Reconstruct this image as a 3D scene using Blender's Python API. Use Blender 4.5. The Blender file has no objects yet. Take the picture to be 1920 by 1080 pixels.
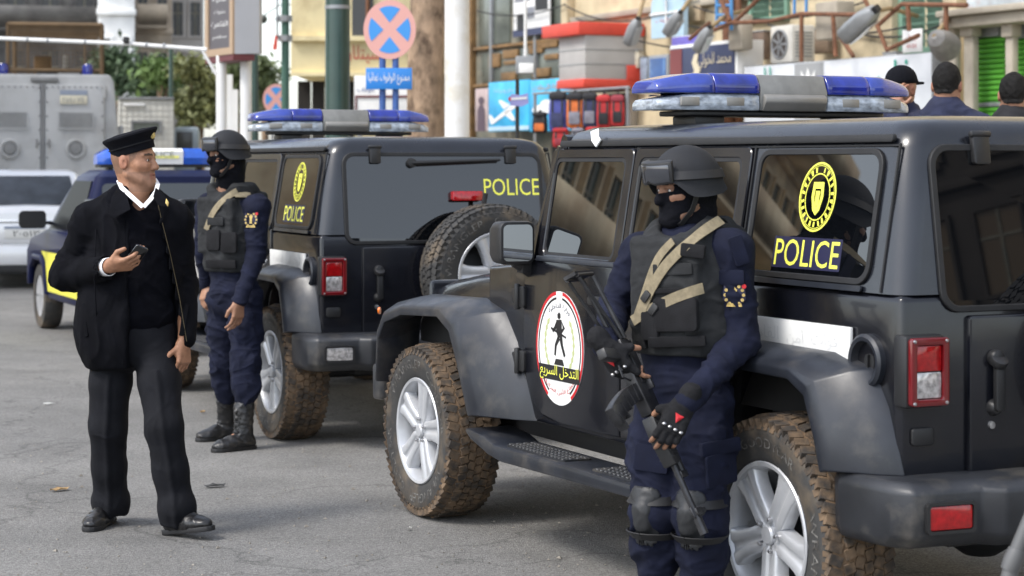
import bpy, bmesh, math, random
import numpy as np
from mathutils import Vector, Matrix

# ------------------------------------------------------------------ camera, sky, sun, exposure
SC = bpy.context.scene
COL = SC.collection
random.seed(7)
HOR, FPX, EYE = 305.0, 3800.0, 1.65           # horizon row, focal length in photo pixels, eye height

cam_d = bpy.data.cameras.new('camera')
cam_d.sensor_width = 36.0
cam_d.lens = 36.0 * FPX / 1920.0
cam_d.shift_y = -(540.0 - HOR) / 1920.0
cam_d.clip_start, cam_d.clip_end = 0.1, 2000
cam_d.dof.use_dof = True
cam_d.dof.focus_distance = 8.1
cam_d.dof.aperture_fstop = 4.2
cam = bpy.data.objects.new('camera', cam_d)
cam.location = (0, 0, EYE)
cam.rotation_euler = (math.radians(90), 0, 0)
COL.objects.link(cam)
SC.camera = cam

SUN_AZ, SUN_EL = math.radians(236), math.radians(52)
world = bpy.data.worlds.new('World')
SC.world = world
world.use_nodes = True
wn, wl = world.node_tree.nodes, world.node_tree.links
wn.clear()
w_out = wn.new('ShaderNodeOutputWorld'); w_bg = wn.new('ShaderNodeBackground'); w_sky = wn.new('ShaderNodeTexSky')
w_hsv = wn.new('ShaderNodeHueSaturation')
w_sky.sky_type = 'NISHITA'; w_sky.sun_disc = False
w_sky.sun_elevation = SUN_EL; w_sky.sun_rotation = SUN_AZ
w_sky.air_density = 1.0; w_sky.dust_density = 1.5; w_sky.ozone_density = 1.0
w_hsv.inputs['Saturation'].default_value = 0.48
w_bg.inputs['Strength'].default_value = 0.15
wl.new(w_sky.outputs[0], w_hsv.inputs['Color']); wl.new(w_hsv.outputs[0], w_bg.inputs['Color'])
wl.new(w_bg.outputs[0], w_out.inputs['Surface'])

sun_d = bpy.data.lights.new('sun', 'SUN')
sun_d.energy = 1.05; sun_d.angle = math.radians(15); sun_d.color = (1.0, 0.955, 0.89)
sun = bpy.data.objects.new('sun', sun_d)
_sd = Vector((math.sin(SUN_AZ) * math.cos(SUN_EL), math.cos(SUN_AZ) * math.cos(SUN_EL), math.sin(SUN_EL)))
sun.rotation_euler = _sd.to_track_quat('Z', 'Y').to_euler()
COL.objects.link(sun)

SC.view_settings.view_transform = 'Standard'
SC.view_settings.look = 'None'
SC.view_settings.gamma = 1.0
SC.view_settings.use_curve_mapping = False
SC.view_settings.exposure = 1.32
SC.render.engine = 'CYCLES'
SC.cycles.use_denoising = True
SC.cycles.max_bounces = 7
SC.cycles.transparent_max_bounces = 8

# ------------------------------------------------------------------ materials
_M = {}
def lin(r, g=None, b=None):
    c = (r, g, b) if g is not None else (r, r, r)
    return tuple((x / 12.92 if x <= 0.04045 else ((x + 0.055) / 1.055) ** 2.4) for x in [k / 255 for k in c])

def mat(name, col=(.5, .5, .5), rough=.5, metal=0., spec=.5, var=0., vs=6., bump=0., bs=40., coat=0., trans=0.,
        col2=None, c2s=2.0, c2t=.5, stretch=(1, 1, 1), attr=False, coatr=.05, emit=None, alpha=1., sheen=0., rvar=0., ior=1.5):
    if name in _M: return _M[name]
    m = bpy.data.materials.new(name); m.use_nodes = True
    N, L = m.node_tree.nodes, m.node_tree.links
    p = N['Principled BSDF']
    p.inputs['Base Color'].default_value = (*col, 1); p.inputs['Roughness'].default_value = rough
    p.inputs['Metallic'].default_value = metal; p.inputs['Specular IOR Level'].default_value = spec
    p.inputs['Coat Weight'].default_value = coat; p.inputs['Coat Roughness'].default_value = coatr
    p.inputs['Transmission Weight'].default_value = trans; p.inputs['Alpha'].default_value = alpha
    p.inputs['Sheen Weight'].default_value = sheen; p.inputs['IOR'].default_value = ior
    if emit: p.inputs['Emission Color'].default_value = (*emit[0], 1); p.inputs['Emission Strength'].default_value = emit[1]
    src = None
    if var or col2 or bump or rvar:
        tc = N.new('ShaderNodeTexCoord'); mp = N.new('ShaderNodeMapping'); mp.inputs['Scale'].default_value = stretch
        L.new(tc.outputs['Object'], mp.inputs['Vector'])
    def noise(sc, det=4, rg=.55):
        n = N.new('ShaderNodeTexNoise'); n.inputs['Scale'].default_value = sc; n.inputs['Detail'].default_value = det
        n.inputs['Roughness'].default_value = rg; L.new(mp.outputs[0], n.inputs['Vector']); return n.outputs['Fac']
    if attr:
        a = N.new('ShaderNodeAttribute'); a.attribute_name = 'Col'; src = a.outputs['Color']
    def mix(fac, A, B, mode='MIX'):
        x = N.new('ShaderNodeMix'); x.data_type = 'RGBA'; x.blend_type = mode
        for s, v in ((x.inputs['Factor'], fac), (x.inputs['A'], A), (x.inputs['B'], B)):
            if isinstance(v, (int, float)): s.default_value = v
            elif isinstance(v, tuple): s.default_value = (*v, 1)
            else: L.new(v, s)
        return x.outputs['Result']
    def ramp(f, a, b):
        r = N.new('ShaderNodeMapRange'); r.inputs['From Min'].default_value = a; r.inputs['From Max'].default_value = b
        L.new(f, r.inputs['Value']); return r.outputs['Result']
    if src is None: src = col
    if col2: src = mix(ramp(noise(c2s, 6, .6), c2t - .09, c2t + .09), src, col2)
    if var:
        k = ramp(noise(vs, 5), .3, .7)
        v = N.new('ShaderNodeMapRange'); v.inputs['To Min'].default_value = 1 - var; v.inputs['To Max'].default_value = 1 + var
        L.new(k, v.inputs['Value'])
        c = N.new('ShaderNodeCombineColor')
        for i in range(3): L.new(v.outputs[0], c.inputs[i])
        src = mix(1.0, src, c.outputs[0], 'MULTIPLY')
    if not isinstance(src, tuple): L.new(src, p.inputs['Base Color'])
    if rvar:
        r = N.new('ShaderNodeMapRange'); r.inputs['From Min'].default_value = .3; r.inputs['From Max'].default_value = .7
        r.inputs['To Min'].default_value = max(0, rough - rvar); r.inputs['To Max'].default_value = min(1, rough + rvar)
        L.new(noise(vs * 1.7, 5), r.inputs['Value']); L.new(r.outputs[0], p.inputs['Roughness'])
    if bump:
        b = N.new('ShaderNodeBump'); b.inputs['Strength'].default_value = bump; b.inputs['Distance'].default_value = .01
        L.new(noise(bs, 5), b.inputs['Height']); L.new(b.outputs[0], p.inputs['Normal'])
    _M[name] = m
    return m

# ------------------------------------------------------------------ objects
def tag(o, label=None, cat=None, group=None, kind=None):
    if label: o['label'] = label
    if cat: o['category'] = cat
    if group: o['group'] = group
    if kind: o['kind'] = kind
    return o

def empty(name, loc=(0, 0, 0), rz=0., label=None, cat=None, group=None):
    o = bpy.data.objects.new(name, None); COL.objects.link(o)
    o.empty_display_size = .1
    o.location = loc; o.rotation_euler = (0, 0, rz)
    return tag(o, label, cat, group)

def children(o):
    return [c for c in ALL_CH.get(o.name, [])]
ALL_CH = {}
def setparent(o, p):
    o.parent = p; ALL_CH.setdefault(p.name, []).append(o)

def copy_tree(o, parent=None):
    c = o.copy(); COL.objects.link(c)
    if parent is not None: setparent(c, parent)
    for ch in children(o): copy_tree(ch, c)
    return c

def link(name, me, parent=None):
    o = bpy.data.objects.new(name, me); COL.objects.link(o)
    if parent is not None: setparent(o, parent)
    return o

def frame(d, up=(0, 0, 1)):
    d = Vector(d).normalized(); u = Vector(up)
    if abs(d.dot(u)) > .98: u = Vector((1, 0, 0))
    s = d.cross(u).normalized(); return s, s.cross(d).normalized(), d     # side, up, dir

class MB:
    """collects shapes into one mesh"""
    def __init__(s): s.v = []; s.f = []; s.mi = []; s.cur = 0
    def add(s, vs, fs):
        b = len(s.v); s.v.extend([tuple(v) for v in vs]); s.f.extend([tuple(b + i for i in f) for f in fs]); s.mi.extend([s.cur] * len(fs)); return s
    def box(s, c, d, R=None):
        x, y, z = [k / 2 for k in d]
        vs = [Vector(p) for p in ((-x, -y, -z), (x, -y, -z), (x, y, -z), (-x, y, -z), (-x, -y, z), (x, -y, z), (x, y, z), (-x, y, z))]
        if R is not None: vs = [R @ p for p in vs]
        c = Vector(c)
        return s.add([p + c for p in vs], [(0, 3, 2, 1), (4, 5, 6, 7), (0, 1, 5, 4), (1, 2, 6, 5), (2, 3, 7, 6), (3, 0, 4, 7)])
    def span(s, a, b):
        lo = [min(i, j) for i, j in zip(a, b)]; hi = [max(i, j) for i, j in zip(a, b)]
        return s.box([(i + j) / 2 for i, j in zip(lo, hi)], [j - i for i, j in zip(lo, hi)])
    def loft(s, rings, caps=True, closed=False):
        n = len(rings[0]); vs = [p for r in rings for p in r]; fs = []
        m = len(rings)
        for i in range(m if closed else m - 1):
            for j in range(n):
                a = i * n + j; b = i * n + (j + 1) % n; i2 = (i + 1) % m
                fs.append((a, b, i2 * n + (j + 1) % n, i2 * n + j))
        if caps and not closed:
            fs.append(tuple(reversed(range(n)))); fs.append(tuple((m - 1) * n + j for j in range(n)))
        return s.add(vs, fs)
    def prism(s, poly, fn, a, b):
        """poly 2-D, fn(u,v,w)->3-D, extruded in w from a to b"""
        return s.loft([[fn(u, v, a) for u, v in poly], [fn(u, v, b) for u, v in poly]])
    def ring(s, outer, inner, fn, a, b):
        o1 = [fn(u, v, a) for u, v in outer]; i1 = [fn(u, v, a) for u, v in inner]
        o2 = [fn(u, v, b) for u, v in outer]; i2 = [fn(u, v, b) for u, v in inner]
        return s.loft([o1, o2, i2, i1], closed=True)
    def tube(s, pts, r, n=10, caps=True):
        pts = [Vector(p) for p in pts]; rs = r if isinstance(r, (list, tuple)) else [r] * len(pts)
        d0 = (pts[1] - pts[0]).normalized(); sd, up, _ = frame(d0); rings = []
        for i, p in enumerate(pts):
            d = (pts[min(i + 1, len(pts) - 1)] - pts[max(i - 1, 0)]).normalized()
            sd = (sd - d * sd.dot(d)).normalized(); up = d.cross(sd)
            rings.append([p + (sd * math.cos(t) + up * math.sin(t)) * rs[i] for t in [2 * math.pi * k / n for k in range(n)]])
        return s.loft(rings, caps)
    def strap(s, pts, nrm, w, t=.004):
        """flat band along pts; nrm: outward normal(s)"""
        pts = [Vector(p) for p in pts]; ns = nrm if isinstance(nrm, list) else [nrm] * len(pts); rings = []
        for i, p in enumerate(pts):
            d = (pts[min(i + 1, len(pts) - 1)] - pts[max(i - 1, 0)]).normalized(); n = Vector(ns[i]); n = (n - d * n.dot(d)).normalized(); b = d.cross(n)
            rings.append([p + b * (w / 2) - n * t / 2, p + b * (w / 2) + n * t / 2, p - b * (w / 2) + n * t / 2, p - b * (w / 2) - n * t / 2])
        return s.loft(rings)
    def lathe(s, prof, c=(0, 0, 0), axis=(0, 0, 1), n=24, caps=True, closed=False, a0=0., a1=2 * math.pi):
        sd, up, d = frame(axis); c = Vector(c)
        full = abs(a1 - a0 - 2 * math.pi) < 1e-6
        rings = [[c + d * h + (sd * math.cos(t) + up * math.sin(t)) * max(r, 1e-5) for t in [a0 + (a1 - a0) * k / n for k in range(n if full else n + 1)]] for r, h in prof]
        if closed: return s.loft(rings, closed=True)
        return s.loft(rings, caps)
    def sphere(s, c, r, n=12, m=8, R=None):
        r = r if isinstance(r, (list, tuple)) else (r, r, r); rings = []
        for i in range(m + 1):
            a = -math.pi / 2 + math.pi * i / m; ca = max(math.cos(a), 1e-4)
            ring = [Vector((r[0] * ca * math.cos(2 * math.pi * k / n), r[1] * ca * math.sin(2 * math.pi * k / n), r[2] * math.sin(a))) for k in range(n)]
            if R is not None: ring = [R @ p for p in ring]
            rings.append([p + Vector(c) for p in ring])
        return s.loft(rings)
    def grid(s, fn, nu, nv):
        vs = [fn(i / nu, j / nv) for j in range(nv + 1) for i in range(nu + 1)]; w = nu + 1
        return s.add(vs, [(j * w + i, j * w + i + 1, (j + 1) * w + i + 1, (j + 1) * w + i) for j in range(nv) for i in range(nu)])
    def text(s, body, fn, size=1., w=0., align='CENTER', width=None):
        """flat lettering: fn(u,v,w)->3-D; thickness w"""
        V, Fc = text_geo(body)
        xs = [v[0] for v in V]; ys = [v[1] for v in V]
        k = size / max(1e-6, (max(ys) - min(ys))); kx = k if width is None else width / max(1e-6, max(xs) - min(xs))
        x0 = (min(xs) + max(xs)) / 2 if align == 'CENTER' else min(xs); y0 = (min(ys) + max(ys)) / 2
        P = [((v[0] - x0) * kx, (v[1] - y0) * k) for v in V]
        par = list(range(len(V)))
        def root(i):
            while par[i] != i: par[i] = par[par[i]]; i = par[i]
            return i
        for f in Fc:
            for j in f[1:]: par[root(j)] = root(f[0])
        ids = {}; lev = [ids.setdefault(root(i), len(ids)) % 3 for i in range(len(V))]      # touching letters a hair apart
        return s.add([fn(u, v, w + lev[i] * 3e-4) for i, (u, v) in enumerate(P)], Fc)
    def mesh(s, name, bevel=0., seg=2, angle=35, smooth=True, fixn=True):
        me = bpy.data.meshes.new(name); me.from_pydata(s.v, [], s.f)
        if any(s.mi): me.polygons.foreach_set('material_index', s.mi)
        bm = bmesh.new(); bm.from_mesh(me)
        if bevel:
            bmesh.ops.remove_doubles(bm, verts=bm.verts, dist=1e-5)
        if fixn: bmesh.ops.recalc_face_normals(bm, faces=bm.faces)
        if bevel:
            es = [e for e in bm.edges if len(e.link_faces) == 2 and e.calc_face_angle(0) > math.radians(30)]
            bmesh.ops.bevel(bm, geom=es, offset=bevel, segments=seg, affect='EDGES', profile=.5, clamp_overlap=True)
        bm.to_mesh(me); bm.free()
        if smooth:
            me.shade_smooth()
            me.set_sharp_from_angle(angle=math.radians(angle))
        return me
    def build(s, name, m, parent=None, **kw):
        me = s.mesh(name, **kw)
        for k in (m if isinstance(m, (list, tuple)) else [m]): me.materials.append(k)
        return link(name, me, parent)

_TX = {}
def text_geo(body):
    if body in _TX: return _TX[body]
    c = bpy.data.curves.new('txt', 'FONT'); c.body = body; c.resolution_u = 3
    o = bpy.data.objects.new('txt', c); COL.objects.link(o)
    bpy.context.view_layer.update()
    e = o.evaluated_get(bpy.context.evaluated_depsgraph_get()); me = e.to_mesh()
    V = [tuple(v.co) for v in me.vertices]; Fc = [tuple(p.vertices) for p in me.polygons]
    e.to_mesh_clear(); bpy.data.objects.remove(o); bpy.data.curves.remove(c)
    _TX[body] = (V, Fc); return _TX[body]

# Arabic letters in their joined shapes, laid out right to left
_AR = {'ا': (0xFE8D, 2), 'أ': (0xFE83, 2), 'آ': (0xFE81, 2), 'ب': (0xFE8F, 4), 'ت': (0xFE95, 4), 'ة': (0xFE93, 2), 'ج': (0xFE9D, 4), 'ح': (0xFEA1, 4),
       'خ': (0xFEA5, 4), 'د': (0xFEA9, 2), 'ر': (0xFEAD, 2), 'ز': (0xFEAF, 2), 'س': (0xFEB1, 4), 'ش': (0xFEB5, 4), 'ص': (0xFEB9, 4), 'ط': (0xFEC1, 4),
       'ع': (0xFEC9, 4), 'ف': (0xFED1, 4), 'ق': (0xFED5, 4), 'ك': (0xFED9, 4), 'ل': (0xFEDD, 4), 'م': (0xFEE1, 4), 'ن': (0xFEE5, 4), 'ه': (0xFEE9, 4),
       'ئ': (0xFE89, 4), 'ى': (0xFEEF, 2), 'و': (0xFEED, 2), 'ي': (0xFEF1, 4)}
def arabic(t):
    out = []
    for i, ch in enumerate(t):
        if ch not in _AR: out.append(ch); continue
        base, n = _AR[ch]
        prev = i > 0 and t[i - 1] in _AR and _AR[t[i - 1]][1] == 4
        nxt = n == 4 and i + 1 < len(t) and t[i + 1] in _AR
        k = (3 if nxt else 1) if prev else (2 if nxt else 0)
        out.append(chr(base + k))
    return ''.join(reversed(out))

def rrect(x0, z0, x1, z1, r=.03, n=4):
    r = r if isinstance(r, (list, tuple)) else (r,) * 4
    P = []
    for (cx, cz, a, q) in ((x1, z1, 0, r[0]), (x0, z1, 90, r[1]), (x0, z0, 180, r[2]), (x1, z0, 270, r[3])):
        sx, sz = (-1 if cx == x1 else 1), (-1 if cz == z1 else 1)
        for k in range(n + 1):
            t = math.radians(a + 90 * k / n); P.append((cx + sx * q + q * math.cos(t), cz + sz * q + q * math.sin(t)))
    return P
def ellipse(cx, cz, a, b, n=40):
    return [(cx + a * math.cos(2 * math.pi * k / n), cz + b * math.sin(2 * math.pi * k / n)) for k in range(n)]
def RZ(a): return Matrix.Rotation(a, 3, 'Z')
def P(u, v, Y):                                  # point at depth Y seen at photo pixel (u, v)
    return Vector(((u - 960) * Y / FPX, Y, EYE - (v - HOR) * Y / FPX))
# ------------------------------------------------------------------ the two police off-roaders
PAINT = mat('black_paint', (.0055, .006, .009), .22, spec=.4, coat=.35, coatr=.06, var=.25, vs=3, rvar=.05, col2=(.013, .012, .012), c2s=3.5, c2t=.62)
HTOP = mat('hard_top_satin', (.0095, .011, .0155), .24, spec=.5, coat=.35, coatr=.13, var=.2, vs=5, bump=.03, bs=500, rvar=.05)
FLARE = mat('grey_black_plastic', (.016, .0185, .025), .36, spec=.5, var=.25, vs=7, bump=.06, bs=350, col2=(.055, .052, .05), c2s=5, c2t=.62, rvar=.08)
BUMP = mat('bumper_plastic', (.018, .0195, .0235), .42, var=.35, vs=6, bump=.08, bs=260, col2=(.085, .078, .068), c2s=4, c2t=.60)
BLACK = mat('black_rubber', (.010, .010, .011), .6, var=.2, vs=20)
BLKPL = mat('black_trim_plastic', (.014, .014, .015), .45)
GLASS = mat('tinted_glass', (.0025, .003, .004), .012, spec=.8, coat=.35, coatr=.008, ior=1.5)
ALLOY = mat('alloy', (.50, .51, .53), .36, metal=.35, var=.10, vs=8, rvar=.08, col2=(.30, .27, .23), c2s=9, c2t=.72)
ALLOYD = mat('dark_alloy', (.05, .05, .052), .5, metal=.4, var=.25, vs=9)  # darker metal for the brake disc
TYRE = mat('tyre_sidewall', (.034, .033, .032), .72, var=.3, vs=9, bump=.08, bs=120, col2=(.10, .078, .055), c2s=6, c2t=.56)
MUD = mat('dried_mud', (.155, .100, .058), .95, var=.35, vs=18, bump=.5, bs=70, col2=(.055, .040, .028), c2s=10, c2t=.55)
LUG = mat('tread_rubber', (.038, .032, .027), .88, var=.4, vs=25, bump=.2, bs=110, col2=(.12, .080, .048), c2s=14, c2t=.50)
LETW = mat('tyre_letter', (.16, .155, .145), .8, var=.5, vs=40, col2=(.05, .045, .04), c2s=25, c2t=.5)
YEL = mat('yellow_decal', (.80, .80, .10), .55)
NAVYD = mat('decal_navy', (.012, .012, .045), .5)
REDL = mat('red_lens', (.33, .004, .006), .12, coat=.6, var=.3, vs=60)
REDD = mat('red_frame_lens', (.13, .003, .006), .16, coat=.6)
CLRL = mat('clear_lens', (.50, .48, .47), .14, metal=.35, coat=.6, var=.5, vs=55)
BLUEL = mat('blue_lens', (.008, .020, .23), .10, spec=.6, coat=.7, var=.35, vs=14)
BLUEL2 = mat('blue_lens_reflecting', (.022, .045, .28), .16, spec=.6, coat=.7, var=.3, vs=12)  # outer lens paler: its flat reflection put into the colour
BLUEP = mat('blue_lens_pale', (.10, .16, .48), .12, coat=.7, var=.3, vs=16)
CLEARD = mat('lightbar_clear_dome', (.33, .37, .42), .12, coat=.6, var=.55, vs=22, stretch=(1, 1, 2))
SPKR = mat('lightbar_speaker_grey', (.20, .20, .19), .5, var=.2, vs=10, metal=.2)
SPKR2 = mat('lightbar_speaker_light', (.27, .26, .24), .4, metal=.4, var=.15, vs=6)
CHROME = mat('chrome', (.8, .8, .82), .08, metal=1.)
MIRR = mat('mirror_glass', (.75, .77, .8), .015, metal=1.)
WHITEP = mat('white_vinyl', (.74, .74, .72), .45, var=.06, vs=4)
WHITET = mat('white_vinyl_letter', (.64, .64, .63), .5)
RED = mat('red_print', (.50, .012, .018), .5)
BLKPR = mat('black_print', (.012, .011, .012), .5)
GREENW = mat('wreath_green', (.42, .46, .22), .6)
ORANGE = mat('amber_lens', (.75, .16, .01), .2, coat=.5)
STUD = mat('steel_stud', (.45, .45, .46), .3, metal=.9)

def yt(z): return .787 if z < 1.22 else .787 - (z - 1.22) * .165           # side wall leans inwards above the belt line
def xr(z): return -2.062 + max(0, z - 1.20) * .14                         # tailgate glass leans forward
def SIDE(x, z, w): return Vector((x, yt(z) + w, z))                       # a point on the driver's side, w proud of it
def SIDER(x, z, w): return Vector((x, -yt(z) - w, z))
def REAR(y, z, w): return Vector((xr(z) - w, y, z))

def wheel_parts(root, spare=False):
    """a wheel around local origin, axle along +Y (outer face)"""
    R, W = .405, .132
    t = MB()
    t.lathe([(.238, -.105), (.262, -.120), (.318, -.128), (.362, -.126), (.380, -.112), (.386, -.07), (.388, 0), (.386, .07), (.380, .112), (.362, .126),
             (.345, .1295), (.318, .1285), (.290, .1245), (.262, .120), (.238, .105)], axis=(0, 1, 0), n=72, closed=True)
    t.build('tyre', TYRE, root, angle=60)
    g = MB()                                           # caked tread floor, seen in the grooves
    g.lathe([(.390, -.114), (.3965, -.07), (.3985, 0), (.3965, .07), (.390, .114), (.38, .112), (.38, -.112)], axis=(0, 1, 0), n=72, closed=True)
    g.build('tread_groove', BLACK if spare else MUD, root)
    l = MB(); nl = 58
    for k in range(nl):
        a = 2 * math.pi * k / nl
        for row, (yy, w, da, le) in enumerate(((-.103, .047, 0, .034), (-.056, .037, .5, .033), (-.018, .031, .15, .034), (.018, .031, .65, .034), (.056, .037, .3, .033), (.103, .047, .8, .034))):
            if row in (0, 5) and k % 2 and False: continue
            b = a + da * 2 * math.pi / nl + random.uniform(-.008, .008)
            rr = R - (.012 if row in (0, 5) else .0)
            tilt = (.16 if row in (0, 5) else .03) * (1 if yy > 0 else -1)
            M = Matrix.Rotation(b, 3, 'Y') @ Matrix.Rotation(-tilt, 3, 'X') @ Matrix.Rotation((.35, -.3, .25, -.25, .3, -.35)[row], 3, 'Z')
            c = Matrix.Rotation(b, 3, 'Y') @ Vector((0, yy, rr - .012))
            l.box(c, (le, w, .026), M)
        # shoulder lugs running down the side
        for sgn in (1, -1):
            b = a + .3 * 2 * math.pi / nl
            M = Matrix.Rotation(b, 3, 'Y') @ Matrix.Rotation(-sgn * 1.15, 3, 'X')
            l.box(Matrix.Rotation(b, 3, 'Y') @ Vector((0, sgn * .1235, .366)), (.024 if k % 2 else .018, .026, .006), M)
    o = l.build('tread_blocks', LUG if not spare else TYRE, root, smooth=False); tag(o, kind='stuff')
    # outlined sidewall lettering
    def arc(word, a_mid, size, r0):
        V, _ = text_geo(word); wd = (max(v[0] for v in V) - min(v[0] for v in V)) / (max(v[1] for v in V) - min(v[1] for v in V)) * size
        def fn(u, v, w):
            a = a_mid + u / r0 * 1.25; r = r0 + v
            yy = .1245 + (r - .29) * .19 if r < .318 else .1290
            return Vector((-math.sin(a) * r * -1, yy + .0012 + w, math.cos(a) * r))
        tx = MB(); tx.text(word, lambda u, v, w: fn(-u, v, w), size); tx.build('sidewall_lettering', LETW, root, smooth=False)
    # text reads from outside: the outer face looks along +Y, so +u runs towards -X
    arc('WRANGLER', .95, .042, .312); arc('WRANGLER', .95 + math.pi, .042, .312)
    arc('GOODYEAR', -.45, .034, .312); arc('GOODYEAR', -.45 + math.pi, .034, .312)
    rim = MB()
    rim.lathe([(.243, .108), (.248, .116), (.244, .121), (.232, .118), (.222, .10), (.214, .06), (.208, -.08), (.22, -.10), (.243, -.108)], axis=(0, 1, 0), n=56, closed=True)
    rim.build('rim', ALLOY, root)
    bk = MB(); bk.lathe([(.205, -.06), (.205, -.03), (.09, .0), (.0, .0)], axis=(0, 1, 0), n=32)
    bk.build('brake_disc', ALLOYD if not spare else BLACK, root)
    for k in range(5):
        a = 2 * math.pi * k / 5 + .31
        s = MB()
        D = lambda r, off, y: Vector((math.sin(a) * r + math.cos(a) * off, y, math.cos(a) * r - math.sin(a) * off))
        rings = []                                     # a broad spoke with raised edges and a shallow channel
        for r, o, y in ((.030, .034, .100), (.070, .046, .106), (.120, .046, .109), (.175, .052, .111), (.214, .066, .112), (.236, .088, .113)):
            rings.append([D(r, -o * 1.08, y - .055), D(r, -o, y - .006), D(r, -o * .82, y), D(r, -o * .30, y - .001), D(r, -o * .16, y - .009), D(r, o * .16, y - .009), D(r, o * .30, y - .001), D(r, o * .82, y), D(r, o, y - .006), D(r, o * 1.08, y - .055)])
        s.loft(rings)
        s.build('spoke', ALLOY, root, bevel=.004, seg=1)
        n_ = MB(); n_.lathe([(.0085, .09), (.0085, .112), (.006, .117), (0, .117)], c=D(.052, .018, 0) * 1.0, axis=(0, 1, 0), n=8)
        n_.build('lug_nut', STUD, root)
    h = MB(); h.lathe([(.034, .09), (.034, .108), (.028, .114), (0, .116)], axis=(0, 1, 0), n=24); h.build('hub_cap', ALLOY, root)

def make_offroader():
    root = empty('police_off_roader')
    def part(mb, name, m, parent=None, **kw): return mb.build(name, m, parent or root, **kw)
    # ---- tub with wheel arches
    b = MB()
    out = [(-2.058, .60), (-2.058, 1.232), (.52, 1.232), (.62, 1.215), (.96, 1.19), (.96, .97), (.80, .95), (.62, .62), (.56, .545), (-.86, .545), (-.93, .66), (-1.10, .93), (-1.22, .965), (-1.74, .965), (-1.84, .90), (-1.93, .66), (-1.97, .60)]
    b.prism(out, lambda x, z, w: Vector((x, w, z)), -.780, .780)
    part(b, 'body_tub', PAINT, bevel=.022, seg=3)
    b = MB(); b.span((-2.0, -.55, .42), (1.95, .55, .95)); b.span((-1.95, -.70, .78), (1.9, .70, .96)); b.span((-2.0, -.45, .34), (-1.9, -.1, .5))
    for x in (-1.4735, 1.4735): b.tube([(x, -.78, .40), (x, .78, .40)], .05, 10); b.sphere((x, -.1 if x > 0 else 0, .40), .15)
    part(b, 'chassis', BLACK, smooth=True)
    # ---- front clip and bonnet
    b = MB(); rings = []
    for x, hw, zt, zb, cr in ((.57, .775, 1.178, .93, .03), (.80, .745, 1.172, .93, .04), (1.30, .685, 1.135, .93, .05), (1.80, .625, 1.075, .93, .05), (1.95, .60, 1.045, .93, .05)):
        rings.append([Vector((x, y, z)) for y, z in ((-hw, zb), (-hw, zt - .07), (-hw + .02, zt - .02), (-hw + .09, zt + .004), (-hw * .45, zt + cr * .8), (0, zt + cr), (hw * .45, zt + cr * .8), (hw - .09, zt + .004), (hw - .02, zt - .02), (hw, zt - .07), (hw, zb))])
    b.loft(rings); part(b, 'bonnet', PAINT, bevel=.006, seg=2, angle=28)
    b = MB(); b.span((1.955, -.62, .62), (2.0, .62, 1.07)); part(b, 'grille_panel', PAINT, bevel=.03)
    for k in range(7):
        b = MB(); b.prism(rrect(-.027, .74, .027, 1.0, .02), lambda y, z, w, k=k: Vector((2.002 + w, y + (k - 3) * .085, z)), 0, .006); part(b, 'grille_slot', BLACK)
    for s in (1, -1):
        b = MB(); b.lathe([(.09, 0), (.09, .03), (.075, .035), (0, .045)], c=(1.995, s * .46, .90), axis=(1, 0, 0), n=24); part(b, 'headlight', CLRL)
    b = MB(); b.prism([(1.98, -.60), (2.02, -.86), (2.10, -.88), (2.24, -.55), (2.26, 0), (2.24, .55), (2.10, .88), (2.02, .86), (1.98, .60)], lambda x, y, z: Vector((x, y, z)), .48, .66); part(b, 'front_bumper', BUMP, bevel=.02)
    # ---- hard top shell
    b = MB(); rings = []
    for z, xa, xb, ins, r in ((1.234, xr(1.234), .36, .004, .075), (1.45, xr(1.45), .36, .004, .08), (1.70, xr(1.70), .36, .004, .085), (1.742, -1.978, .37, .012, .09), (1.775, -1.955, .36, .036, .10), (1.797, -1.90, .33, .10, .12), (1.806, -1.78, .24, .24, .12)):
        hw = yt(z) - ins
        rings.append([Vector((x, y, z)) for x, y in rrect(xa, -hw, xb, hw, (.03, r, r, .03), 6)])
    b.loft(rings); part(b, 'hard_top', HTOP, angle=40)
    for s in (SIDE, SIDER):
        b = MB(); b.prism(rrect(-1.93, 1.716, .385, 1.742, .008, 2), s, -.004, .014); part(b, 'drip_rail', BLACK, bevel=.004)
        b = MB()
        for x in (-.268, -1.118, -1.955): b.prism([(x - .004, 1.238), (x + .004, 1.238), (x + .004, 1.712), (x - .004, 1.712)], s, -.006, .0015)
        b.prism([(-1.955, 1.703), (-.268, 1.703), (-.268, 1.709), (-1.955, 1.709)], s, -.006, .0018)
        part(b, 'panel_seam', BLACK, smooth=False)
    q = MB(); q.strap([(.02, .729, 1.728), (.06, .722, 1.748), (.12, .692, 1.782)], [Vector((0, .9, .4)), Vector((0, .7, .7)), Vector((0, .45, .9))], .036, .006); part(q, 'white_tape', WHITEP)
    # ---- windscreen frame
    b = MB()
    for s in (1, -1):
        b.tube([(.52, s * .755, 1.19), (.475, s * .742, 1.38), (.395, s * .690, 1.715)], [.034, .032, .03], 8)
    b.tube([(.395, .690, 1.735), (.395, -.690, 1.735)], .034, 8); part(b, 'windscreen_frame', PAINT)
    b = MB(); b.add([(.545, -.72, 1.19), (.545, .72, 1.19), (.415, .66, 1.72), (.415, -.66, 1.72)], [(0, 1, 2, 3)]); b.add([(.535, -.72, 1.19), (.535, .72, 1.19), (.405, .66, 1.72), (.405, -.66, 1.72)], [(3, 2, 1, 0)]); part(b, 'windscreen', GLASS, smooth=False)
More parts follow.
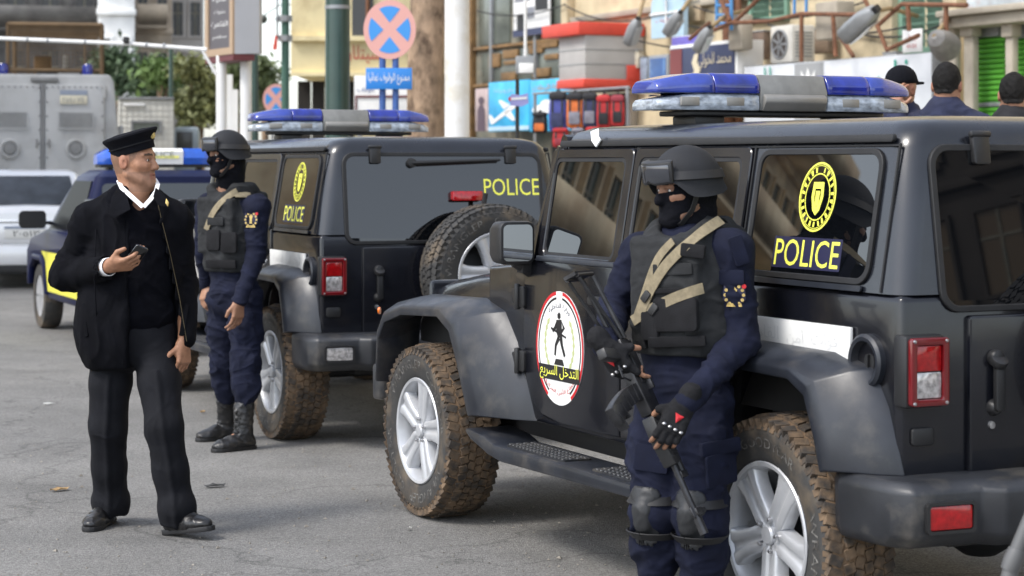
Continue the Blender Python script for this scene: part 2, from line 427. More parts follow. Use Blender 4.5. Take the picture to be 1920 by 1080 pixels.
    # ---- doors
    def door(S, poly, win, hx, tag_front):
        d = MB(); d.prism(poly, S, -.012, .008)
        o = part(d, 'door', PAINT, bevel=.011, seg=3)
        x0, z0, x1, z1 = win
        f = MB(); f.ring(rrect(x0 - .055, z0 - .006, x1 + .045, z1 + .040, .035, 4), rrect(x0, z0 + .012, x1, z1, .035, 4), S, -.006, .011); part(f, 'window_frame', PAINT, o, bevel=.004, seg=1)
        f = MB(); f.ring(rrect(x0, z0 + .012, x1, z1, .035, 4), rrect(x0 + .014, z0 + .024, x1 - .014, z1 - .014, .028, 4), S, -.006, .007); part(f, 'window_seal', BLACK, o)
        g = MB(); g.prism(rrect(x0 + .005, z0 + .016, x1 - .005, z1 - .005, .03, 4), S, -.004, .0035); part(g, 'window_pane', GLASS, o, smooth=False)
        t = MB(); t.prism([(x0 - .05, z0 - .016), (x1 + .04, z0 - .016), (x1 + .04, z0 + .006), (x0 - .05, z0 + .006)], S, .004, .018); part(t, 'belt_trim', FLARE, o, bevel=.003)
        h = MB(); h.prism(rrect(hx - .085, 1.082, hx + .075, 1.118, .016), S, .018, .040); h.prism(rrect(hx - .080, 1.09, hx - .055, 1.112, .008), S, .0, .02); h.prism(rrect(hx + .045, 1.09, hx + .07, 1.112, .008), S, .0, .02); part(h, 'handle', BLKPL, o, bevel=.006)
        h = MB(); h.lathe([(.024, 0), (.022, .014), (0, .016)], c=S(hx - .03, 1.035, .006), axis=(0, 1 if S is SIDE else -1, 0), n=16); part(h, 'lock', CHROME, o)
        return o
    fpoly = [(-.262, .572), (.24, .566), (.40, .585), (.50, .640), (.555, .73), (.575, .90), (.575, 1.20), (.50, 1.243), (-.262, 1.243)]
    rpoly = [(-1.115, 1.243), (-1.115, 1.02), (-1.02, .93), (-.90, .76), (-.86, .572), (-.274, .572), (-.274, 1.243)]
    doors = []
    for S in (SIDE, SIDER):
        o = door(S, fpoly, (-.205, 1.252, .405, 1.668), -.135, True)
        doors.append(o)
        for z in (1.075, .80):
            h = MB(); h.prism(rrect(.545, z - .045, .615, z + .045, .012), S, .004, .022); h.prism([(.60, z - .05), (.67, z - .03), (.67, z + .03), (.60, z + .05)], S, .002, .018)
            yy = S(.60, z, .024)[1]; h.tube([(.602, yy, z - .055), (.602, yy, z + .055)], .014, 8); part(h, 'hinge', BLKPL, o, bevel=.004)
        door(S, rpoly, (-1.055, 1.252, -.315, 1.668), -.98, False)
    # fleet emblem on the driver's door: oval, coloured rims, figure, banner
    o = doors[0]; cx, cz, ra, rb = .235, .882, .213, .236
    def em(mb, name, m): part(mb, name, m, o, smooth=False)
    e = MB(); e.prism(ellipse(cx, cz, ra, rb, 48), SIDE, .006, .0095); em(e, 'emblem_disc', WHITEP)
    def half_ring(r1, r2, w, sgn, a0=25, a1=155):
        mb = MB(); P2 = []
        n = 24; A = [math.radians(a0 + (a1 - a0) * k / n) for k in range(n + 1)]
        # sgn +1: towards the front of the car
        o_ = [(cx + sgn * ra * r1 * math.sin(t), cz + rb * r1 * math.cos(t)) for t in A]; i_ = [(cx + sgn * ra * r2 * math.sin(t), cz + rb * r2 * math.cos(t)) for t in A]
        mb.prism(o_ + i_[::-1], SIDE, w, w + .0006); return mb
    for r1, r2, m in ((1.0, .94, RED), (.90, .86, BLKPR)):
        e = half_ring(r1, r2, .0097, 1, 8, 150); e2 = half_ring(r1, r2, .0097, -1, 8, 150)
        e.add(e2.v, e2.f); em(e, 'emblem_rim', m)
    e = MB()
    for sg in (1, -1):
        for k in range(9):
            t = math.radians(25 + 13 * k); r = .60
            px_, pz_ = cx + sg * ra * r * math.sin(t), cz + .02 - rb * r * math.cos(t) * .95
            d = (math.cos(t) * sg, math.sin(t)); n_ = (-d[1], d[0])
            e.prism([(px_ - d[0] * .022, pz_ - d[1] * .022), (px_ + n_[0] * .011, pz_ + n_[1] * .011), (px_ + d[0] * .022, pz_ + d[1] * .022), (px_ - n_[0] * .011, pz_ - n_[1] * .011)], SIDE, .0097, .0103)
    em(e, 'emblem_wreath', GREENW)
    e = MB()                                            # a running figure with a weapon, in black
    for q in ([(.0, .150), (.018, .138), (.016, .118), (-.002, .112), (-.014, .124), (-.012, .142)], [(.03, .108), (-.024, .112), (-.030, .03), (.010, .01), (.03, .05)],
              [(.03, .10), (.052, .07), (.075, .052), (.066, .040), (.04, .054), (.02, .08)], [(-.024, .105), (-.06, .07), (-.030, .045), (-.022, .058), (-.040, .07)],
              [(.012, .03), (.045, -.02), (.052, -.075), (.036, -.078), (.028, -.028), (-.006, .008)], [(-.028, .04), (-.040, -.02), (-.066, -.07), (-.050, -.08), (-.022, -.03), (-.004, .01)],
              [(.085, .068), (-.072, .028), (-.072, .018), (.088, .056)]):
        e.prism([(cx + u * .85, cz + v * .80 + .03) for u, v in q], SIDE, .0106, .0112)
    e.prism([(cx - .045, cz - .07), (cx + .045, cz - .07), (cx + .03, cz - .045), (cx - .03, cz - .045)], SIDE, .0106, .0112)
    em(e, 'emblem_figure', BLKPR)
    e = MB(); e.prism([(cx - .185, cz - .075), (cx + .185, cz - .075), (cx + .180, cz - .135), (cx - .180, cz - .135)], SIDE, .0113, .0118); em(e, 'emblem_banner', BLKPR)
    e = MB(); e.text(arabic('التدخل السريع'), lambda u, v, w: SIDE(cx - u, cz - .104 + v, .0122 + w), .066, width=.345); em(e, 'emblem_name', YEL)
    e = MB()
    def arcfn(r, a0):
        return lambda u, v, w: SIDE(cx - (ra * r + v) * math.sin(a0 + u / (ra * r)), cz + (rb * r + v) * math.cos(a0 + u / (rb * r)), .0104 + w)
    e.text(arabic('وزارة الداخلية'), arcfn(.74, 0), .026, width=.2); em(e, 'emblem_heading', NAVYD)
    e = MB(); e.text(arabic('قطاع الأمن المركزي'), lambda u, v, w: SIDE(cx - (ra * .78 - v) * math.sin(u / (ra * .78)), cz - (rb * .78 - v) * math.cos(u / (rb * .78)), .0104 + w), .030, width=.29); em(e, 'emblem_motto', RED)
    # ---- quarter windows with crest and lettering
    for S in (SIDE, SIDER):
        g = MB(); g.prism(rrect(-1.875, 1.272, -1.172, 1.682, .05, 5), S, -.004, .0045); o = part(g, 'quarter_window', GLASS, smooth=False)
        f = MB(); f.ring(rrect(-1.890, 1.257, -1.157, 1.697, .062, 5), rrect(-1.870, 1.277, -1.177, 1.677, .047, 5), S, -.004, .009); part(f, 'window_seal', BLACK, o, bevel=.002, seg=1)
        f = MB(); f.prism(rrect(-1.86, 1.236, -1.18, 1.254, .006, 2), S, .002, .010); part(f, 'sill_trim', FLARE, o)
        sg = 1 if S is SIDE else -1
        c = -1.545; zc = 1.535
        q = MB(); q.ring(ellipse(c, zc, .106, .117), ellipse(c, zc, .099, .110), S, .0050, .0056); q.ring(ellipse(c, zc, .072, .080, 32), ellipse(c, zc, .068, .076, 32), S, .0050, .0056); q.ring(ellipse(c, zc, .0955, .1065, 40), ellipse(c, zc, .0935, .1045, 40), S, .0050, .0056)
        for i_ in range(22):
            t = 2 * math.pi * i_ / 22
            if abs(math.sin(t)) < .22 and math.cos(t) > 0: continue
            q.prism([(c + r_ * math.sin(t + d_), zc + r_ * 1.1 * math.cos(t + d_)) for r_, d_ in ((.076, -.05), (.076, .05), (.092, .035 if i_ % 2 else .07), (.092, -.07 if i_ % 3 else -.02))], S, .0050, .0056)
        for u in ([(-.03, .05), (.03, .05), (.034, .0), (.02, -.045), (0, -.062), (-.02, -.045), (-.034, .0)],):
            q.ring([(c + a * 1.0, zc + b_) for a, b_ in u], [(c + a * .55, zc + b_ * .55) for a, b_ in u], S, .0050, .0056)
        q.prism([(c - .012, zc + .02), (c + .012, zc + .02), (c + .01, zc - .03), (c - .01, zc - .03)], S, .0050, .0056)
        part(q, 'window_crest', YEL, o, smooth=False)
        bk = MB(); bk.prism(rrect(-1.725, 1.292, -1.325, 1.398, .004, 2), S, .0047, .0051); part(bk, 'lettering_patch', NAVYD, o, smooth=False)
        q = MB(); q.text('POLICE', lambda u, v, w: S(-1.525 - sg * u, 1.345 + v, .0054 + w), .090, width=.375); part(q, 'window_lettering', YEL, o, smooth=False)
    # ---- number strip
    for S in (SIDE, SIDER):
        sg = 1 if S is SIDE else -1
        g = MB(); g.prism([(-1.812, 1.010), (-1.12, 1.010), (-1.12, 1.118), (-1.812, 1.118)], S, -.002, .012); o = part(g, 'name_strip', WHITEP, bevel=.003)
        for wd_, xo_, wi_ in (('قوات', .20, .15), ('أمن', .03, .10), ('القاهرة', -.17, .20)): q = MB(); q.text(arabic(wd_), lambda u, v, w: S(-1.47 - sg * (xo_ + u), 1.064 + v, .013 + w), .058, width=wi_); part(q, 'strip_lettering', WHITET, o, smooth=False)
    # ---- fuel filler
    g = MB(); g.lathe([(.088, 0), (.088, .022), (.078, .030), (.066, .028), (.060, -.02), (.0, -.022)], c=(-1.893, .778, 1.016), axis=(0, 1, 0), n=32); o = part(g, 'fuel_filler', FLARE)
    g = MB(); g.lathe([(.03, -.012), (.028, .004), (.0, .006)], c=(-1.893, .778, 1.012), axis=(0, 1, 0), n=16); g.box((-1.893, .786, 1.012), (.012, .012, .05)); part(g, 'fuel_cap', BLKPL, o)
    # ---- flares
    def flare(B, Lp, side):
        m = MB(); n = len(B); rings = []
        for (bx, bz), (lx, lz) in zip(B, Lp):
            dx, dz = lx - bx, lz - bz
            rings.append([Vector((bx, side * .776, bz)), Vector((bx + dx * .30, side * .845, bz + dz * .16)), Vector((bx + dx * .82, side * .922, bz + dz * .72)), Vector((lx, side * .936, lz)), Vector((lx + dx * .16, side * .932, lz - (.034 if abs(dz) > .03 else .012))), Vector((lx + dx * .22, side * .80, lz - .02)), Vector((bx + dx * .8, side * .70, bz + dz * .5))])
        m.loft(rings); return m
    for s in (1, -1):
        m = flare([(-.80, .56), (-.86, .84), (-1.02, 1.000), (-1.30, 1.040), (-1.74, 1.035), (-1.92, .995), (-2.00, .88), (-2.075, .672)],
                  [(-.92, .56), (-.99, .82), (-1.12, .940), (-1.33, .980), (-1.66, .975), (-1.765, .93), (-1.825, .80), (-1.865, .672)], s)
        part(m, 'fender_flare', FLARE, bevel=.006, seg=2, angle=50)
        m = flare([(.475, .55), (.66, .88), (.78, 1.00), (.98, 1.045), (1.55, 1.030), (1.86, .985), (1.95, .90), (1.97, .60)],
                  [(.80, .55), (.93, .80), (1.02, .93), (1.16, .985), (1.60, .965), (1.82, .915), (1.895, .83), (1.92, .60)], s)
        part(m, 'fender_flare', FLARE, bevel=.006, seg=2, angle=50)
        m = MB(); m.prism([(1.20, .70), (1.90, .70), (1.90, .99), (1.2, 1.02)], lambda x, z, w: Vector((x, w, z)), s * .56, s * .60); m.span((1.02, s * .56, .94), (1.9, s * .80, .96)); m.span((-1.9, s * .6, .95), (-1.05, s * .80, .97)); m.span((-.95, s * .5, .5), (-.9, s * .80, .9)); part(m, 'wheel_liner', BLACK)
        m = MB(); m.lathe([(.018, 0), (.016, .01), (0, .014)], c=(1.935, s * .90, .93), axis=(.6, s * .8, 0), n=12); part(m, 'side_marker', ORANGE)
        # running board with a step pad
        m = MB(); prof = [(.86, .475), (.84, .492), (.66, .478), (.56, .452), (-.62, .452), (-.74, .48), (-.80, .48), (-.80, .42), (-.74, .40), (.50, .385), (.62, .40), (.80, .445)]
        m.prism(prof, lambda x, z, w: Vector((x, s * w, z)), .72, .945); o = part(m, 'running_board', FLARE, bevel=.016, seg=2)
        m = MB()
        m.prism(rrect(-.02, .775, .50, .915, .02), lambda x, y, w: Vector((x, s * y, .4525 + w)), 0, .007)
        m.prism(rrect(-.72, .775, -.26, .915, .02), lambda x, y, w: Vector((x, s * y, .4525 + w)), 0, .007)
        o2 = part(m, 'step_pad', BUMP, o)
        m = MB()
        for i in range(16):
            for j in range(4): m.box((.0 + i * .032, s * (.795 + j * .034), .4605), (.016, .016, .006))
        for i in range(13):
            for j in range(4): m.box((-.70 + i * .034, s * (.795 + j * .034), .4605), (.016, .016, .006))
        tag(part(m, 'step_studs', STUD, o, smooth=False), kind='stuff')
        # cowl badge
        m = MB(); m.lathe([(.026, 0), (.024, .004), (0, .005)], c=(.70, s * .772, 1.075), axis=(0, s, 0), n=20); part(m, 'trail_badge', SPKR2)
        m = MB(); sd = SIDE if s > 0 else SIDER
        for dz, w_ in ((0, .16), (-.022, .10)): m.text('WRANGLER' if dz == 0 else 'UNLIMITED', lambda u, v, w: Vector((.655 - s * u, s * (.7815 + w), .735 + dz + v)), .014, width=w_)
        part(m, 'cowl_lettering', SPKR2, smooth=False)
        # tail lamps
        m = MB(); m.span((-2.10, s * .640, .885), (-2.03, s * .792, 1.112)); o = part(m, 'taillight', BLKPL, bevel=.012)
        m = MB(); m.ring(rrect(.640, .892, .786, 1.105, .012), rrect(.664, .914, .764, 1.082, .008), lambda y, z, w: Vector((-2.10 - w, s * y, z)), 0, .022); part(m, 'lamp_frame', REDD, o, bevel=.004)
        m = MB(); m.prism(rrect(.666, 1.000, .762, 1.080, .004, 2), lambda y, z, w: Vector((-2.10 - w, s * y, z)), 0, .014); part(m, 'red_lens', REDL, o, bevel=.003)
        m = MB(); m.prism(rrect(.666, .916, .762, .997, .004, 2), lambda y, z, w: Vector((-2.10 - w, s * y, z)), 0, .013); part(m, 'clear_lens', CLRL, o, bevel=.003)
        m = MB()
        for yy in (.652, .775):
            for zz in (.902, 1.095): m.lathe([(.006, 0), (.005, .004), (0, .005)], c=(-2.122, s * yy, zz), axis=(-1, 0, 0), n=8)
        part(m, 'lamp_screw', STUD, o)
        m = MB(); m.prism(rrect(.66, .762, .745, .818, .012), lambda y, z, w: Vector((-2.058 - w, s * y, z)), 0, .012); part(m, 'vent_cover', BLKPL, bevel=.004)
        # mirrors
        m = MB(); rr = []
        for x, k in ((.445, .96), (.47, 1.0), (.54, .96), (.60, .72)): rr.append([Vector((x, s * y, z)) for y, z in rrect(.885 - .082 * k, 1.312 - .092 * k, .885 + .082 * k, 1.312 + .092 * k, .03 * k, 4)])
        m.loft(rr); m.box((.53, s * .80, 1.215), (.06, .07, .07)); m.tube([(.53, s * .86, 1.235), (.53, s * .80, 1.20), (.53, s * .77, 1.18)], .03, 8); o = part(m, 'wing_mirror', BLKPL, bevel=.004)
        m = MB(); m.prism(rrect(.885 - .068, 1.312 - .077, .885 + .068, 1.312 + .077, .022), lambda y, z, w: Vector((.4445 - w, s * y, z)), -.002, .0022); part(m, 'mirror_glass', MIRR, o, smooth=False)
    # ---- tailgate and glass
    m = MB(); m.prism(rrect(-.78, .66, .529, 1.165, .012), lambda y, z, w: Vector((-2.05 - w, y, z)), 0, .030); tg = part(m, 'tailgate', PAINT, bevel=.008)
    m = MB(); m.tube([(-2.10, .436, 1.01), (-2.115, .436, 1.03)], .03, 12); m.prism(rrect(.415, .86, .452, 1.02, .012), lambda y, z, w: Vector((-2.098 - w, y, z)), 0, .02); m.lathe([(.027, 0), (.025, .03), (0, .032)], c=(-2.08, .436, 1.03), axis=(-1, 0, 0), n=16); m.lathe([(.03, 0), (.02, .03)], c=(-2.075, .436, .87), axis=(-1, 0, 0), n=12); part(m, 'handle', BLKPL, tg, bevel=.004)
    m = MB(); m.lathe([(.013, 0), (.012, .008), (0, .009)], c=(-2.08, .445, .815), axis=(-1, 0, 0), n=12); part(m, 'lock', STUD, tg)
    for z in (1.06, .76):
        m = MB(); m.span((-2.08, -.80, z - .05), (-2.10, -.56, z + .05)); m.tube([(-2.098, -.79, z - .06), (-2.098, -.79, z + .06)], .018, 8); part(m, 'hinge', BLKPL, tg, bevel=.006)
    m = MB(); m.prism(rrect(-.612, 1.192, .612, 1.692, .055, 5), REAR, -.003, .007); g = part(m, 'rear_window', GLASS, smooth=False)
    m = MB(); m.ring(rrect(-.632, 1.176, .632, 1.710, .07, 5), rrect(-.608, 1.197, .608, 1.687, .05, 5), REAR, -.004, .011); part(m, 'window_seal', BLACK, g, bevel=.003, seg=1)
    for y in (.43, -.43):
        m = MB(); m.prism(rrect(y - .033, 1.645, y + .033, 1.75, .008, 2), REAR, .004, .026); m.tube([REAR(y - .04, 1.742, .02), REAR(y + .04, 1.742, .02)], .012, 8); part(m, 'glass_hinge', BLKPL, g, bevel=.005)
    m = MB(); m.lathe([(.03, 0), (.026, .03), (0, .034)], c=REAR(.205, 1.648, .004), axis=(-1, 0, 0), n=14); m.tube([REAR(.205, 1.648, .03), REAR(-.02, 1.655, .03), REAR(-.36, 1.667, .018)], [.013, .011, .007], 8); m.tube([REAR(.18, 1.635, .016), REAR(-.34, 1.655, .012)], .007, 6); part(m, 'wiper', BLKPL, g)
    bk = MB(); bk.prism(rrect(-.61, 1.445, -.24, 1.56, .004, 2), REAR, .0072, .0074)
    m = MB(); m.text('POLICE', lambda u, v, w: REAR(-.43 - u, 1.505 + v, .0078 + w), .10, width=.36); part(m, 'window_lettering', YEL, g, smooth=False)
    # ---- spare wheel on a carrier
    sp = empty('spare_wheel', (-2.30, -.175, 1.005)); sp.rotation_euler = (0, 0, math.radians(90)); setparent(sp, root)
    wheel_parts(sp, True)
    m = MB(); m.span((-2.20, -.30, .80), (-2.08, -.05, 1.15)); m.tube([(-2.16, -.175, 1.0), (-2.14, -.2, 1.40), (-2.15, -.21, 1.47)], .016, 8); part(m, 'spare_carrier', BLACK)
    m = MB(); m.prism(rrect(-.225, 1.425, -.032, 1.482, .01, 3), lambda y, z, w: REAR(y, z, w), .006, .05); part(m, 'brake_light', REDL, bevel=.006)
    # ---- bumper
    m = MB(); pl = [(-1.86, .80), (-1.845, .885), (-1.90, .902), (-2.15, .885), (-2.215, .845), (-2.23, .60), (-2.29, .55), (-2.30, -.55), (-2.23, -.60), (-2.215, -.845), (-2.15, -.885), (-1.90, -.902), (-1.845, -.885), (-1.86, -.80), (-2.0, -.62), (-2.0, .62)]
    zs = ((.46, .975, -.012), (.50, .995, 0), (.645, 1., 0), (.672, .985, -.008))
    m.loft([[Vector((x * (1 if x > -2.1 else k) + (0 if x > -1.95 else dx * -1), y * k, z)) for x, y in pl] for z, k, dx in zs]); bp = part(m, 'rear_bumper', BUMP, bevel=.012, seg=2)
    for s in (1, -1):
        m = MB(); m.ring(rrect(.630, .515, .808, .612, .014), rrect(.640, .525, .798, .602, .01), lambda y, z, w: Vector((-2.214 - (.80 - y) * .06 - w, s * y, z)), 0, .016); part(m, 'reflector_surround', BLKPL, bp)
        m = MB(); m.prism(rrect(.642, .527, .796, .600, .008), lambda y, z, w: Vector((-2.214 - (.80 - y) * .06 - w, s * y, z)), 0, .012); part(m, 'bumper_reflector', REDL, bp, bevel=.003)
    m = MB(); m.tube([(-2.26, .30, .44), (-2.33, .30, .43), (-2.36, .22, .43), (-2.33, .14, .43), (-2.26, .14, .44)], .012, 8); part(m, 'tow_hook', STUD)
    # ---- wheels
    for x in (1.4735, -1.4735):
        for s in (1, -1):
            w = empty('wheel', (x, s * .785, .40)); setparent(w, root)
            w.rotation_euler = (0, random.uniform(0, 6), 0 if s > 0 else math.pi)
            if s > 0 and x < 0: w.rotation_euler[1] = math.radians(20)
            if s > 0 and x > 0: w.rotation_euler[1] = math.radians(-30)
            w['_'] = 1
            if x > 0 and s > 0: wheel_parts(w); src = w
            else:
                for ch in children(src): copy_tree(ch, w)
    # ---- light bar
    lb = empty('light_bar', (-.15, 0, 1.838)); setparent(lb, root)
    m = MB(); m.prism(rrect(-.12, -.50, .12, .50, .06), lambda x, y, w: Vector((x, y, w)), 0, .02)
    for y in (.36, -.36): m.span((-.09, y - .07, -.04), (.09, y + .07, 0)); m.span((.0, y - .02, -.04), (.02, y + .02, .01))
    part(m, 'mounting_base', BLKPL, lb, bevel=.006)
    def dome(y0, y1, z0, z1, wb, wt, endr):
        mm = MB(); rr = []; n = 9; sg = 1 if y1 > y0 else -1
        for k in range(n + 1):
            t = k / n; y = y0 + (y1 - y0) * t
            e = abs(y1 - y); sc = 1. if e > endr or not endr else (.25 + .75 * (e / endr) ** .8)
            hz = z0 + (z1 - z0) * (.45 + .55 * sc)
            a, b_ = wb * (.55 + .45 * sc), wt * (.55 + .45 * sc)
            rr.append([Vector((x, y, z)) for x, z in ((-a, z0), (-a, z0 + (hz - z0) * .45), (-b_, hz - .012), (-b_ + .02, hz), (b_ - .02, hz), (b_, hz - .012), (a, z0 + (hz - z0) * .45), (a, z0))])
        mm.loft(rr); return mm
    for s in (1, -1):
        part(dome(s * .165, s * .612, .022, .092, .155, .152, .16), 'clear_lens', CLEARD, lb, bevel=.004, seg=1, angle=45)
        part(dome(s * .165, s * .375, .090, .172, .155, .135, 0), 'blue_lens', BLUEL, lb, bevel=.006, angle=45)
        part(dome(s * .377, s * .615, .090, .170, .155, .135, .16), 'blue_lens', BLUEL2, lb, bevel=.006, angle=45)
        for y in (.28, .49):
            m = MB(); m.box((-.149, s * y, .056), (.014, .085, .036)); part(m, 'lamp_reflector', SPKR2, lb, bevel=.004)
    m = MB(); m.prism([(-.150, .022), (-.158, .07), (-.158, .10), (-.130, .168), (.13, .168), (.155, .1), (.15, .022)], lambda x, z, w: Vector((x, w, z)), -.162, .162); part(m, 'speaker_housing', SPKR, lb, bevel=.006)
    m = MB(); m.prism([(-.152, .020), (-.176, .055), (-.176, .075), (-.158, .090), (-.14, .09), (-.14, .02)], lambda x, z, w: Vector((x, w, z)), -.150, .150); part(m, 'speaker_front', SPKR2, lb, bevel=.008)
    return root

HEAD = Vector((-0.4377, 0.899, 0)); RZJ = math.atan2(HEAD.y, HEAD.x)
jeep1 = make_offroader()
jeep1.location = (1.015, 8.52, 0); jeep1.rotation_euler = (0, 0, RZJ)
tag(jeep1, 'black police off-roader whose whole driver side shows, red and white oval emblem on its door', 'police car', 'black police off-roaders')
jeep2 = copy_tree(jeep1)
jeep2.location = (-1.205, 13.82, 0); jeep2.rotation_euler = (0, 0, math.radians(90 + 23.5))
tag(jeep2, 'black police off-roader showing its tailgate with the spare wheel and wiper', 'police car')
for ch in children(jeep2):
    if ch.name.startswith('light_bar'): ch.location.x = -.08
for ch in children(jeep2):                              # its bumper carries clear fog lamps, not red reflectors
    if ch.name.startswith('rear_bumper'):
        for g in children(ch):
            if g.name.startswith('bumper_reflector'):
                g.data = g.data.copy(); g.data.materials.clear(); g.data.materials.append(CLRL); g['label'] = 'clear fog lamp lens'
# ------------------------------------------------------------------ bodies and clothes grown as blended volumes
def _hash(i, j, k, sd):
    n = (i * 374761393 + j * 668265263 + k * 2147483647 + sd * 144665) & 0xffffffff
    n = ((n ^ (n >> 13)) * 1274126177) & 0xffffffff
    return ((n ^ (n >> 16)) & 0xffff).astype(np.float32) / 65535.
_RQ = np.array([[.80, .36, -.48], [-.60, .48, -.64], [0., .80, .60]]).T
def vnoise(p, sd=0):
    """smooth value noise in -1..1 at points (N,3)"""
    p = np.asarray(p) @ _RQ; f = np.floor(p); i = f.astype(np.int64); t = (p - f).astype(np.float32); t = t * t * (3 - 2 * t); out = 0
    for a in (0, 1):
        for b in (0, 1):
            for c in (0, 1):
                w = (t[:, 0] if a else 1 - t[:, 0]) * (t[:, 1] if b else 1 - t[:, 1]) * (t[:, 2] if c else 1 - t[:, 2])
                out = out + w * _hash(i[:, 0] + a, i[:, 1] + b, i[:, 2] + c, sd)
    return out * 2 - 1
def ridged(p, sd=0): return 1 - 2 * np.abs(vnoise(p, sd))

class SDF:
    def __init__(s, lo, hi, h):
        s.lo = np.array(lo, np.float32); s.h = h
        s.n = np.ceil((np.array(hi) - np.array(lo)) / h).astype(int) + 1
        s.a = np.full(s.n, .08, np.float32)
        s.ax = [s.lo[i] + h * np.arange(s.n[i], dtype=np.float32) for i in range(3)]
    def _do(s, lo, hi, fn, k, mode):
        pad = k + 2.5 * s.h if mode == 'sub' else k + .02
        i0 = np.maximum(0, np.floor((np.array(lo) - pad - s.lo) / s.h).astype(int)); i1 = np.minimum(s.n, np.ceil((np.array(hi) + pad - s.lo) / s.h).astype(int) + 1)
        if (i1 <= i0).any(): return s
        sl = tuple(slice(a, b) for a, b in zip(i0, i1))
        X = s.ax[0][sl[0]][:, None, None]; Y = s.ax[1][sl[1]][None, :, None]; Z = s.ax[2][sl[2]][None, None, :]
        d = fn(X, Y, Z).astype(np.float32); A = s.a[sl]
        if mode == 'sub':
            d = -d; q = np.maximum(k - np.abs(A - d), 0); s.a[sl] = np.maximum(A, d) + q * q * (.25 / k if k else 0)
        elif mode == 'and':
            q = np.maximum(k - np.abs(A - d), 0); s.a[sl] = np.maximum(A, d) + q * q * (.25 / k if k else 0)
        else:
            q = np.maximum(k - np.abs(A - d), 0); s.a[sl] = np.minimum(A, d) - (q * q * (.25 / k) if k else 0)
        return s
    def cap(s, p0, p1, r0, r1=None, k=.01, mode='add', flat=None):
        """round cone; flat=(axis, factor) squeezes it along axis"""
        r1 = r0 if r1 is None else r1; p0 = np.array(p0, float); p1 = np.array(p1, float); R = max(r0, r1)
        b = p1 - p0; bb = max(float(b @ b), 1e-9)
        def fn(X, Y, Z):
            x, y, z = X - p0[0], Y - p0[1], Z - p0[2]
            t = np.clip((x * b[0] + y * b[1] + z * b[2]) / bb, 0, 1)
            x, y, z = x - t * b[0], y - t * b[1], z - t * b[2]
            if flat is None: return np.sqrt(x * x + y * y + z * z) - (r0 + (r1 - r0) * t)
            n, q = flat; n = np.array(Vector(n).normalized()); e = (x * n[0] + y * n[1] + z * n[2])
            l2 = x * x + y * y + z * z - e * e + (e / q) ** 2; r = r0 + (r1 - r0) * t
            return (np.sqrt(np.maximum(l2, 1e-12)) - r) * min(1, q) ** .5
        return s._do(np.minimum(p0, p1) - R, np.maximum(p0, p1) + R, fn, k, mode)
    def chain(s, pts, rs, k=.01, **kw):
        for i in range(len(pts) - 1): s.cap(pts[i], pts[i + 1], rs[i], rs[i + 1], k, **kw)
        return s
    def ell(s, c, r, R=None, k=.01, mode='add'):
        c = np.array(c, float); r = np.array(r, float); m = r.max()
        R_ = None if R is None else np.array(R.transposed() if hasattr(R, 'transposed') else np.array(R).T)
        def fn(X, Y, Z):
            x, y, z = X - c[0], Y - c[1], Z - c[2]
            if R_ is not None: x, y, z = [R_[i][0] * x + R_[i][1] * y + R_[i][2] * z for i in range(3)]
            k0 = np.sqrt((x / r[0]) ** 2 + (y / r[1]) ** 2 + (z / r[2]) ** 2); k1 = np.sqrt((x / r[0] ** 2) ** 2 + (y / r[1] ** 2) ** 2 + (z / r[2] ** 2) ** 2)
            return k0 * (k0 - 1) / np.maximum(k1, 1e-6)
        return s._do(c - m, c + m, fn, k, mode)
    def box(s, c, hd, R=None, r=.01, k=.01, mode='add'):
        c = np.array(c, float); hd = np.array(hd, float) - r; m = float(np.linalg.norm(hd + r))
        R_ = None if R is None else np.array(R.transposed())
        def fn(X, Y, Z):
            x, y, z = X - c[0], Y - c[1], Z - c[2]
            if R_ is not None: x, y, z = [R_[i][0] * x + R_[i][1] * y + R_[i][2] * z for i in range(3)]
            x, y, z = np.abs(x) - hd[0], np.abs(y) - hd[1], np.abs(z) - hd[2]
            return np.sqrt(np.maximum(x, 0) ** 2 + np.maximum(y, 0) ** 2 + np.maximum(z, 0) ** 2) + np.minimum(np.maximum(x, np.maximum(y, z)), 0) - r
        return s._do(c - m, c + m, fn, k, mode)
    def plane(s, p, n, k=0.):                     # keep the side the normal does not point to
        p = np.array(p, float); n = np.array(Vector(n).normalized())
        fn = lambda X, Y, Z: (X - p[0]) * n[0] + (Y - p[1]) * n[1] + (Z - p[2]) * n[2]
        return s._do(s.lo, s.lo + s.h * s.n, fn, k, 'and')
    def net(s):
        """surface nets"""
        A = s.a.copy(); A[0], A[-1] = .05, .05; A[:, 0], A[:, -1] = .05, .05; A[:, :, 0], A[:, :, -1] = .05, .05
        S = A < 0
        c8 = [S[a:S.shape[0] - 1 + a, b:S.shape[1] - 1 + b, c:S.shape[2] - 1 + c] for a in (0, 1) for b in (0, 1) for c in (0, 1)]
        any_ = c8[0].copy(); all_ = c8[0].copy()
        for q in c8[1:]: any_ |= q; all_ &= q
        idx = np.argwhere(any_ & ~all_); ids = np.full(any_.shape, -1, np.int32); ids[tuple(idx.T)] = np.arange(len(idx))
        off = np.array([(a, b, c) for a in (0, 1) for b in (0, 1) for c in (0, 1)])
        val = np.stack([A[idx[:, 0] + o[0], idx[:, 1] + o[1], idx[:, 2] + o[2]] for o in off], 1)
        pos = np.zeros((len(idx), 3), np.float32); cnt = np.zeros(len(idx), np.float32)
        for i in range(8):
            for j in range(i + 1, 8):
                if np.abs(off[i] - off[j]).sum() != 1: continue
                va, vb = val[:, i], val[:, j]; m = (va < 0) != (vb < 0)
                t = np.where(m, va / np.where(m, va - vb, 1), 0)[:, None]
                pos += np.where(m[:, None], off[i] + t * (off[j] - off[i]), 0); cnt += m
        V = s.lo + s.h * (idx + pos / cnt[:, None])
        F = []
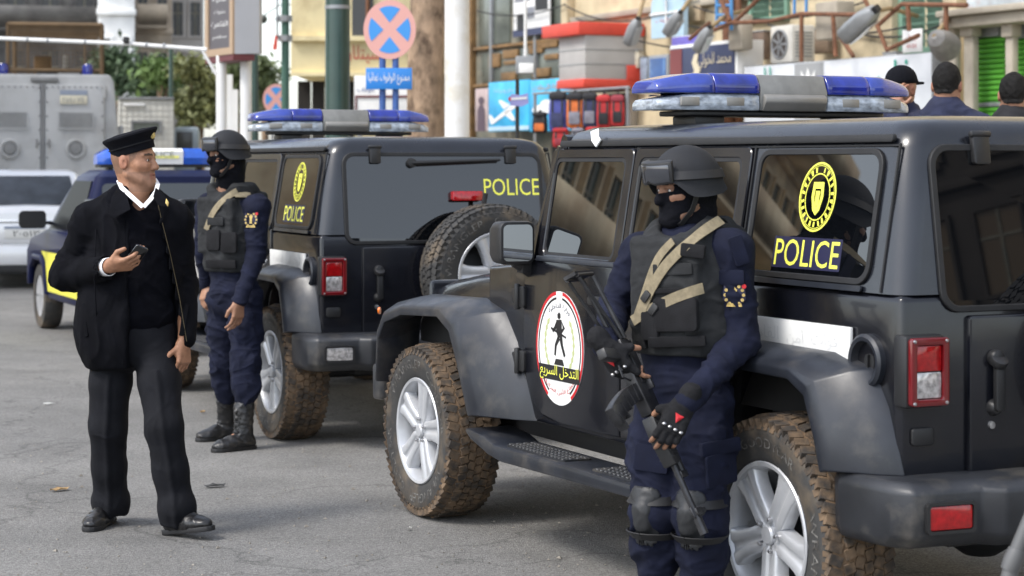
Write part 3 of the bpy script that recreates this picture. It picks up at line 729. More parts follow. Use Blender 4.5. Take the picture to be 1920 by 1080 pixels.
        for ax in range(3):
            o1, o2 = [(1, 2), (2, 0), (0, 1)][ax]
            a = S.take(range(S.shape[ax] - 1), ax); b = S.take(range(1, S.shape[ax]), ax)
            e = np.argwhere(a != b); fl = a[tuple(e.T)]
            ok = (e[:, o1] > 0) & (e[:, o2] > 0); e = e[ok]; fl = fl[ok]
            d1 = np.zeros(3, int); d1[o1] = 1; d2 = np.zeros(3, int); d2[o2] = 1
            q = np.stack([ids[tuple((e - d1 - d2).T)], ids[tuple((e - d2).T)], ids[tuple(e.T)], ids[tuple((e - d1).T)]], 1)
            q[~fl] = q[~fl][:, ::-1]; F.append(q)
        return V.astype(np.float32), np.concatenate(F)

def vnorm(V, F):
    n = np.cross(V[F[:, 2]] - V[F[:, 0]], V[F[:, 3]] - V[F[:, 1]]); N = np.zeros_like(V)
    for j in range(4):
        for a in range(3): N[:, a] += np.bincount(F[:, j], n[:, a], len(V))
    return N / np.maximum(np.linalg.norm(N, axis=1, keepdims=True), 1e-9)
def smooth_net(V, F, it=2, lam=.5):
    for _ in range(it):
        S = np.zeros_like(V); C = np.zeros(len(V))
        for j in range(4):
            for a in range(3): S[:, a] += np.bincount(F[:, j], V[F[:, (j + 1) % 4], a], len(V)) + np.bincount(F[:, (j + 1) % 4], V[F[:, j], a], len(V))
            C += np.bincount(F[:, j], minlength=len(V)) + np.bincount(F[:, (j + 1) % 4], minlength=len(V))
        V = V + lam * (S / C[:, None] - V)
    return V.astype(np.float32)
def crease(V, J, amp=.008, rad=.11, fr=26, sd=0):
    w = 0
    for k, (j, ax) in enumerate(J):
        ax = np.array(Vector(ax).normalized(), np.float32); d = V - np.array(j, np.float32); t = d @ ax; q = np.stack([t * fr + vnoise(V * 7, sd + k) * 1.8, d[:, 0] * 8, d[:, 1] * 8], 1) @ _RQ.T
        w = w + (np.maximum(0, ridged(q, sd + 31 + k)) ** 1.5 - .35) * amp * np.exp(-(d ** 2).sum(1) / rad ** 2)
    return w
def net_obj(name, VF, m, parent=None, col=None):
    V, F = VF
    me = bpy.data.meshes.new(name)
    me.vertices.add(len(V)); me.vertices.foreach_set('co', np.ascontiguousarray(V, np.float32).ravel())
    me.loops.add(F.size); me.loops.foreach_set('vertex_index', np.ascontiguousarray(F, np.int32).ravel())
    me.polygons.add(len(F)); me.polygons.foreach_set('loop_start', np.arange(0, F.size, 4, dtype=np.int32))
    me.polygons.foreach_set('loop_total', np.full(len(F), 4, np.int32)) if False else None
    me.update(calc_edges=True); me.validate()
    if col is not None:
        at = me.color_attributes.new('Col', 'FLOAT_COLOR', 'POINT'); at.data.foreach_set('color', np.concatenate([col, np.ones((len(col), 1))], 1).astype(np.float32).ravel())
    me.shade_smooth()
    for k in (m if isinstance(m, (list, tuple)) else [m]): me.materials.append(k)
    return link(name, me, parent)
def cloth(S, name, m, parent, amp=.006, scale=(9, 9, 16), sd=0, it=2, fine=.0015, extra=None, pin=None):
    V, F = S.net(); V = smooth_net(V, F, it); N = vnorm(V, F)
    wp = V * np.array(scale) + np.stack([vnoise(V * 6, sd + 9), vnoise(V * 6, sd + 12), vnoise(V * 6, sd + 15)], 1) * .8
    w = (np.maximum(0, ridged(wp, sd)) ** 1.8 - .3) * amp * 1.5 + ridged(wp * 2.1, sd + 3) * amp * .45 + ridged(wp * 4.3, sd + 6) * amp * .16 + vnoise(V * 70, sd + 5) * fine * .3
    if extra is not None: w = w + extra(V)
    if pin is not None: w = w * pin(V)
    return net_obj(name, (V + N * w[:, None], F), m, parent)
# ------------------------------------------------------------------ people
SKIN = mat('skin', (.36, .19, .115), .5, attr=True, spec=.4, var=.10, vs=60, bump=.05, bs=300)
SKINB = (.30, .155, .095)
NAVYU = mat('navy_uniform', (.0080, .0100, .0240), .88, spec=.2, var=.25, vs=14, bump=.25, bs=420)
JACKET = mat('black_wool', (.0042, .0044, .0062), .95, spec=.10, var=.3, vs=12, bump=.3, bs=300)
SWEAT = mat('dark_jumper', (.0034, .0036, .0058), .95, spec=.08, var=.2, vs=30, bump=.5, bs=260, stretch=(1, 1, 3))
TROU = mat('black_trousers', (.0062, .0066, .0092), .82, spec=.2, var=.25, vs=10, bump=.15, bs=300)
VESTM = mat('vest_cloth', (.024, .025, .0265), .9, spec=.25, var=.3, vs=16, bump=.35, bs=330)
VESTD = mat('vest_dark_cloth', (.011, .011, .0125), .88, spec=.25, var=.3, vs=16, bump=.35, bs=330)
MASKM = mat('black_knit', (.0055, .0058, .0085), .95, spec=.15, var=.2, vs=40, bump=.3, bs=500)
HELM = mat('helmet_cover', (.017, .018, .021), .75, spec=.3, var=.2, vs=9, bump=.2, bs=260)
BOOTM = mat('boot_leather', (.012, .012, .013), .38, spec=.5, var=.5, vs=18, bump=.15, bs=130, col2=(.05, .045, .04), c2s=14, c2t=.62)
SHOEM = mat('shoe_leather', (.009, .009, .010), .34, spec=.45, coat=.1, var=.3, vs=20, col2=(.04, .036, .032), c2s=12, c2t=.62)
TAN = mat('tan_webbing', (.235, .195, .125), .9, var=.25, vs=40, bump=.3, bs=400)
SHIRT = mat('white_shirt', (.76, .76, .77), .8, bump=.1, bs=200)
GUNM = mat('gun_steel', (.045, .045, .048), .36, metal=.6, var=.4, vs=20)
GUNP = mat('gun_polymer', (.022, .022, .023), .45, var=.2, vs=20)
GOLD = mat('gold_thread', (.52, .38, .13), .5, metal=.3, var=.4, vs=60)
GOGL = mat('goggle_lens', (.10, .105, .12), .06, metal=.75, var=.1, vs=5)
KNEEM = mat('knee_pad_shell', (.017, .018, .020), .5, var=.25, vs=12, bump=.1, bs=200)
EYEW = mat('eye_white', (.62, .58, .54), .25); EYED = mat('eye_iris', (.02, .012, .008), .15)
PHONE = mat('phone_black', (.008, .008, .009), .12, coat=.5)

def V3(*a): return np.array(a, float)
def hframe(f, u=(0, 0, 1)):
    f = np.array(Vector(f).normalized()); u = np.array(u, float); r = np.cross(f, u); r /= np.linalg.norm(r); u = np.cross(r, f)
    return r, f, u                                                         # right-hand side, forward, up
def head_vol(S, o, fr, infl=0., face=True, neck=None):
    r, f, u = fr; R = Matrix((tuple(r), tuple(f), tuple(u))).transposed()
    q = lambda a, b, c: o + r * a + f * b + u * c
    S.ell(q(0, -.012, .028), V3(.077, .099, .098) + infl, R, .01)
    S.ell(q(0, .028, -.03), V3(.061, .064, .086) + infl, R, .03)
    S.ell(q(0, .045, -.085), V3(.043, .043, .032) + infl, R, .03)
    S.cap(q(-.012, .078, -.104), q(.012, .078, -.104), .015 + infl, k=.02)
    if neck is not None: S.cap(q(0, -.028, -.05), neck, .057 + infl, .064 + infl, .03)
    S.cap(q(0, .084, .015), q(0, .108, -.030), .009 + infl * .7, .0135 + infl * .7, .012)
    if not face: return
    for s in (-1, 1):
        S.cap(q(s * .050, .052, -.02), q(s * .036, .072, -.022), .018 + infl, k=.02)
        S.cap(q(s * .014, .086, .026), q(s * .046, .071, .026), .010 + infl, k=.012)
        S.cap(q(s * .012, .097, -.036), q(s * .013, .092, -.036), .0085 + infl, k=.006)
        S.ell(q(s * .031, .099, .003), V3(.0175, .020, .0115), R, .008, 'sub')
        S.ell(q(s * .031, .0745, .002), V3(.0145, .0135, .0125), R, .003)
        S.cap(q(s * .019, .086, .0115), q(s * .043, .080, .010), .0045, k=.004)
        S.cap(q(s * .020, .084, -.009), q(s * .042, .079, -.008), .004, k=.005)
        S.ell(q(s * .079, -.014, -.006), V3(.010, .021, .033), R, .008)
        S.cap(q(s * .089, -.006, -.004), q(s * .089, -.004, -.016), .008, k=.004, mode='sub')
        S.cap(q(s * .040, .055, -.088), q(s * .058, .0, -.060), .016, .018, .02)
    S.cap(q(-.020, .084, -.062), q(.020, .084, -.062), .0075, k=.008); S.cap(q(-.006, .091, -.060), q(.006, .091, -.060), .007, k=.006)
    S.cap(q(-.017, .083, -.076), q(.017, .083, -.076), .0085, k=.007); S.cap(q(-.024, .094, -.069), q(.024, .094, -.069), .003, k=.004, mode='sub')
def fingers(S, w, d, n, hand, curl, infl=0., segs=3, sc=1., thumb=((.55, .75, .25), (.8, .35, .5)), palm=True, spread=.1, k=.003):
    """hand=+1 right, -1 left; d along the hand, n out of the palm"""
    d = np.array(Vector(d).normalized()); n = np.array(n, float); n = n - d * (n @ d); n /= np.linalg.norm(n); t = np.cross(d, n) * hand
    q = lambda a, b, c: w + (d * a + t * b + n * c) * sc
    if palm:
        for i in range(4): S.cap(q(.006, (.018 - .012 * i), .0), q(.088 - .003 * abs(i - 1), .031 - .0205 * i, -.002), .0155 + infl, .0125 + infl, .012)
        S.cap(q(.01, .022, .008), q(.05, .034, .012), .017 + infl, .014 + infl, .015); S.cap(q(-.03, 0, 0), q(.015, 0, 0), .025 + infl, .024 + infl, .015)
    for i in range(4):
        p = q(.088 - .004 * abs(i - 1), .031 - .0205 * i, -.002); L = [(.044, .027, .022), (.049, .030, .023), (.045, .028, .022), (.035, .021, .019)][i]; a = 0
        sp = spread * (1.5 - i) * .6; cu = curl[i] if isinstance(curl[0], (list, tuple)) else curl
        for j in range(segs):
            a += cu[j]; dd = d * math.cos(a) + n * math.sin(a) + t * sp * math.cos(a); p2 = p + dd * L[j] * sc
            S.cap(p, p2, (.0098 - .0009 * j - .0008 * (i == 3)) * sc + infl, (.0092 - .0011 * j - .0008 * (i == 3)) * sc + infl, k); p = p2
    p = q(.028, .034, .008)
    for j in range(min(2, segs)):
        v = thumb[j]; dd = d * v[0] + t * v[1] + n * v[2]; dd /= np.linalg.norm(dd); p2 = p + dd * (.040, .032)[j] * sc
        S.cap(p, p2, (.0135 - .002 * j) * sc + infl, (.011 - .0015 * j) * sc + infl, .006 if j == 0 else k); p = p2
def shoe(S, heel, toe, w=.042, h=.07, boot=None):
    heel, toe = np.array(heel, float), np.array(toe, float); d = toe - heel; L = np.linalg.norm(d); d /= L; up = V3(0, 0, 1) - d * d[2]; up /= np.linalg.norm(up)
    q = lambda a, c: heel + d * a * L + up * c
    S.cap(q(.16, .034), q(.72, .030), w * .86, w * 1.0, .02, flat=(up, .72)); S.cap(q(.72, .030), q(.84, .027), w * 1.0, w * .80, .02, flat=(up, .66))
    S.cap(q(.20, .05), q(.55, .045), w * .85, w * .85, .03); S.cap(q(.24, .05), q(.26, h + .02), w * .82, w * .85, .03)
    if boot is not None: S.cap(q(.26, h), boot, w * 1.05, w * 1.16, .02)
    S.plane(heel + up * .0, -up)
def sole(heel, toe, w, name, m, parent):
    heel, toe = Vector(heel), Vector(toe); d = (toe - heel).normalized(); sd, up, _ = frame(d); L = (toe - heel).length; mb = MB()
    pr = [(0., .55), (.05, .78), (.25, .82), (.5, .86), (.7, 1.06), (.85, .98), (.96, .62), (1.0, .2)]
    o = [heel + d * L * a + sd * w * b for a, b in pr] + [heel + d * L * a - sd * w * b for a, b in reversed(pr)]
    mb.loft([[p + up * -.004 for p in o], [p + up * .018 for p in o]]); mb.build(name, m, parent, bevel=.003)
def ray_hit(S, base, u, v, lift=0.):
    """where the sight line of photo pixel (u, v) meets the volume; local point and normal"""
    d = np.array([(u - 960) / FPX, 1., -(v - HOR) / FPX]); d /= np.linalg.norm(d); o = np.array([0, 0, EYE]) - np.array(base)
    t0 = max(0., (S.lo[1] - o[1]) / d[1]); A = S.a
    for t in np.arange(t0, t0 + 1.6, .002):
        p = o + d * t; i = ((p - S.lo) / S.h).round().astype(int)
        if (i < 1).any() or (i >= np.array(A.shape) - 1).any(): continue
        if A[tuple(i)] < lift:
            x, y, z = i; n = np.array([A[x + 1, y, z] - A[x - 1, y, z], A[x, y + 1, z] - A[x, y - 1, z], A[x, y, z + 1] - A[x, y, z - 1]]); n /= max(np.linalg.norm(n), 1e-6)
            return p, n
    return None
def surf_strap(S, base, px, w, name, m, parent, t=.006, lift=.004):
    H = []
    for (u0, v0), (u1, v1) in zip(px[:-1], px[1:]):
        k = max(2, int(math.hypot(u1 - u0, v1 - v0) / 9))
        for i in range(k): H.append(ray_hit(S, base, u0 + (u1 - u0) * i / k, v0 + (v1 - v0) * i / k, lift))
    H = [h for h in H if h is not None]
    if len(H) < 3: return
    pts = np.array([h[0] for h in H]); ns = np.array([h[1] for h in H])
    for _ in range(4): pts[1:-1] = (pts[:-2] + pts[1:-1] * 2 + pts[2:]) / 4; ns[1:-1] = (ns[:-2] + ns[1:-1] * 2 + ns[2:]) / 4
    mb = MB(); mb.strap([Vector(p) for p in pts], [Vector(n) for n in ns], w, t); return mb.build(name, m, parent, smooth=True)
def surf_patch(S, base, u, v, w, h, name, m, parent, thick=.01, r=.2, lift=.0, poly=None, roll=0., upv=(0, 0, 1), bev=.002):
    hit = ray_hit(S, base, u, v, lift)
    if hit is None: return None
    p, n = hit; n = Vector(n); sd = Vector(upv).cross(n).normalized(); up = n.cross(sd); c, s_ = math.cos(roll), math.sin(roll)
    sd, up = sd * c + up * s_, up * c - sd * s_
    pl = poly or rrect(-w / 2, -h / 2, w / 2, h / 2, min(w, h) * r, 3); mb = MB()
    mb.prism(pl, lambda a, b, q: Vector(p) + sd * a + up * b + n * q, -thick * .8, thick); return mb.build(name, m, parent, bevel=bev, seg=2)
def skin_cols(V, base, o, fr, tone, hair=None):
    r, f, u = fr; d = V - o; a, b, c = d @ r, d @ f, d @ u; C = np.tile(np.array(tone, np.float32), (len(V), 1))
    nz = vnoise(V * 35, 4)[:, None]; C *= 1 + .12 * nz + .10 * vnoise(V * 140, 8)[:, None]
    def paint(m, col, k=1.): C[m] = C[m] * (1 - k) + np.array(col) * k
    head = (np.abs(a) < .12) & (b > -.15) & (b < .15) & (c > -.14) & (c < .16)
    lips = head & (np.abs(a) < .026) & (b > .078) & (c > -.086) & (c < -.055); paint(lips, (.22, .075, .06), .7)
    jaw = head & (b > .0) & (c < -.048) & ~lips; paint(jaw, (.12, .078, .058), .38)
    brow = head & (np.abs(np.abs(a) - .031) < .021) & (b > .06) & (np.abs(c - .0275 + .05 * np.abs(np.abs(a) - .033)) < .0055); paint(brow, (.018, .012, .010), .9)
    eye = head & (np.abs(np.abs(a) - .031) < .017) & (b > .065) & (np.abs(c - .002) < .011); paint(eye, (.12, .06, .045), .45)
    cheek = head & (np.abs(np.abs(a) - .045) < .02) & (b > .03) & (np.abs(c + .025) < .02); paint(cheek, (.40, .18, .11), .25)
    ear = head & (np.abs(a) > .074) & (np.abs(c) < .05); paint(ear, (.38, .15, .10), .45)
    if hair == 'shaved':
        m = head & (c > -.055 + np.maximum(0, (b + .03)) * 1.0) & (b < .052 - .3 * np.maximum(0, .05 - c)) & (np.abs(a) < .083); m &= ~((np.abs(a) > .070) & (b > -.04) & (b < .012) & (c < .03)); paint(m, (.075, .052, .040), .50)
        paint(head & (c > .075), (.02, .016, .014), .8)
    return C
def eyes(parent, o, fr):
    r, f, u = fr
    for s in (-1, 1):
        c = o + r * s * .031 + f * .0755 + u * .002; mb = MB(); R = Matrix((tuple(r), tuple(f), tuple(u))).transposed()
        mb.sphere(c, (.0135, .0135, .0108), 14, 10, R); mb.cur = 1; mb.sphere(c + f * .0095 + r * .001, (.0062, .0050, .0064), 10, 8, R); mb.build('eye', [EYEW, EYED], parent)

def helmet_parts(person, o, fr, goggles=True, gl_side=0.):
    r, f, u = fr; q = lambda a, b, c: Vector(o + r * a + f * b + u * c); mb = MB(); n = 48; rings = []
    def rim(t):                                           # height of the rim round the head, t=0 front
        a = abs(((t + math.pi) % (2 * math.pi)) - math.pi)
        return .036 - .066 * (1 / (1 + math.exp(-(a - .95) * 9))) + .012 * (1 / (1 + math.exp(-(a - 2.3) * 8)))
    def P_(t, h, ex=0.):
        top = .146; k = min(1., max(0., (h + .06) / (top + .06))); s = math.sqrt(max(0., 1 - max(0, (k - .25) / .75) ** 2.3)); fl = .010 * math.exp(-((h - rim(t)) / .016) ** 2)
        return q(math.sin(t) * (.112 * s + fl + ex), -.012 + math.cos(t) * (.134 * s + fl + ex), h)
    T = [2 * math.pi * i / n for i in range(n)]
    for j in range(15):
        e = j / 14; rings.append([P_(t, rim(t) + (.146 - rim(t)) * math.sin(e * math.pi / 2) ** .9) for t in T])
    inner = [[P_(t, rim(t) + .004, -.010) for t in T], [P_(t, rim(t) + .05, -.014) for t in T]]
    mb.loft([inner[1], inner[0]] + rings, caps=True); he = mb.build('helmet', HELM, person, angle=70)
    for (dz, wd) in ((.042, .030),):
        mb = MB(); loop = [P_(t, .045 + .010 * math.cos(t) + (.0 if True else 0), .004) for t in [math.radians(35 + 290 * i / 30) for i in range(31)]]
        nr = [(p - Vector(o)).normalized() for p in loop]; mb.strap(loop, nr, wd, .005); mb.build('goggle_strap', BLACK, he, smooth=True)
    for s in (-1, 1):
        mb = MB(); mb.strap([q(s * .100, .02, -.02), q(s * .085, .035, -.07), q(s * .05, .062, -.115), q(0, .075, -.128)], Vector(r * s), .018, .004); mb.build('chin_strap', BLACK, he)
    if goggles:
        zc = .066; gp = lambda a, h, d: Vector(o + r * (math.sin(a) * (.119 + d)) + f * (-.010 + math.cos(a) * (.140 + d)) + u * (zc + h - .25 * (d)))
        A = [math.radians(-42 + 84 * i / 16) for i in range(17)]
        def shell(h, d0, d1, inset=0.):
            m = MB(); sec = []
            for a in A:
                kk = math.cos(a * 1.6) if inset == 0 else math.cos(a * 1.6); hh = h * (.72 + .28 * max(0, kk)) - (.010 * math.exp(-(a / .12) ** 2) if True else 0)
                sec.append([gp(a * (1 - inset), -hh, d0), gp(a * (1 - inset), -hh, d1), gp(a * (1 - inset), h, d1), gp(a * (1 - inset), h, d0)])
            m.loft(sec); return m
        g = shell(.040, -.016, .012).build('goggles', BLKPL, he, bevel=.005)
        shell(.031, .008, .0145, .10).build('goggle_lens', GOGL, g, bevel=.002)
    return he

def badge(S, base, u, v, sz, name, parent, red=True):
    b = surf_patch(S, base, u, v, sz, sz * 1.15, name, NAVYD, parent, .003, poly=[(-sz * .45, sz * .45), (sz * .45, sz * .45), (sz * .5, -sz * .2), (0, -sz * .6), (-sz * .5, -sz * .2)])
    hit = ray_hit(S, base, u, v, .0)
    if b is None or hit is None: return
    p, n = Vector(hit[0]), Vector(hit[1]); sd = Vector((0, 0, 1)).cross(n).normalized(); up = n.cross(sd); fn = lambda a, c, q: p + sd * a * sz + up * c * sz + n * (.0035 + q)
    mb = MB()
    for k in range(11):
        t = math.radians(-60 + 300 * k / 10) + math.pi; c = (.40 * math.cos(t), .42 * math.sin(t)); mb.prism(ellipse(c[0], c[1], .075, .075, 7), fn, 0, .002)
    mb.prism([(-.10, -.25), (.10, -.25), (.07, .05), (.13, .22), (0, .36), (-.13, .22), (-.07, .05)], fn, 0, .002); mb.prism([(-.34, -.50), (.34, -.50), (.30, -.36), (-.30, -.36)], fn, 0, .002)
    mb.build('badge_embroidery', GOLD, b, smooth=False)
    if red: mb = MB(); mb.prism(ellipse(.42, .38, .10, .10, 10), fn, 0, .004); mb.build('badge_flag', RED, b)

def tactical(base, J, label, kit):
    """a masked officer in navy with helmet and vest; J: joints in world coordinates"""
    base = np.array(base, float); J = {k: np.array(v) - base for k, v in J.items()}
    fr = hframe(J['hf'], kit.get('hu', (0, 0, 1))); o = J['head']; f = np.array(Vector(J['bf'] + base).normalized()) if False else np.array(Vector(kit['bf']).normalized()); l = np.cross(V3(0, 0, 1), f)
    allp = np.array([v for k, v in J.items() if k not in ('hf',)]); lo, hi = allp.min(0) - .2, allp.max(0) + .2; lo[2] = -.02; hi[2] = o[2] + .2
    # --- body, one surface
    S = SDF(lo, hi, .0042)
    head_vol(S, o, fr, neck=J['neck'])
    S.chain([J['neck'], J['chest'], J['pelvis']], [.075, .095, .09], .05)
    for s in 'LR':
        S.chain([J['chest'] + (J['sh' + s] - J['chest']) * .4, J['sh' + s], J['el' + s], J['wr' + s]], [.06, .045, .034, .024], .02)
        S.chain([J['pelvis'], J['hip' + s], J['kn' + s], J['an' + s]], [.07, .066, .042, .026], .02); S.cap(J['an' + s], J['an' + s] * .75 + J['toe' + s] * .25, .024, .022, .01)
        hd = kit['hand' + s]; fingers(S, J['wr' + s], hd['d'], hd['n'], -1 if s == 'L' else 1, hd['curl'], thumb=hd.get('thumb', ((.55, .75, .25), (.8, .35, .5))))
    V, F = S.net(); V = smooth_net(V, F, 1, .35); C = skin_cols(V, base, o, fr, SKINB)
    person = net_obj('person', (V, F), SKIN, None, C); person.location = base
    tag(person, label, 'person', None); eyes(person, o, fr)
    # --- uniform shirt
    U = SDF(lo, hi, .006)
    ch = J['chest']; pv = J['pelvis']
    U.ell(ch, (.175, .125, .21), Matrix((tuple(-l), tuple(f), (0, 0, 1))).transposed(), .03)
    U.ell((ch + pv) / 2 + V3(0, 0, -.03), (.165, .128, .20), Matrix((tuple(-l), tuple(f), (0, 0, 1))).transposed(), .05)
    U.ell(pv + V3(0, 0, -.02), (.168, .135, .13), Matrix((tuple(-l), tuple(f), (0, 0, 1))).transposed(), .04)
    U.cap(J['shL'], J['shR'], .066, k=.04); U.cap(J['neck'], J['neck'] + V3(0, 0, .05) , .070, .066, .02)
    for s in 'LR':
        U.chain([J['sh' + s], J['el' + s], J['wr' + s] - (J['wr' + s] - J['el' + s]) * .05], [.075, .056, .040], .025)
        U.cap(J['wr' + s] - (J['wr' + s] - J['el' + s]) * .16, J['wr' + s] - (J['wr' + s] - J['el' + s]) * .04, .043, k=.004)
    zc = pv[2] - .10; U.plane((0, 0, zc), (0, 0, -1), .01)
    cj = [(J['el' + s], J['wr' + s] - J['sh' + s]) for s in 'LR'] + [((J['sh' + s] + J['el' + s]) / 2, J['el' + s] - J['sh' + s] + l * .1) for s in 'LR'] + [((J['wr' + s] + J['el' + s]) / 2, J['wr' + s] - J['el' + s]) for s in 'LR'] + [(pv + f * .1, (0, 0, 1))]
    shirt = cloth(U, 'uniform_shirt', NAVYU, person, .0055, (8, 8, 13), 11, extra=lambda V_: crease(V_, cj, .007, .12, 26, 5))
    # --- balaclava with an eye slit
    B = SDF(o - .22, o + .2, .005); head_vol(B, o, fr, .0085, face=False, neck=J['neck'] + V3(0, 0, .01))
    for s in (-1, 1): B.ell(o + fr[0] * s * .079 - fr[1] * .014 - fr[2] * .006, (.020, .032, .043), Matrix((tuple(fr[0]), tuple(fr[1]), tuple(fr[2]))).transposed(), .012)
    B.cap(o - fr[1] * .04 - fr[2] * .05, J['neck'] + V3(0, 0, -.01), .070, .082, .03)
    r_, f_, u_ = fr; B.box(o + f_ * .10 + u_ * .009, (.050, .06, .0125), Matrix((tuple(r_), tuple(f_), tuple(u_))).transposed(), .012, .004, 'sub')
    cloth(B, 'balaclava', MASKM, person, .0022, (25, 25, 40), 3)
    helmet_parts(person, o, fr)
    # --- trousers, boots, pads
    T = SDF(V3(lo[0], lo[1], 0), V3(hi[0], hi[1], pv[2] + .12), .006)
    T.ell(pv + V3(0, 0, -.05), (.158, .128, .12), Matrix((tuple(-l), tuple(f), (0, 0, 1))).transposed(), .03)
    for s in 'LR':
        k_, a_ = J['kn' + s], J['an' + s]; T.chain([J['hip' + s], J['hip' + s] * .5 + k_ * .5, k_, k_ * .66 + a_ * .34 + f * -.012, k_ * .48 + a_ * .52], [.100, .094, .080, .083, kit.get('cuff', .070)], .03)
        sd = 1 if s == 'L' else -1; T.box(J['hip' + s] * .58 + k_ * .42 + l * sd * .078, (.055, .02, .085), Matrix((tuple(f), tuple(l), (0, 0, 1))).transposed(), .012, .012)
    T.plane((0, 0, pv[2] + .10), (0, 0, 1), .01)
    kj = [(J['kn' + s], (0, .3, 1)) for s in 'LR'] + [(J['hip' + s], (.4, 0, 1)) for s in 'LR'] + [(J['an' + s] * .5 + J['kn' + s] * .5, (0, 0, 1)) for s in 'LR'] + [(J['hip' + s] * .5 + J['kn' + s] * .5, (.5, 0, 1)) for s in 'LR']
    cloth(T, 'trousers', NAVYU, person, .008, (7, 7, 11), 21, fine=.002, extra=lambda V_: crease(V_, kj, .009, .15, 20, 9))
    for s in 'LR':
        a_, tt = J['an' + s], J['toe' + s]; dd = tt - a_; dd[2] = 0; dd /= np.linalg.norm(dd); heel = V3(a_[0], a_[1], .004) - dd * .075; toe = heel + dd * .285
        q = SDF(np.minimum(heel, toe) - .12, np.maximum(heel, toe) + V3(.12, .12, .36), .006); top = a_ * .62 + J['kn' + s] * .38 if kit.get('tall', 1) else a_ * .8 + J['kn' + s] * .2
        shoe(q, heel, toe, .049, .09, top)
        for zz in (.10, .14, .18, .22): q.cap(a_ + V3(0, 0, zz - a_[2]) + dd * .052, a_ + V3(0, 0, zz - a_[2] + .004) + dd * .050, .010, k=.006)
        bo = cloth(q, 'boot', BOOTM, person, .0035, (18, 18, 30), 31, fine=.001); sole(heel, toe, .050, 'sole', BLACK, bo)
        lc = MB()
        for i, zz in enumerate((.085, .105, .125, .145, .165, .185)):
            c = a_ + V3(0, 0, zz - a_[2]) + dd * (.072 - .003 * i); sdv = np.cross(dd, V3(0, 0, 1)); lc.tube([Vector(c - sdv * .028 - dd * .016), Vector(c), Vector(c + sdv * .028 - dd * .016)], .0035, 5)
        lc.build('bootlace', BLKPL, bo)
    return dict(person=person, base=base, J=J, U=U, T=T, fr=fr, f=f, l=l, lo=lo, hi=hi, S=S)

def vest(d, parent, kind):
    J, f, l, base = d['J'], d['f'], d['l'], d['base']; ch, pv = J['chest'], J['pelvis']; R = Matrix((tuple(-l), tuple(f), (0, 0, 1))).transposed()
    W = SDF(d['lo'], d['hi'], .006)
    W.ell(ch, (.196, .152, .23), R, .03); W.ell((ch + pv) / 2 + V3(0, 0, .0), (.190, .158, .20), R, .05)
    W.box(ch + f * .125 + V3(0, 0, -.02), (.135, .030, .16), R, .02, .03); W.box(ch - f * .120 + V3(0, 0, -.02), (.15, .045, .19), R, .02, .03)
    for s in 'LR': W.cap(J['neck'] * .55 + J['sh' + s] * .45 + V3(0, 0, .028) + f * .06, J['neck'] * .5 + J['sh' + s] * .5 + V3(0, 0, .036) - f * .07, .040, k=.03)
    W.plane(ch + V3(0, 0, .19), (0, 0, 1), .0) if False else None
    for s in 'LR': W.ell(J['sh' + s] + V3(0, 0, -.02) + (J['sh' + s] - ch) * .35, (.10, .13, .135), R, .02, 'sub')
    W.cap(J['neck'] + V3(0, 0, .0), J['neck'] + V3(0, 0, .12), .078, k=.01, mode='sub'); W.ell(J['neck'] + f * .08 + V3(0, 0, .04), (.08, .09, .085), R, .01, 'sub')
    W.plane((0, 0, pv[2] + .115), (0, 0, -1), .008)
    v = cloth(W, 'ballistic_vest', VESTM, parent, .004, (9, 9, 14), 41, fine=.002)
    d['W'] = W; d['vest'] = v
    return v
# ------------------------------------------------------------------ officer with the rifle, beside the near car
def PW(u, v, Y): return np.array(P(u, v, Y))
baseC = (0.60, 6.93, 0)
JC = dict(head=PW(1283, 352, 6.95), neck=PW(1300, 428, 6.98), chest=PW(1287, 520, 6.96), pelvis=PW(1285, 725, 6.95),
          shL=PW(1372, 470, 6.86), shR=PW(1205, 478, 7.07), elL=PW(1392, 640, 6.84), elR=PW(1152, 580, 7.13), wrL=PW(1283, 760, 6.60), wrR=PW(1136, 652, 6.70),
          hipL=PW(1322, 760, 6.90), hipR=PW(1240, 760, 7.0), knL=PW(1312, 965, 6.80), knR=PW(1228, 958, 6.90),
          anL=(0.655, 6.90, .09), anR=(0.50, 7.02, .09), toeL=(0.535, 6.70, .03), toeR=(0.37, 6.84, .03))
JC['hf'] = np.array(baseC) + V3(-.86, -.50, -.13)
kitC = dict(bf=(-.60, -.80, 0), hu=(0, 0, 1),
            handL=dict(d=(-.48, -.16, -.85), n=(-.12, .95, -.28), curl=[.25, .55, .5], thumb=((.5, .7, .5), (.7, .2, .7))),
            handR=dict(d=(.55, -.05, -.72), n=(.58, .75, .25), curl=[[.25, .35, .3], [.5, .9, .7], [.55, .95, .7], [.6, 1.0, .7]], thumb=((.5, .6, .6), (.6, .2, .8))))
C_ = tactical(baseC, JC, 'masked officer in helmet holding a rifle by the black police car', kitC)
pc = C_['person']; J = C_['J']
v = vest(C_, pc, 'C')
W, U, T = C_['W'], C_['U'], C_['T']
for (u, vv, w, h, m, tk, nm, ro) in ((1268, 590, .165, .115, VESTD, .016, 'pouch', .05), (1222, 610, .07, .10, VESTD, .018, 'pouch', .08), (1300, 470, .085, .045, VESTD, .012, 'pouch', -.1), (1262, 505, .15, .040, VESTM, .008, 'webbing_panel', .06),
                                     (1258, 545, .15, .016, VESTD, .006, 'webbing_strip', .06), (1270, 640, .20, .035, VESTD, .010, 'waist_band', .06), (1205, 645, .06, .03, VESTD, .010, 'waist_band', .1)):
    surf_patch(W, baseC, u, vv, w, h, nm, m, v, tk, .15, .0, roll=ro, bev=.005)
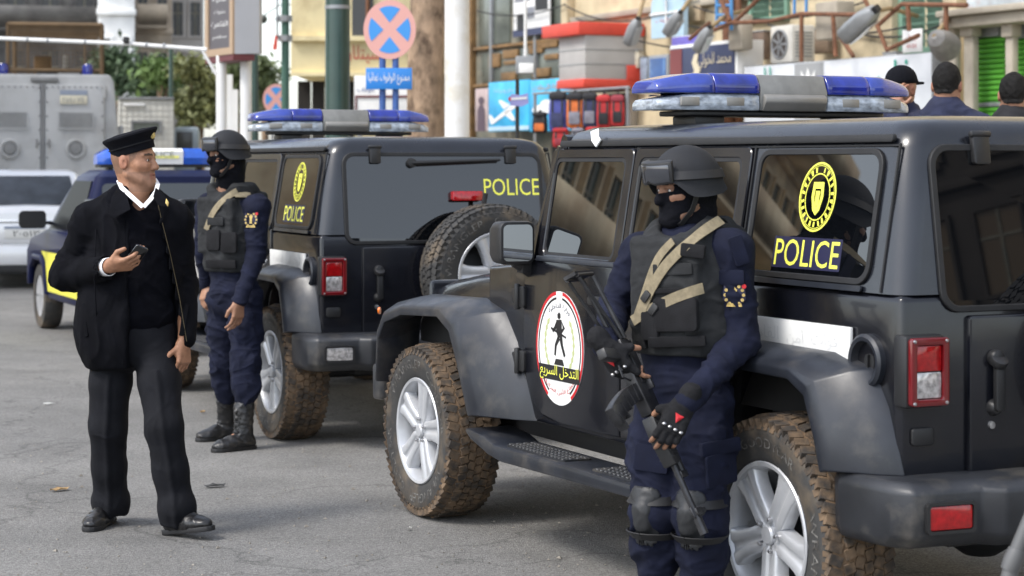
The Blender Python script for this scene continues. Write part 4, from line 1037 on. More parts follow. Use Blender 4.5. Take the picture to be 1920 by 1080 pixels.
for s in (-1, 1):
    mb = MB(); c = Vector(J['neck'] * .55 + J['sh' + ('L' if s > 0 else 'R')] * .45); ff, ll = Vector(C_['f']), Vector(C_['l'])
    for k in range(4):
        pts = [c + ff * (.11 - .22 * t) + Vector((0, 0, .075 - 1.6 * (t - .5) ** 2 * .25 - .004)) + ll * (s * (-.030 + .021 * k)) for t in [i / 8 for i in range(9)]]
        mb.strap(pts, [Vector((0, 0, 1))] * 9, .017, .008)
    mb.build('shoulder_pad', VESTD, v, bevel=.002, seg=1)
surf_strap(W, baseC, [(1352, 412), (1325, 428), (1280, 465), (1245, 500), (1218, 545), (1196, 600)], .036, 'rifle_sling', TAN, pc, .005, .012)
surf_strap(W, baseC, [(1186, 602), (1215, 582), (1260, 560), (1300, 545), (1328, 538)], .036, 'rifle_sling', TAN, pc, .005, .012)
surf_strap(W, baseC, [(1262, 452), (1238, 475), (1222, 510), (1206, 560), (1190, 605)], .028, 'rifle_sling', TAN, pc, .005, .008)
for (u, vv) in ((1212, 556), (1226, 580)): surf_patch(W, baseC, u, vv, .040, .026, 'sling_buckle', GUNP, pc, .009, .2, .014, roll=.9)
badge(U, baseC, 1377, 553, .078, 'sleeve_badge', pc)
surf_patch(U, baseC, 1372, 520, .085, .05, 'sleeve_pocket', NAVYU, pc, .006, .15)
for (u, vv, w, h, nm, ro) in ((1350, 838, .15, .045, 'pocket_flap', .1), (1352, 880, .145, .11, 'cargo_pocket', .1), (1222, 860, .12, .09, 'cargo_pocket', -.1)): surf_patch(T, baseC, u, vv, w, h, nm, NAVYU, pc, .007 if nm == 'cargo_pocket' else .012, .08, 0, roll=ro, bev=.003)
surf_patch(U, baseC, 1385, 470, .05, .10, 'epaulette', NAVYU, pc, .006, .15, roll=.3)
# gloves over palm and finger roots
for s, hs in (('L', -1), ('R', 1)):
    hd = kitC['hand' + s]; w_ = J['wr' + s]; G = SDF(w_ - .17, w_ + .17, .0042)
    fingers(G, w_, hd['d'], hd['n'], hs, hd['curl'], infl=.0035, segs=1, thumb=hd['thumb'], k=.004); dv = np.array(Vector(hd['d']).normalized()); G.cap(w_ - dv * .045, w_ - dv * .0, .036, .034, .006)
    g = cloth(G, 'glove', VESTD, pc, .0015, (40, 40, 40), 5, it=1, fine=.001)
    n_ = np.array(hd['n']); n_ = n_ - dv * (n_ @ dv); n_ /= np.linalg.norm(n_); t_ = np.cross(dv, n_) * hs
    mb = MB()
    for i in range(4): mb.sphere(Vector(w_ + dv * .085 + t_ * (.031 - .0205 * i) - n_ * .018), (.008, .008, .006), 8, 6)
    mb.build('knuckle_stud', STUD, g)
    mb = MB(); c = Vector(w_ + dv * .048 - n_ * .0235); mb.add([c + Vector(t_) * .016 - Vector(dv) * .012, c - Vector(t_) * .016 - Vector(dv) * .012, c + Vector(dv) * .018, c - Vector(n_) * .004], [(0, 1, 2), (0, 3, 1), (1, 3, 2), (2, 3, 0)]); mb.build('glove_patch', RED, g, smooth=False)
# knee pads
for s in 'LR':
    k_, a_ = J['kn' + s], J['an' + s]; ff = C_['f'] * .9 + C_['l'] * (.0); ff = ff / np.linalg.norm(ff); K = SDF(k_ - .2, k_ + .2, .0065)
    K.cap(k_ + ff * .052 + V3(0, 0, .055), k_ + ff * .040 + V3(0, 0, -.085), .060, .052, .02, flat=(ff, .6)); K.cap(k_ + ff * .085 + V3(0, 0, .012), k_ + ff * .080 + V3(0, 0, -.03), .036, .034, .02, flat=(ff, .6)); K.cap(k_ + V3(0, 0, .1), k_ + V3(0, 0, -.14), .074, .062, .005, 'sub')
    o_ = cloth(K, 'knee_pad', KNEEM, pc, .0015, (30, 30, 30), 8, fine=.0008)
    for dz in (.045, -.075):
        mb = MB(); pts = [Vector(k_ + V3(0, 0, dz) + C_['f'] * .088 * math.cos(t) + C_['l'] * .088 * math.sin(t)) for t in [2 * math.pi * i / 20 for i in range(21)]]
        mb.strap(pts, [(p - Vector(k_)).normalized() for p in pts], .030, .004); mb.build('pad_strap', BLACK, o_)
# the rifle
def make_rifle(a, b, dn):
    x = (Vector(b) - Vector(a)).normalized(); z = -(Vector(dn) - x * Vector(dn).dot(x)).normalized(); y = z.cross(x); M = Matrix((x, y, z)).transposed()
    r = bpy.data.objects.new('assault_rifle', None); COL.objects.link(r); r.matrix_world = Matrix.Translation(a) @ M.to_4x4() @ Matrix.Diagonal((1, 1.3, 1.3, 1))
    B = lambda mb, n, m, **k: mb.build(n, m, r, **k)
    m = MB(); m.prism([(.25, -.018), (.25, .022), (.27, .034), (.50, .034), (.52, .026), (.52, -.020), (.40, -.026)], lambda u, v, w: Vector((u, w, v)), -.017, .017); B(m, 'receiver', GUNM, bevel=.004)
    m = MB(); m.tube([(.26, 0, .034), (.50, 0, .034)], .0155, 12); B(m, 'dust_cover', GUNM)
    m = MB()
    for yy in (-.016, .016): m.tube([(.25, yy, .012), (.02, yy, -.012)], .0065, 8); m.tube([(.25, yy, -.008), (.02, yy, -.085)], .005, 8)
    m.tube([(.012, -.016, -.012), (.012, -.016, -.09)], .007, 8); m.tube([(.012, .016, -.012), (.012, .016, -.09)], .007, 8); m.box((.006, 0, -.050), (.012, .036, .10)); B(m, 'stock', GUNM)
    m = MB(); m.prism([(.285, -.018), (.325, -.020), (.305, -.115), (.268, -.110)], lambda u, v, w: Vector((u, w, v)), -.014, .014); B(m, 'pistol_grip', GUNP, bevel=.006)
    m = MB(); m.tube([(.325, 0, -.022), (.335, 0, -.050), (.375, 0, -.054), (.392, 0, -.024)], .003, 6); m.tube([(.352, 0, -.02), (.345, 0, -.045)], .003, 6); B(m, 'trigger_guard', GUNM)
    m = MB(); rr = []
    for t in [i / 8 for i in range(9)]:
        cx = .435 + .055 * t * t + .012 * t; cz = -.020 - .165 * t; rr.append([Vector((cx + dx, dy, cz + dx * .35 * t)) for dx, dy in ((-.030, -.012), (.030, -.012), (.030, .012), (-.030, .012))])
    m.loft(rr); mg = B(m, 'magazine', GUNM, bevel=.003)
    m = MB()
    for i in range(5): m.box((.438 + .012 * i * i * .35 + .004 * i, 0, -.045 - .030 * i), (.056, .027, .005), Matrix.Rotation(-.08 * i, 3, 'Y'))
    m.build('magazine_rib', GUNM, mg)
    m = MB(); m.prism([(.525, -.026), (.525, .014), (.545, .022), (.695, .018), (.70, -.018), (.60, -.030)], lambda u, v, w: Vector((u, w, v)), -.019, .019)
    hg = B(m, 'handguard', GUNP, bevel=.006); m = MB()
    for i in range(7): m.box((.55 + .02 * i, 0, -.004), (.006, .042, .030))
    m.build('handguard_rib', GUNP, hg, bevel=.002, seg=1)
    m = MB(); m.tube([(.50, 0, .006), (.90, 0, .006)], .0085, 10); m.tube([(.885, 0, .006), (.94, 0, .006)], [.0115, .0115], 10); B(m, 'barrel', GUNM)
    m = MB(); m.tube([(.53, 0, .034), (.73, 0, .032)], .0105, 10); m.box((.735, 0, .022), (.022, .022, .034)); B(m, 'gas_tube', GUNM, bevel=.001)
    m = MB(); m.box((.865, 0, .012), (.024, .022, .026)); m.prism([(.853, .02), (.878, .02), (.872, .062), (.858, .062)], lambda u, v, w: Vector((u, w, v)), -.004, .004); m.tube([(.845, 0, -.006), (.88, 0, -.006)], .005, 6); B(m, 'front_sight', GUNM, bevel=.001)
    m = MB(); m.prism([(.50, .034), (.55, .034), (.545, .052), (.51, .044)], lambda u, v, w: Vector((u, w, v)), -.010, .010); B(m, 'rear_sight', GUNM, bevel=.001)
    m = MB(); m.box((.42, -.024, .016), (.04, .022, .010)); B(m, 'cocking_handle', GUNM, bevel=.001); m = MB(); m.box((.36, -.019, .0), (.10, .005, .014)); B(m, 'selector_lever', GUNM, bevel=.001)
    return tag(r, 'black assault rifle with folding stock held muzzle down across the body', 'rifle')
make_rifle(PW(1102, 512, 6.80), PW(1312, 986, 6.58), (-.42, -.88, -.18))

# ------------------------------------------------------------------ officer beside the far car
baseB = (-1.66, 11.85, 0)
JB = dict(head=PW(424, 290, 11.85), neck=PW(432, 345, 11.9), chest=PW(434, 415, 11.9), pelvis=PW(440, 545, 11.88), shL=PW(482, 388, 11.78), shR=PW(392, 385, 12.0),
          elL=PW(480, 480, 11.74), elR=PW(382, 470, 12.0), wrL=PW(449, 566, 11.62), wrR=PW(388, 535, 12.1), hipL=PW(460, 560, 11.84), hipR=PW(420, 560, 11.94),
          knL=PW(460, 680, 11.70), knR=PW(420, 680, 11.96), anL=(-1.545, 11.66, .09), anR=(-1.70, 12.10, .09), toeL=(-1.74, 11.50, .03), toeR=(-1.90, 11.95, .03))
JB['hf'] = np.array(baseB) + V3(-.80, -.58, -.06)
kitB = dict(bf=(-.55, -.83, 0), cuff=.058, handL=dict(d=(-.12, -.06, -1), n=(-.7, .6, 0), curl=[.30, .45, .35], thumb=((.8, .5, .3), (.9, .1, .3))), handR=dict(d=(-.2, -.3, -.9), n=(.8, .5, 0), curl=[.5, .7, .5]))
B_ = tactical(baseB, JB, 'masked officer in helmet standing behind the far police car with empty hands', kitB)
pb = B_['person']; v2 = vest(B_, pb, 'B'); W2 = B_['W']
for (u, vv, w, h, m, tk, nm) in ((402, 450, .10, .12, VESTD, .016, 'pouch'), (430, 455, .10, .12, VESTD, .014, 'pouch'), (405, 415, .12, .05, VESTM, .010, 'webbing_panel'), (415, 495, .20, .05, VESTD, .010, 'waist_band')):
    surf_patch(W2, baseB, u, vv, w, h, nm, m, v2, tk, .15, .0, bev=.005)
surf_strap(W2, baseB, [(445, 358), (425, 368), (405, 388), (392, 412), (384, 440)], .038, 'rifle_sling', TAN, pb, .005, .010)
surf_strap(W2, baseB, [(470, 366), (450, 362), (430, 372)], .034, 'rifle_sling', TAN, pb, .005, .010)
badge(B_['U'], baseB, 471, 412, .09, 'sleeve_badge', pb)

# ------------------------------------------------------------------ walking officer with the phone
baseA = (-1.66, 9.10, 0); bA = np.array(baseA)
A = {k: v - bA for k, v in dict(head=PW(252, 302, 9.10), neck=PW(256, 366, 9.12), chest=PW(250, 440, 9.12), pelvis=PW(252, 615, 9.10), shR=PW(168, 416, 9.10), shL=PW(327, 412, 9.12),
     elR=PW(128, 515, 9.12), wrR=PW(205, 500, 8.88), elL=PW(343, 530, 9.18), wrL=PW(345, 642, 9.05), hipR=PW(212, 635, 9.12), hipL=PW(290, 635, 9.10), knR=PW(202, 800, 9.13), knL=PW(308, 800, 8.95),
     anR=PW(208, 950, 9.26), anL=PW(332, 962, 8.98)).items()}
frA = hframe((.955, -.295, .02)); oA = A['head']
allp = np.array(list(A.values())); loA, hiA = allp.min(0) - .2, allp.max(0) + .2; loA[2] = -.02; hiA[2] = oA[2] + .17
S = SDF(loA, hiA, .0045)
head_vol(S, oA, frA, neck=A['neck'])
S.chain([A['neck'], A['chest'], A['pelvis']], [.07, .10, .09], .05)
S.cap(oA + frA[1] * .062 - frA[2] * .105, A['neck'] + V3(.01, -.03, .0), .03, .035, .03)
for s in 'LR':
    S.chain([A['chest'] + (A['sh' + s] - A['chest']) * .4, A['sh' + s], A['el' + s], A['wr' + s]], [.06, .045, .034, .024], .02)
    S.chain([A['pelvis'], A['hip' + s], A['kn' + s], A['an' + s]], [.07, .066, .045, .034], .02)
dA = V3(.95, -.22, .16); nA = V3(-.05, .62, .78)
fingers(S, A['wrR'], dA, nA, 1, [[.35, .55, .35], [.40, .6, .4], [.45, .65, .45], [.5, .7, .5]], sc=1.04, thumb=((.72, .45, .55), (.9, -.05, .35)), spread=.05)
fingers(S, A['wrL'], (-.02, -.1, -1), (-.75, .5, 0), -1, [.45, .6, .5])
V, F = S.net(); V = smooth_net(V, F, 1, .35)
pa = net_obj('person', (V, F), SKIN, None, skin_cols(V, bA, oA, frA, (.335, .168, .098), 'shaved')); pa.location = baseA
tag(pa, 'bare faced officer in black cap and open jacket walking with a phone', 'person'); eyes(pa, oA, frA)
# trousers
T = SDF(V3(loA[0], loA[1], 0), V3(hiA[0], hiA[1], A['pelvis'][2] + .2), .006)
T.ell(A['pelvis'] + V3(0, 0, -.02), (.185, .135, .17), None, .03)
for s in 'LR':
    h_, k_, a_ = A['hip' + s], A['kn' + s], A['an' + s]
    T.chain([h_, (h_ + k_) / 2, k_, (k_ + a_) / 2, a_ + V3(0, 0, .02), a_ + V3(0, 0, -.03)], [.098, .091, .082, .076, .077, .075], .03)
    T.cap(a_ + V3(.01, -.03, .03), a_ + V3(-.01, .03, .03), .074, k=.03)
T.plane((0, 0, .045), (0, 0, -1), .005)
def pressed(V_):
    w = 0
    for s in 'LR':
        h_, k_, a_ = A['hip' + s], A['kn' + s], A['an' + s]; zz = V_[:, 2]; xc = np.interp(zz, [a_[2], k_[2], h_[2]], [a_[0], k_[0], h_[0]]); w = w + .010 * np.exp(-((V_[:, 0] - xc - .01) / .014) ** 2) * (V_[:, 1] < np.interp(zz, [a_[2], k_[2], h_[2]], [a_[1], k_[1], h_[1]]) - .03) * (zz < k_[2] + .25)
    return w
foldA = lambda V_: .006 * ridged(np.stack([V_[:, 0] * 3 + V_[:, 2] * 6, V_[:, 1] * 3, V_[:, 2] * 13 - V_[:, 0] * 7], 1), 77) * np.clip(1.1 - np.abs(V_[:, 2] - .62) / .30, 0, 1) + .005 * ridged(V_ * np.array([6, 6, 22]), 78) - .004 * np.exp(-((V_[:, 0] - np.where(V_[:, 0] < A['pelvis'][0], A['knR'][0], A['knL'][0])) / .010) ** 2) * 0 * np.clip(1 - np.abs(V_[:, 2] - .10) / .12, 0, 1)
cloth(T, 'trousers', TROU, pa, .0016, (10, 10, 3), 51, fine=.001, extra=lambda V_: pressed(V_) + crease(V_, [(A['knR'] - V3(0, 0, .06), (.5, 0, 1)), (A['knL'] - V3(0, 0, .06), (-.8, 0, 1)), (A['hipL'] - V3(0, 0, .05), (-1, 0, 1)), (A['pelvis'] - V3(0, 0, .14), (.8, 0, 1)), (A['anR'], (.3, 0, 1)), (A['anL'], (-.3, 0, 1))], .006, .14, 15, 2))
# shoes: one flat and facing us, one turning out with the toe just lifted
for s, hl, to in (('R', A['anR'] + V3(-.012, .06, 0), V3(-.05, -.28, .0)), ('L', A['anL'] + V3(-.055, .02, 0), V3(.235, -.155, .045))):
    hl = V3(hl[0], hl[1], .004); tt = hl + to; q = SDF(np.minimum(hl, tt) - .1, np.maximum(hl, tt) + V3(.1, .1, .16), .005); shoe(q, hl, tt, .045, .055)
    q.cap(hl + to * .42 + V3(0, 0, .078), hl + to * .50 + V3(0, 0, .07), .016, k=.02)
    sh_ = cloth(q, 'shoe', SHOEM, pa, .002, (22, 22, 22), 61, fine=.0005); sole(hl, tt, .045, 'sole', BLACK, sh_)
# jumper
W = SDF(loA, hiA, .0075)
W.ell(A['chest'] + V3(0, -.01, .0), (.185, .135, .24), None, .03); W.ell((A['chest'] + A['pelvis']) / 2 + V3(0, -.01, 0), (.19, .145, .24), None, .05); W.ell(A['pelvis'] + V3(0, -.01, .06), (.188, .142, .12), None, .04)
W.cap(A['shL'] * .8 + A['neck'] * .2, A['shR'] * .8 + A['neck'] * .2, .062, k=.04)
W.ell(A['neck'] + V3(.03, -.085, .01), (.052, .06, .085), None, .008, 'sub'); W.cap(A['neck'], A['neck'] + V3(0, 0, .12), .068, k=.01, mode='sub'); W.plane((0, 0, A['pelvis'][2] - .005), (0, 0, -1), .01)
cloth(W, 'jumper', SWEAT, pa, .005, (8, 8, 12), 71)
# jacket, hanging open
K = SDF(loA, hiA, .006); ch, pv = A['chest'], A['pelvis']
K.ell(ch + V3(0, .01, -.02), (.215, .160, .24), None, .03); K.ell((ch + pv) / 2 + V3(-.008, .01, 0), (.228, .172, .26), None, .06); K.ell(pv + V3(-.016, .01, .0), (.252, .185, .27), None, .08)
K.cap(A['shL'] + V3(-.01, 0, -.005), A['shR'] + V3(.01, 0, -.005), .070, k=.05); K.cap(A['neck'] * .6 + A['shL'] * .4, A['shL'], .070, .066, .05); K.cap(A['neck'] * .6 + A['shR'] * .4, A['shR'], .070, .066, .05); K.cap(A['neck'] + V3(0, .03, -.01), A['neck'] + V3(0, .02, .03), .088, .078, .04)
for s in 'LR': K.chain([A['sh' + s], A['el' + s], A['wr' + s] - (A['wr' + s] - A['el' + s]) * .06], [.076, .062, .052], .03)
K.cap(A['elR'] + V3(-.01, .0, .0), A['elR'] + V3(.02, 0, .03), .060, k=.04)
K.plane((0, 0, P(0, 688, 9.1)[2]), (0, 0, -1), .01)
for i in range(12):                                   # the gap between the two front edges
    t = i / 11; v0 = 385 + t * 320; uL = 243 - 4 * t; uR = 288 + 62 * t; c = PW((uL + uR) / 2, v0, 8.95) - bA
    K.box(c + V3(0, -.02, 0), ((uR - uL) / 2 / 417.6, .16, .055), None, .012, .0, 'sub')
K.cap(A['neck'] + V3(0, -.01, -.02), A['neck'] + V3(0, -.01, .14), .072, k=.01, mode='sub'); K.cap(A['wrR'] - (A['wrR'] - A['elR']) * .12, A['wrR'], .046, .050, .003, 'sub')
foldJ = lambda V_: .010 * ridged(np.stack([V_[:, 0] * 7 + V_[:, 2] * 3, V_[:, 1] * 6, V_[:, 2] * 3], 1), 88) * np.clip((1.1 - V_[:, 2]) * 3, 0, 1) + .010 * ridged(V_ * np.array([10, 8, 14]), 89) * np.exp(-((V_ - A['elR'].astype(np.float32)) ** 2).sum(1) / .02)
jk = cloth(K, 'jacket', JACKET, pa, .006, (9, 9, 3), 81, fine=.001, extra=lambda V_: foldJ(V_) * .7 + crease(V_, [(A['elR'], A['wrR'] - A['shR']), (A['elL'], (0, 0, 1)), ((A['shR'] + A['elR']) / 2, (.3, 0, 1)), ((A['shL'] + A['elL']) / 2, (-.3, 0, 1))], .010, .12, 26, 3))
# collar flaps, zip edges, shirt collar and cuff
def sheet(pts, m, nm, par, th=.008, bev=.003):
    pts = [Vector(PW(*p) - bA) for p in pts]; n = (pts[1] - pts[0]).cross(pts[2] - pts[0]).normalized(); n = n if n.y < 0 else -n
    mb = MB(); mb.loft([[p - n * th / 2 for p in pts], [p + n * th / 2 for p in pts]]); return mb.build(nm, m, par, bevel=bev)
sheet([(226, 346, 9.06), (211, 368, 8.99), (204, 402, 8.945), (214, 409, 8.935), (244, 393, 8.93), (238, 372, 8.965)], JACKET, 'collar_flap', jk)
sheet([(292, 352, 9.03), (303, 362, 8.99), (318, 380, 8.95), (316, 388, 8.94), (297, 384, 8.95), (288, 368, 8.98)], JACKET, 'collar_flap', jk)
sheet([(312, 372, 8.95), (317, 380, 8.945), (315, 388, 8.94), (310, 381, 8.945)], GOLD, 'collar_pin', jk, .012)
for pts in ([(290, 378), (300, 420), (315, 480), (332, 560), (345, 640), (350, 682)],):
    mb = MB(); H = [ray_hit(K, baseA, u + 5, v_, .004) for u, v_ in pts]; H = [h for h in H if h is not None]
    mb.tube([Vector(h[0]) for h in H], .0014, 6); mb.build('zip_edge', mat('brass_zip', (.10, .08, .045), .5, metal=.5), jk)
for pts in ([(238, 412), (240, 470), (240, 540), (238, 610), (236, 684)], [(185, 430), (182, 520), (186, 600), (184, 684)]):
    mb = MB(); H = [ray_hit(K, baseA, u - 5, v_, .002) for u, v_ in pts]; H = [h for h in H if h is not None]
    if len(H) > 2: mb.tube([Vector(h[0]) for h in H], .003, 6); mb.build('jacket_seam', JACKET, jk)
for u_, v_ in ((160, 600), (345, 600)): surf_patch(K, baseA, u_, v_, .022, .15, 'pocket_welt', JACKET, jk, .006, .2, 0, roll=.25 if u_ < 200 else -.2)
mb = MB()
for side in (((222, 338, 9.10), (228, 352, 9.03), (246, 368, 8.985), (268, 388, 8.955)), ((296, 345, 9.07), (293, 358, 9.02), (283, 373, 8.985), (269, 388, 8.955))):
    pts = [Vector(PW(*p) - bA) for p in side]; mb.strap(pts, [Vector((p.x * .4, -1, .35)) for p in pts], .019, .004)
pts = [Vector(PW(*p) - bA) for p in ((222, 338, 9.10), (232, 330, 9.17), (262, 328, 9.2), (290, 334, 9.15), (296, 345, 9.07))]; mb.strap(pts, [Vector((p.x, p.y - .02, .2)) for p in pts], .020, .004)
mb.build('shirt_collar', SHIRT, pa, smooth=True)
mb = MB(); dw = Vector(A['wrR'] - A['elR']).normalized(); mb.lathe([(.040, -.045), (.041, -.006), (.038, -.004), (.037, -.04)], c=Vector(A['wrR']) + dw * .004, axis=dw, n=24, closed=True); mb.build('shirt_cuff', SHIRT, pa)
# cap
uc = Vector((-.27, -.06, .96)).normalized(); fc = Vector((frA[1][0], frA[1][1], frA[1][2])); fc = (fc - uc * fc.dot(uc)).normalized(); rc = fc.cross(uc); cc = Vector(oA) + Vector((-.014, .0, .076))
mb = MB(); n = 40; rings = []
for rx, ry, h, sh in ((.083, .102, -.040, 0), (.086, .106, .0, 0), (.088, .108, .008, 0), (.104, .122, .024, 0.004), (.114, .130, .038, .006), (.112, .128, .046, .006), (.095, .11, .050, .006), (.05, .06, .056, .006)):
    rings.append([cc + rc * rx * math.cos(t) + fc * (ry * math.sin(t) + sh) + uc * h for t in [2 * math.pi * k / n for k in range(n)]])
mb.loft(rings); cp = mb.build('peaked_cap', MASKM, pa, angle=45); cp.name = 'uniform_cap'
mb = MB(); mb.sphere(cc + fc * .116 + uc * .012, (.012, .008, .016), 8, 6); mb.build('cap_badge', GOLD, cp)
mb = MB(); mb.strap([cc + rc * .0885 * math.cos(t) + fc * .1085 * math.sin(t) + uc * -.005 for t in [2 * math.pi * k / 40 for k in range(41)]], [rc * math.cos(t) + fc * math.sin(t) for t in [2 * math.pi * k / 40 for k in range(41)]], .006, .003); mb.build('cap_braid', VESTD, cp)
# the phone in his hand
dn = Vector(dA).normalized(); nn = Vector(nA); nn = (nn - dn * nn.dot(dn)).normalized(); tn = dn.cross(nn); c = Vector(A['wrR']) + Vector(bA) + dn * .128 + nn * .024 + tn * .014
mb = MB(); ax, ay = (dn * .75 + tn * .55 + nn * .25).normalized(), None; ay = nn.cross(ax).normalized(); az = ax.cross(ay)
mb.prism(rrect(-.062, -.030, .062, .030, .008), lambda a, b, w: ax * a + ay * b + az * w, -.0055, .0055); ph = mb.build('mobile_phone', PHONE, None, bevel=.002); ph.location = c
tag(ph, 'small black phone held in the capped officer\'s raised hand', 'phone')
mb = MB(); mb.prism(rrect(-.050, -.026, .050, .026, .004), lambda a, b, w: ax * a + ay * b + az * w, .0056, .0062); mb.build('screen', GLASS, ph, smooth=False)
# ------------------------------------------------------------------ ground, kerbs
def asphalt():
    m = mat('asphalt', (.180, .176, .168), .86, spec=.35, var=.14, vs=1.6, bump=.9, bs=150, col2=(.205, .200, .190), c2s=.35, c2t=.52)
    N, L = m.node_tree.nodes, m.node_tree.links; p = N['Principled BSDF']; src = p.inputs['Base Color'].links[0].from_socket
    tc = N.new('ShaderNodeTexCoord'); v = N.new('ShaderNodeTexVoronoi'); v.inputs['Scale'].default_value = 130; L.new(tc.outputs['Object'], v.inputs['Vector'])
    r = N.new('ShaderNodeMapRange'); r.inputs['To Min'].default_value = .58; r.inputs['To Max'].default_value = 1.42; L.new(v.outputs['Color'], r.inputs['Value'])
    n = N.new('ShaderNodeTexNoise'); n.inputs['Scale'].default_value = 1.1; n.inputs['Detail'].default_value = 8; L.new(tc.outputs['Object'], n.inputs['Vector'])
    r2 = N.new('ShaderNodeMapRange'); r2.inputs['From Min'].default_value = .60; r2.inputs['From Max'].default_value = .70; r2.inputs['To Min'].default_value = 1.; r2.inputs['To Max'].default_value = .80; L.new(n.outputs['Fac'], r2.inputs['Value'])
    mu = N.new('ShaderNodeMath'); mu.operation = 'MULTIPLY'; L.new(r.outputs[0], mu.inputs[0]); L.new(r2.outputs[0], mu.inputs[1])
    mx = N.new('ShaderNodeMix'); mx.data_type = 'RGBA'; mx.blend_type = 'MULTIPLY'; mx.inputs['Factor'].default_value = 1; L.new(src, mx.inputs['A']); L.new(mu.outputs[0], mx.inputs['B']); L.new(mx.outputs['Result'], p.inputs['Base Color'])
    dv = N.new('ShaderNodeTexVoronoi'); dv.feature = 'DISTANCE_TO_EDGE'; dv.inputs['Scale'].default_value = .55; dw = N.new('ShaderNodeTexNoise'); dw.inputs['Scale'].default_value = 2.5; dw.inputs['Detail'].default_value = 6; L.new(tc.outputs['Object'], dw.inputs['Vector'])
    ad = N.new('ShaderNodeVectorMath'); ad.operation = 'MULTIPLY_ADD'; ad.inputs[1].default_value = (.9, .9, 0); L.new(dw.outputs['Color'], ad.inputs[0]); L.new(tc.outputs['Object'], ad.inputs[2]); L.new(ad.outputs[0], dv.inputs['Vector'])
    cr = N.new('ShaderNodeMapRange'); cr.inputs['From Min'].default_value = .0; cr.inputs['From Max'].default_value = .010; cr.inputs['To Min'].default_value = .66; cr.inputs['To Max'].default_value = 1.; L.new(dv.outputs['Distance'], cr.inputs['Value'])
    m2 = N.new('ShaderNodeMath'); m2.operation = 'MULTIPLY'; L.new(mu.outputs[0], m2.inputs[0]); L.new(cr.outputs[0], m2.inputs[1]); L.new(m2.outputs[0], mx.inputs['B'])
    return m
ASPH = asphalt()
mb = MB(); mb.add([(-400, -300, 0), (400, -300, 0), (400, 900, 0), (-400, 900, 0)], [(0, 1, 2, 3)])
tag(mb.build('road', ASPH, smooth=False), 'grey asphalt street with dust and small litter', kind='structure')
PAVE = mat('pavement_stone', (.24, .22, .19), .85, var=.25, vs=3, bump=.3, bs=60)
RV, FV, LV = Vector((.899, .4377, 0)), HEAD, Vector((-.899, -.4377, 0))
FB = Vector((1.015, 8.52, 0)) + RV * 12.0                     # foot of the shop fronts
RZF = math.atan2(-FV.y, -FV.x)
def W3(t, d, z): return FB + FV * t + LV * d + Vector((0, 0, z))
def solve(u, d=0.):
    k = (u - 960) / FPX; b = FB + LV * d; t = (b.x - k * b.y) / (k * FV.y - FV.x); return t, b.y + FV.y * t
def zat(v, Y): return EYE - (v - HOR) * Y / FPX
def wpoly(pts, z0, z1, name, m, label=None, cat=None, kind=None, bevel=0):
    q = MB(); q.prism(pts, lambda x, y, w: Vector((x, y, w)), z0, z1); return tag(q.build(name, m, bevel=bevel), label, cat, kind=kind)
def strip(d0, d1, t0, t1): return [W3(t, d, 0)[:2] for t, d in ((t0, d0), (t1, d0), (t1, d1), (t0, d1))]
wpoly(strip(0, 8.2, -12, 70), -.2, .15, 'pavement', PAVE, kind='structure', bevel=.02)
wpoly(strip(1.0, 6.9, -10, 16), .10, .56, 'terrace', PAVE, kind='structure', bevel=.02)

# ------------------------------------------------------------------ generic builders for the shop fronts (local x runs nearer, -y faces the street)
def fthing(name, u0, v0, u1, v1, d, label, cat, group=None):
    t0, Y0 = solve(u0, d); t1, Y1 = solve(u1, d); tm = (t0 + t1) / 2; Ym = (Y0 + Y1) / 2; zb, zt = zat(v1, Ym), zat(v0, Ym)
    e = empty(name, W3(tm, d, zb), RZF, label, cat, group); return e, abs(t0 - t1), zt - zb
def fbox(e, name, m, x0, x1, z0, z1, y0, y1, bevel=.01):
    q = MB(); q.span((x0, y0, z0), (x1, y1, z1)); return q.build(name, m, e, bevel=bevel)
def sgn(body, e, m, w, h, x=0, z=None, y=-.06, name='lettering', width=None):
    q = MB(); q.text(body, lambda u, v, k: Vector((x + u, y - k, (h / 2 if z is None else z) + v)), h, width=w); return q.build(name, m, e, smooth=False)
WALLB = mat('cream_plaster', (.60, .50, .33), .9, var=.22, vs=1.5, bump=.2, bs=30, col2=(.30, .25, .17), c2s=.9, c2t=.60)
WALLG = mat('grimy_grey_render', (.22, .20, .15), .85, var=.35, vs=2, bump=.2, bs=20, col2=(.11, .115, .095), c2s=1.2, c2t=.52)
WOODB = mat('brown_wood', (.20, .115, .045), .7, var=.35, vs=5)
SHOPG = mat('shop_glass_grey', (.12, .135, .115), .2, spec=.6, var=.3, vs=2)
RUST = mat('rusted_steel', (.17, .075, .040), .85, var=.4, vs=9)
SHUTG = mat('green_shutter', (.105, .185, .135), .7, var=.2, vs=6)
LIME = mat('lime_shutter', (.115, .43, .045), .6, var=.12, vs=4)
KGREY = mat('kiosk_grey', (.40, .385, .37), .6, var=.1, vs=2)
KRED = mat('kiosk_red', (.62, .065, .040), .55, var=.1, vs=3)
SIGNG = mat('sign_grey_white', (.62, .64, .67), .5, var=.06, vs=2)
TEAL = mat('sign_teal', (.03, .33, .24), .5)
NAVYS = mat('sign_navy', (.030, .038, .095), .5, var=.15, vs=3)
CREAM = mat('sign_cream', (.66, .58, .42), .6)
PURP = mat('sign_purple', (.13, .10, .42), .5, var=.2, vs=6)
SKYB = mat('poster_sky_blue', (.03, .36, .66), .45, var=.15, vs=2, col2=(.06, .50, .76), c2s=1.2)
SKYB2 = mat('panel_pale_blue', (.42, .58, .70), .5, var=.1, vs=3)
WHT = mat('white_paint', (.76, .76, .75), .5, var=.08, vs=3)
CONC = mat('weathered_concrete', (.36, .32, .26), .9, var=.25, vs=2, bump=.2, bs=25)
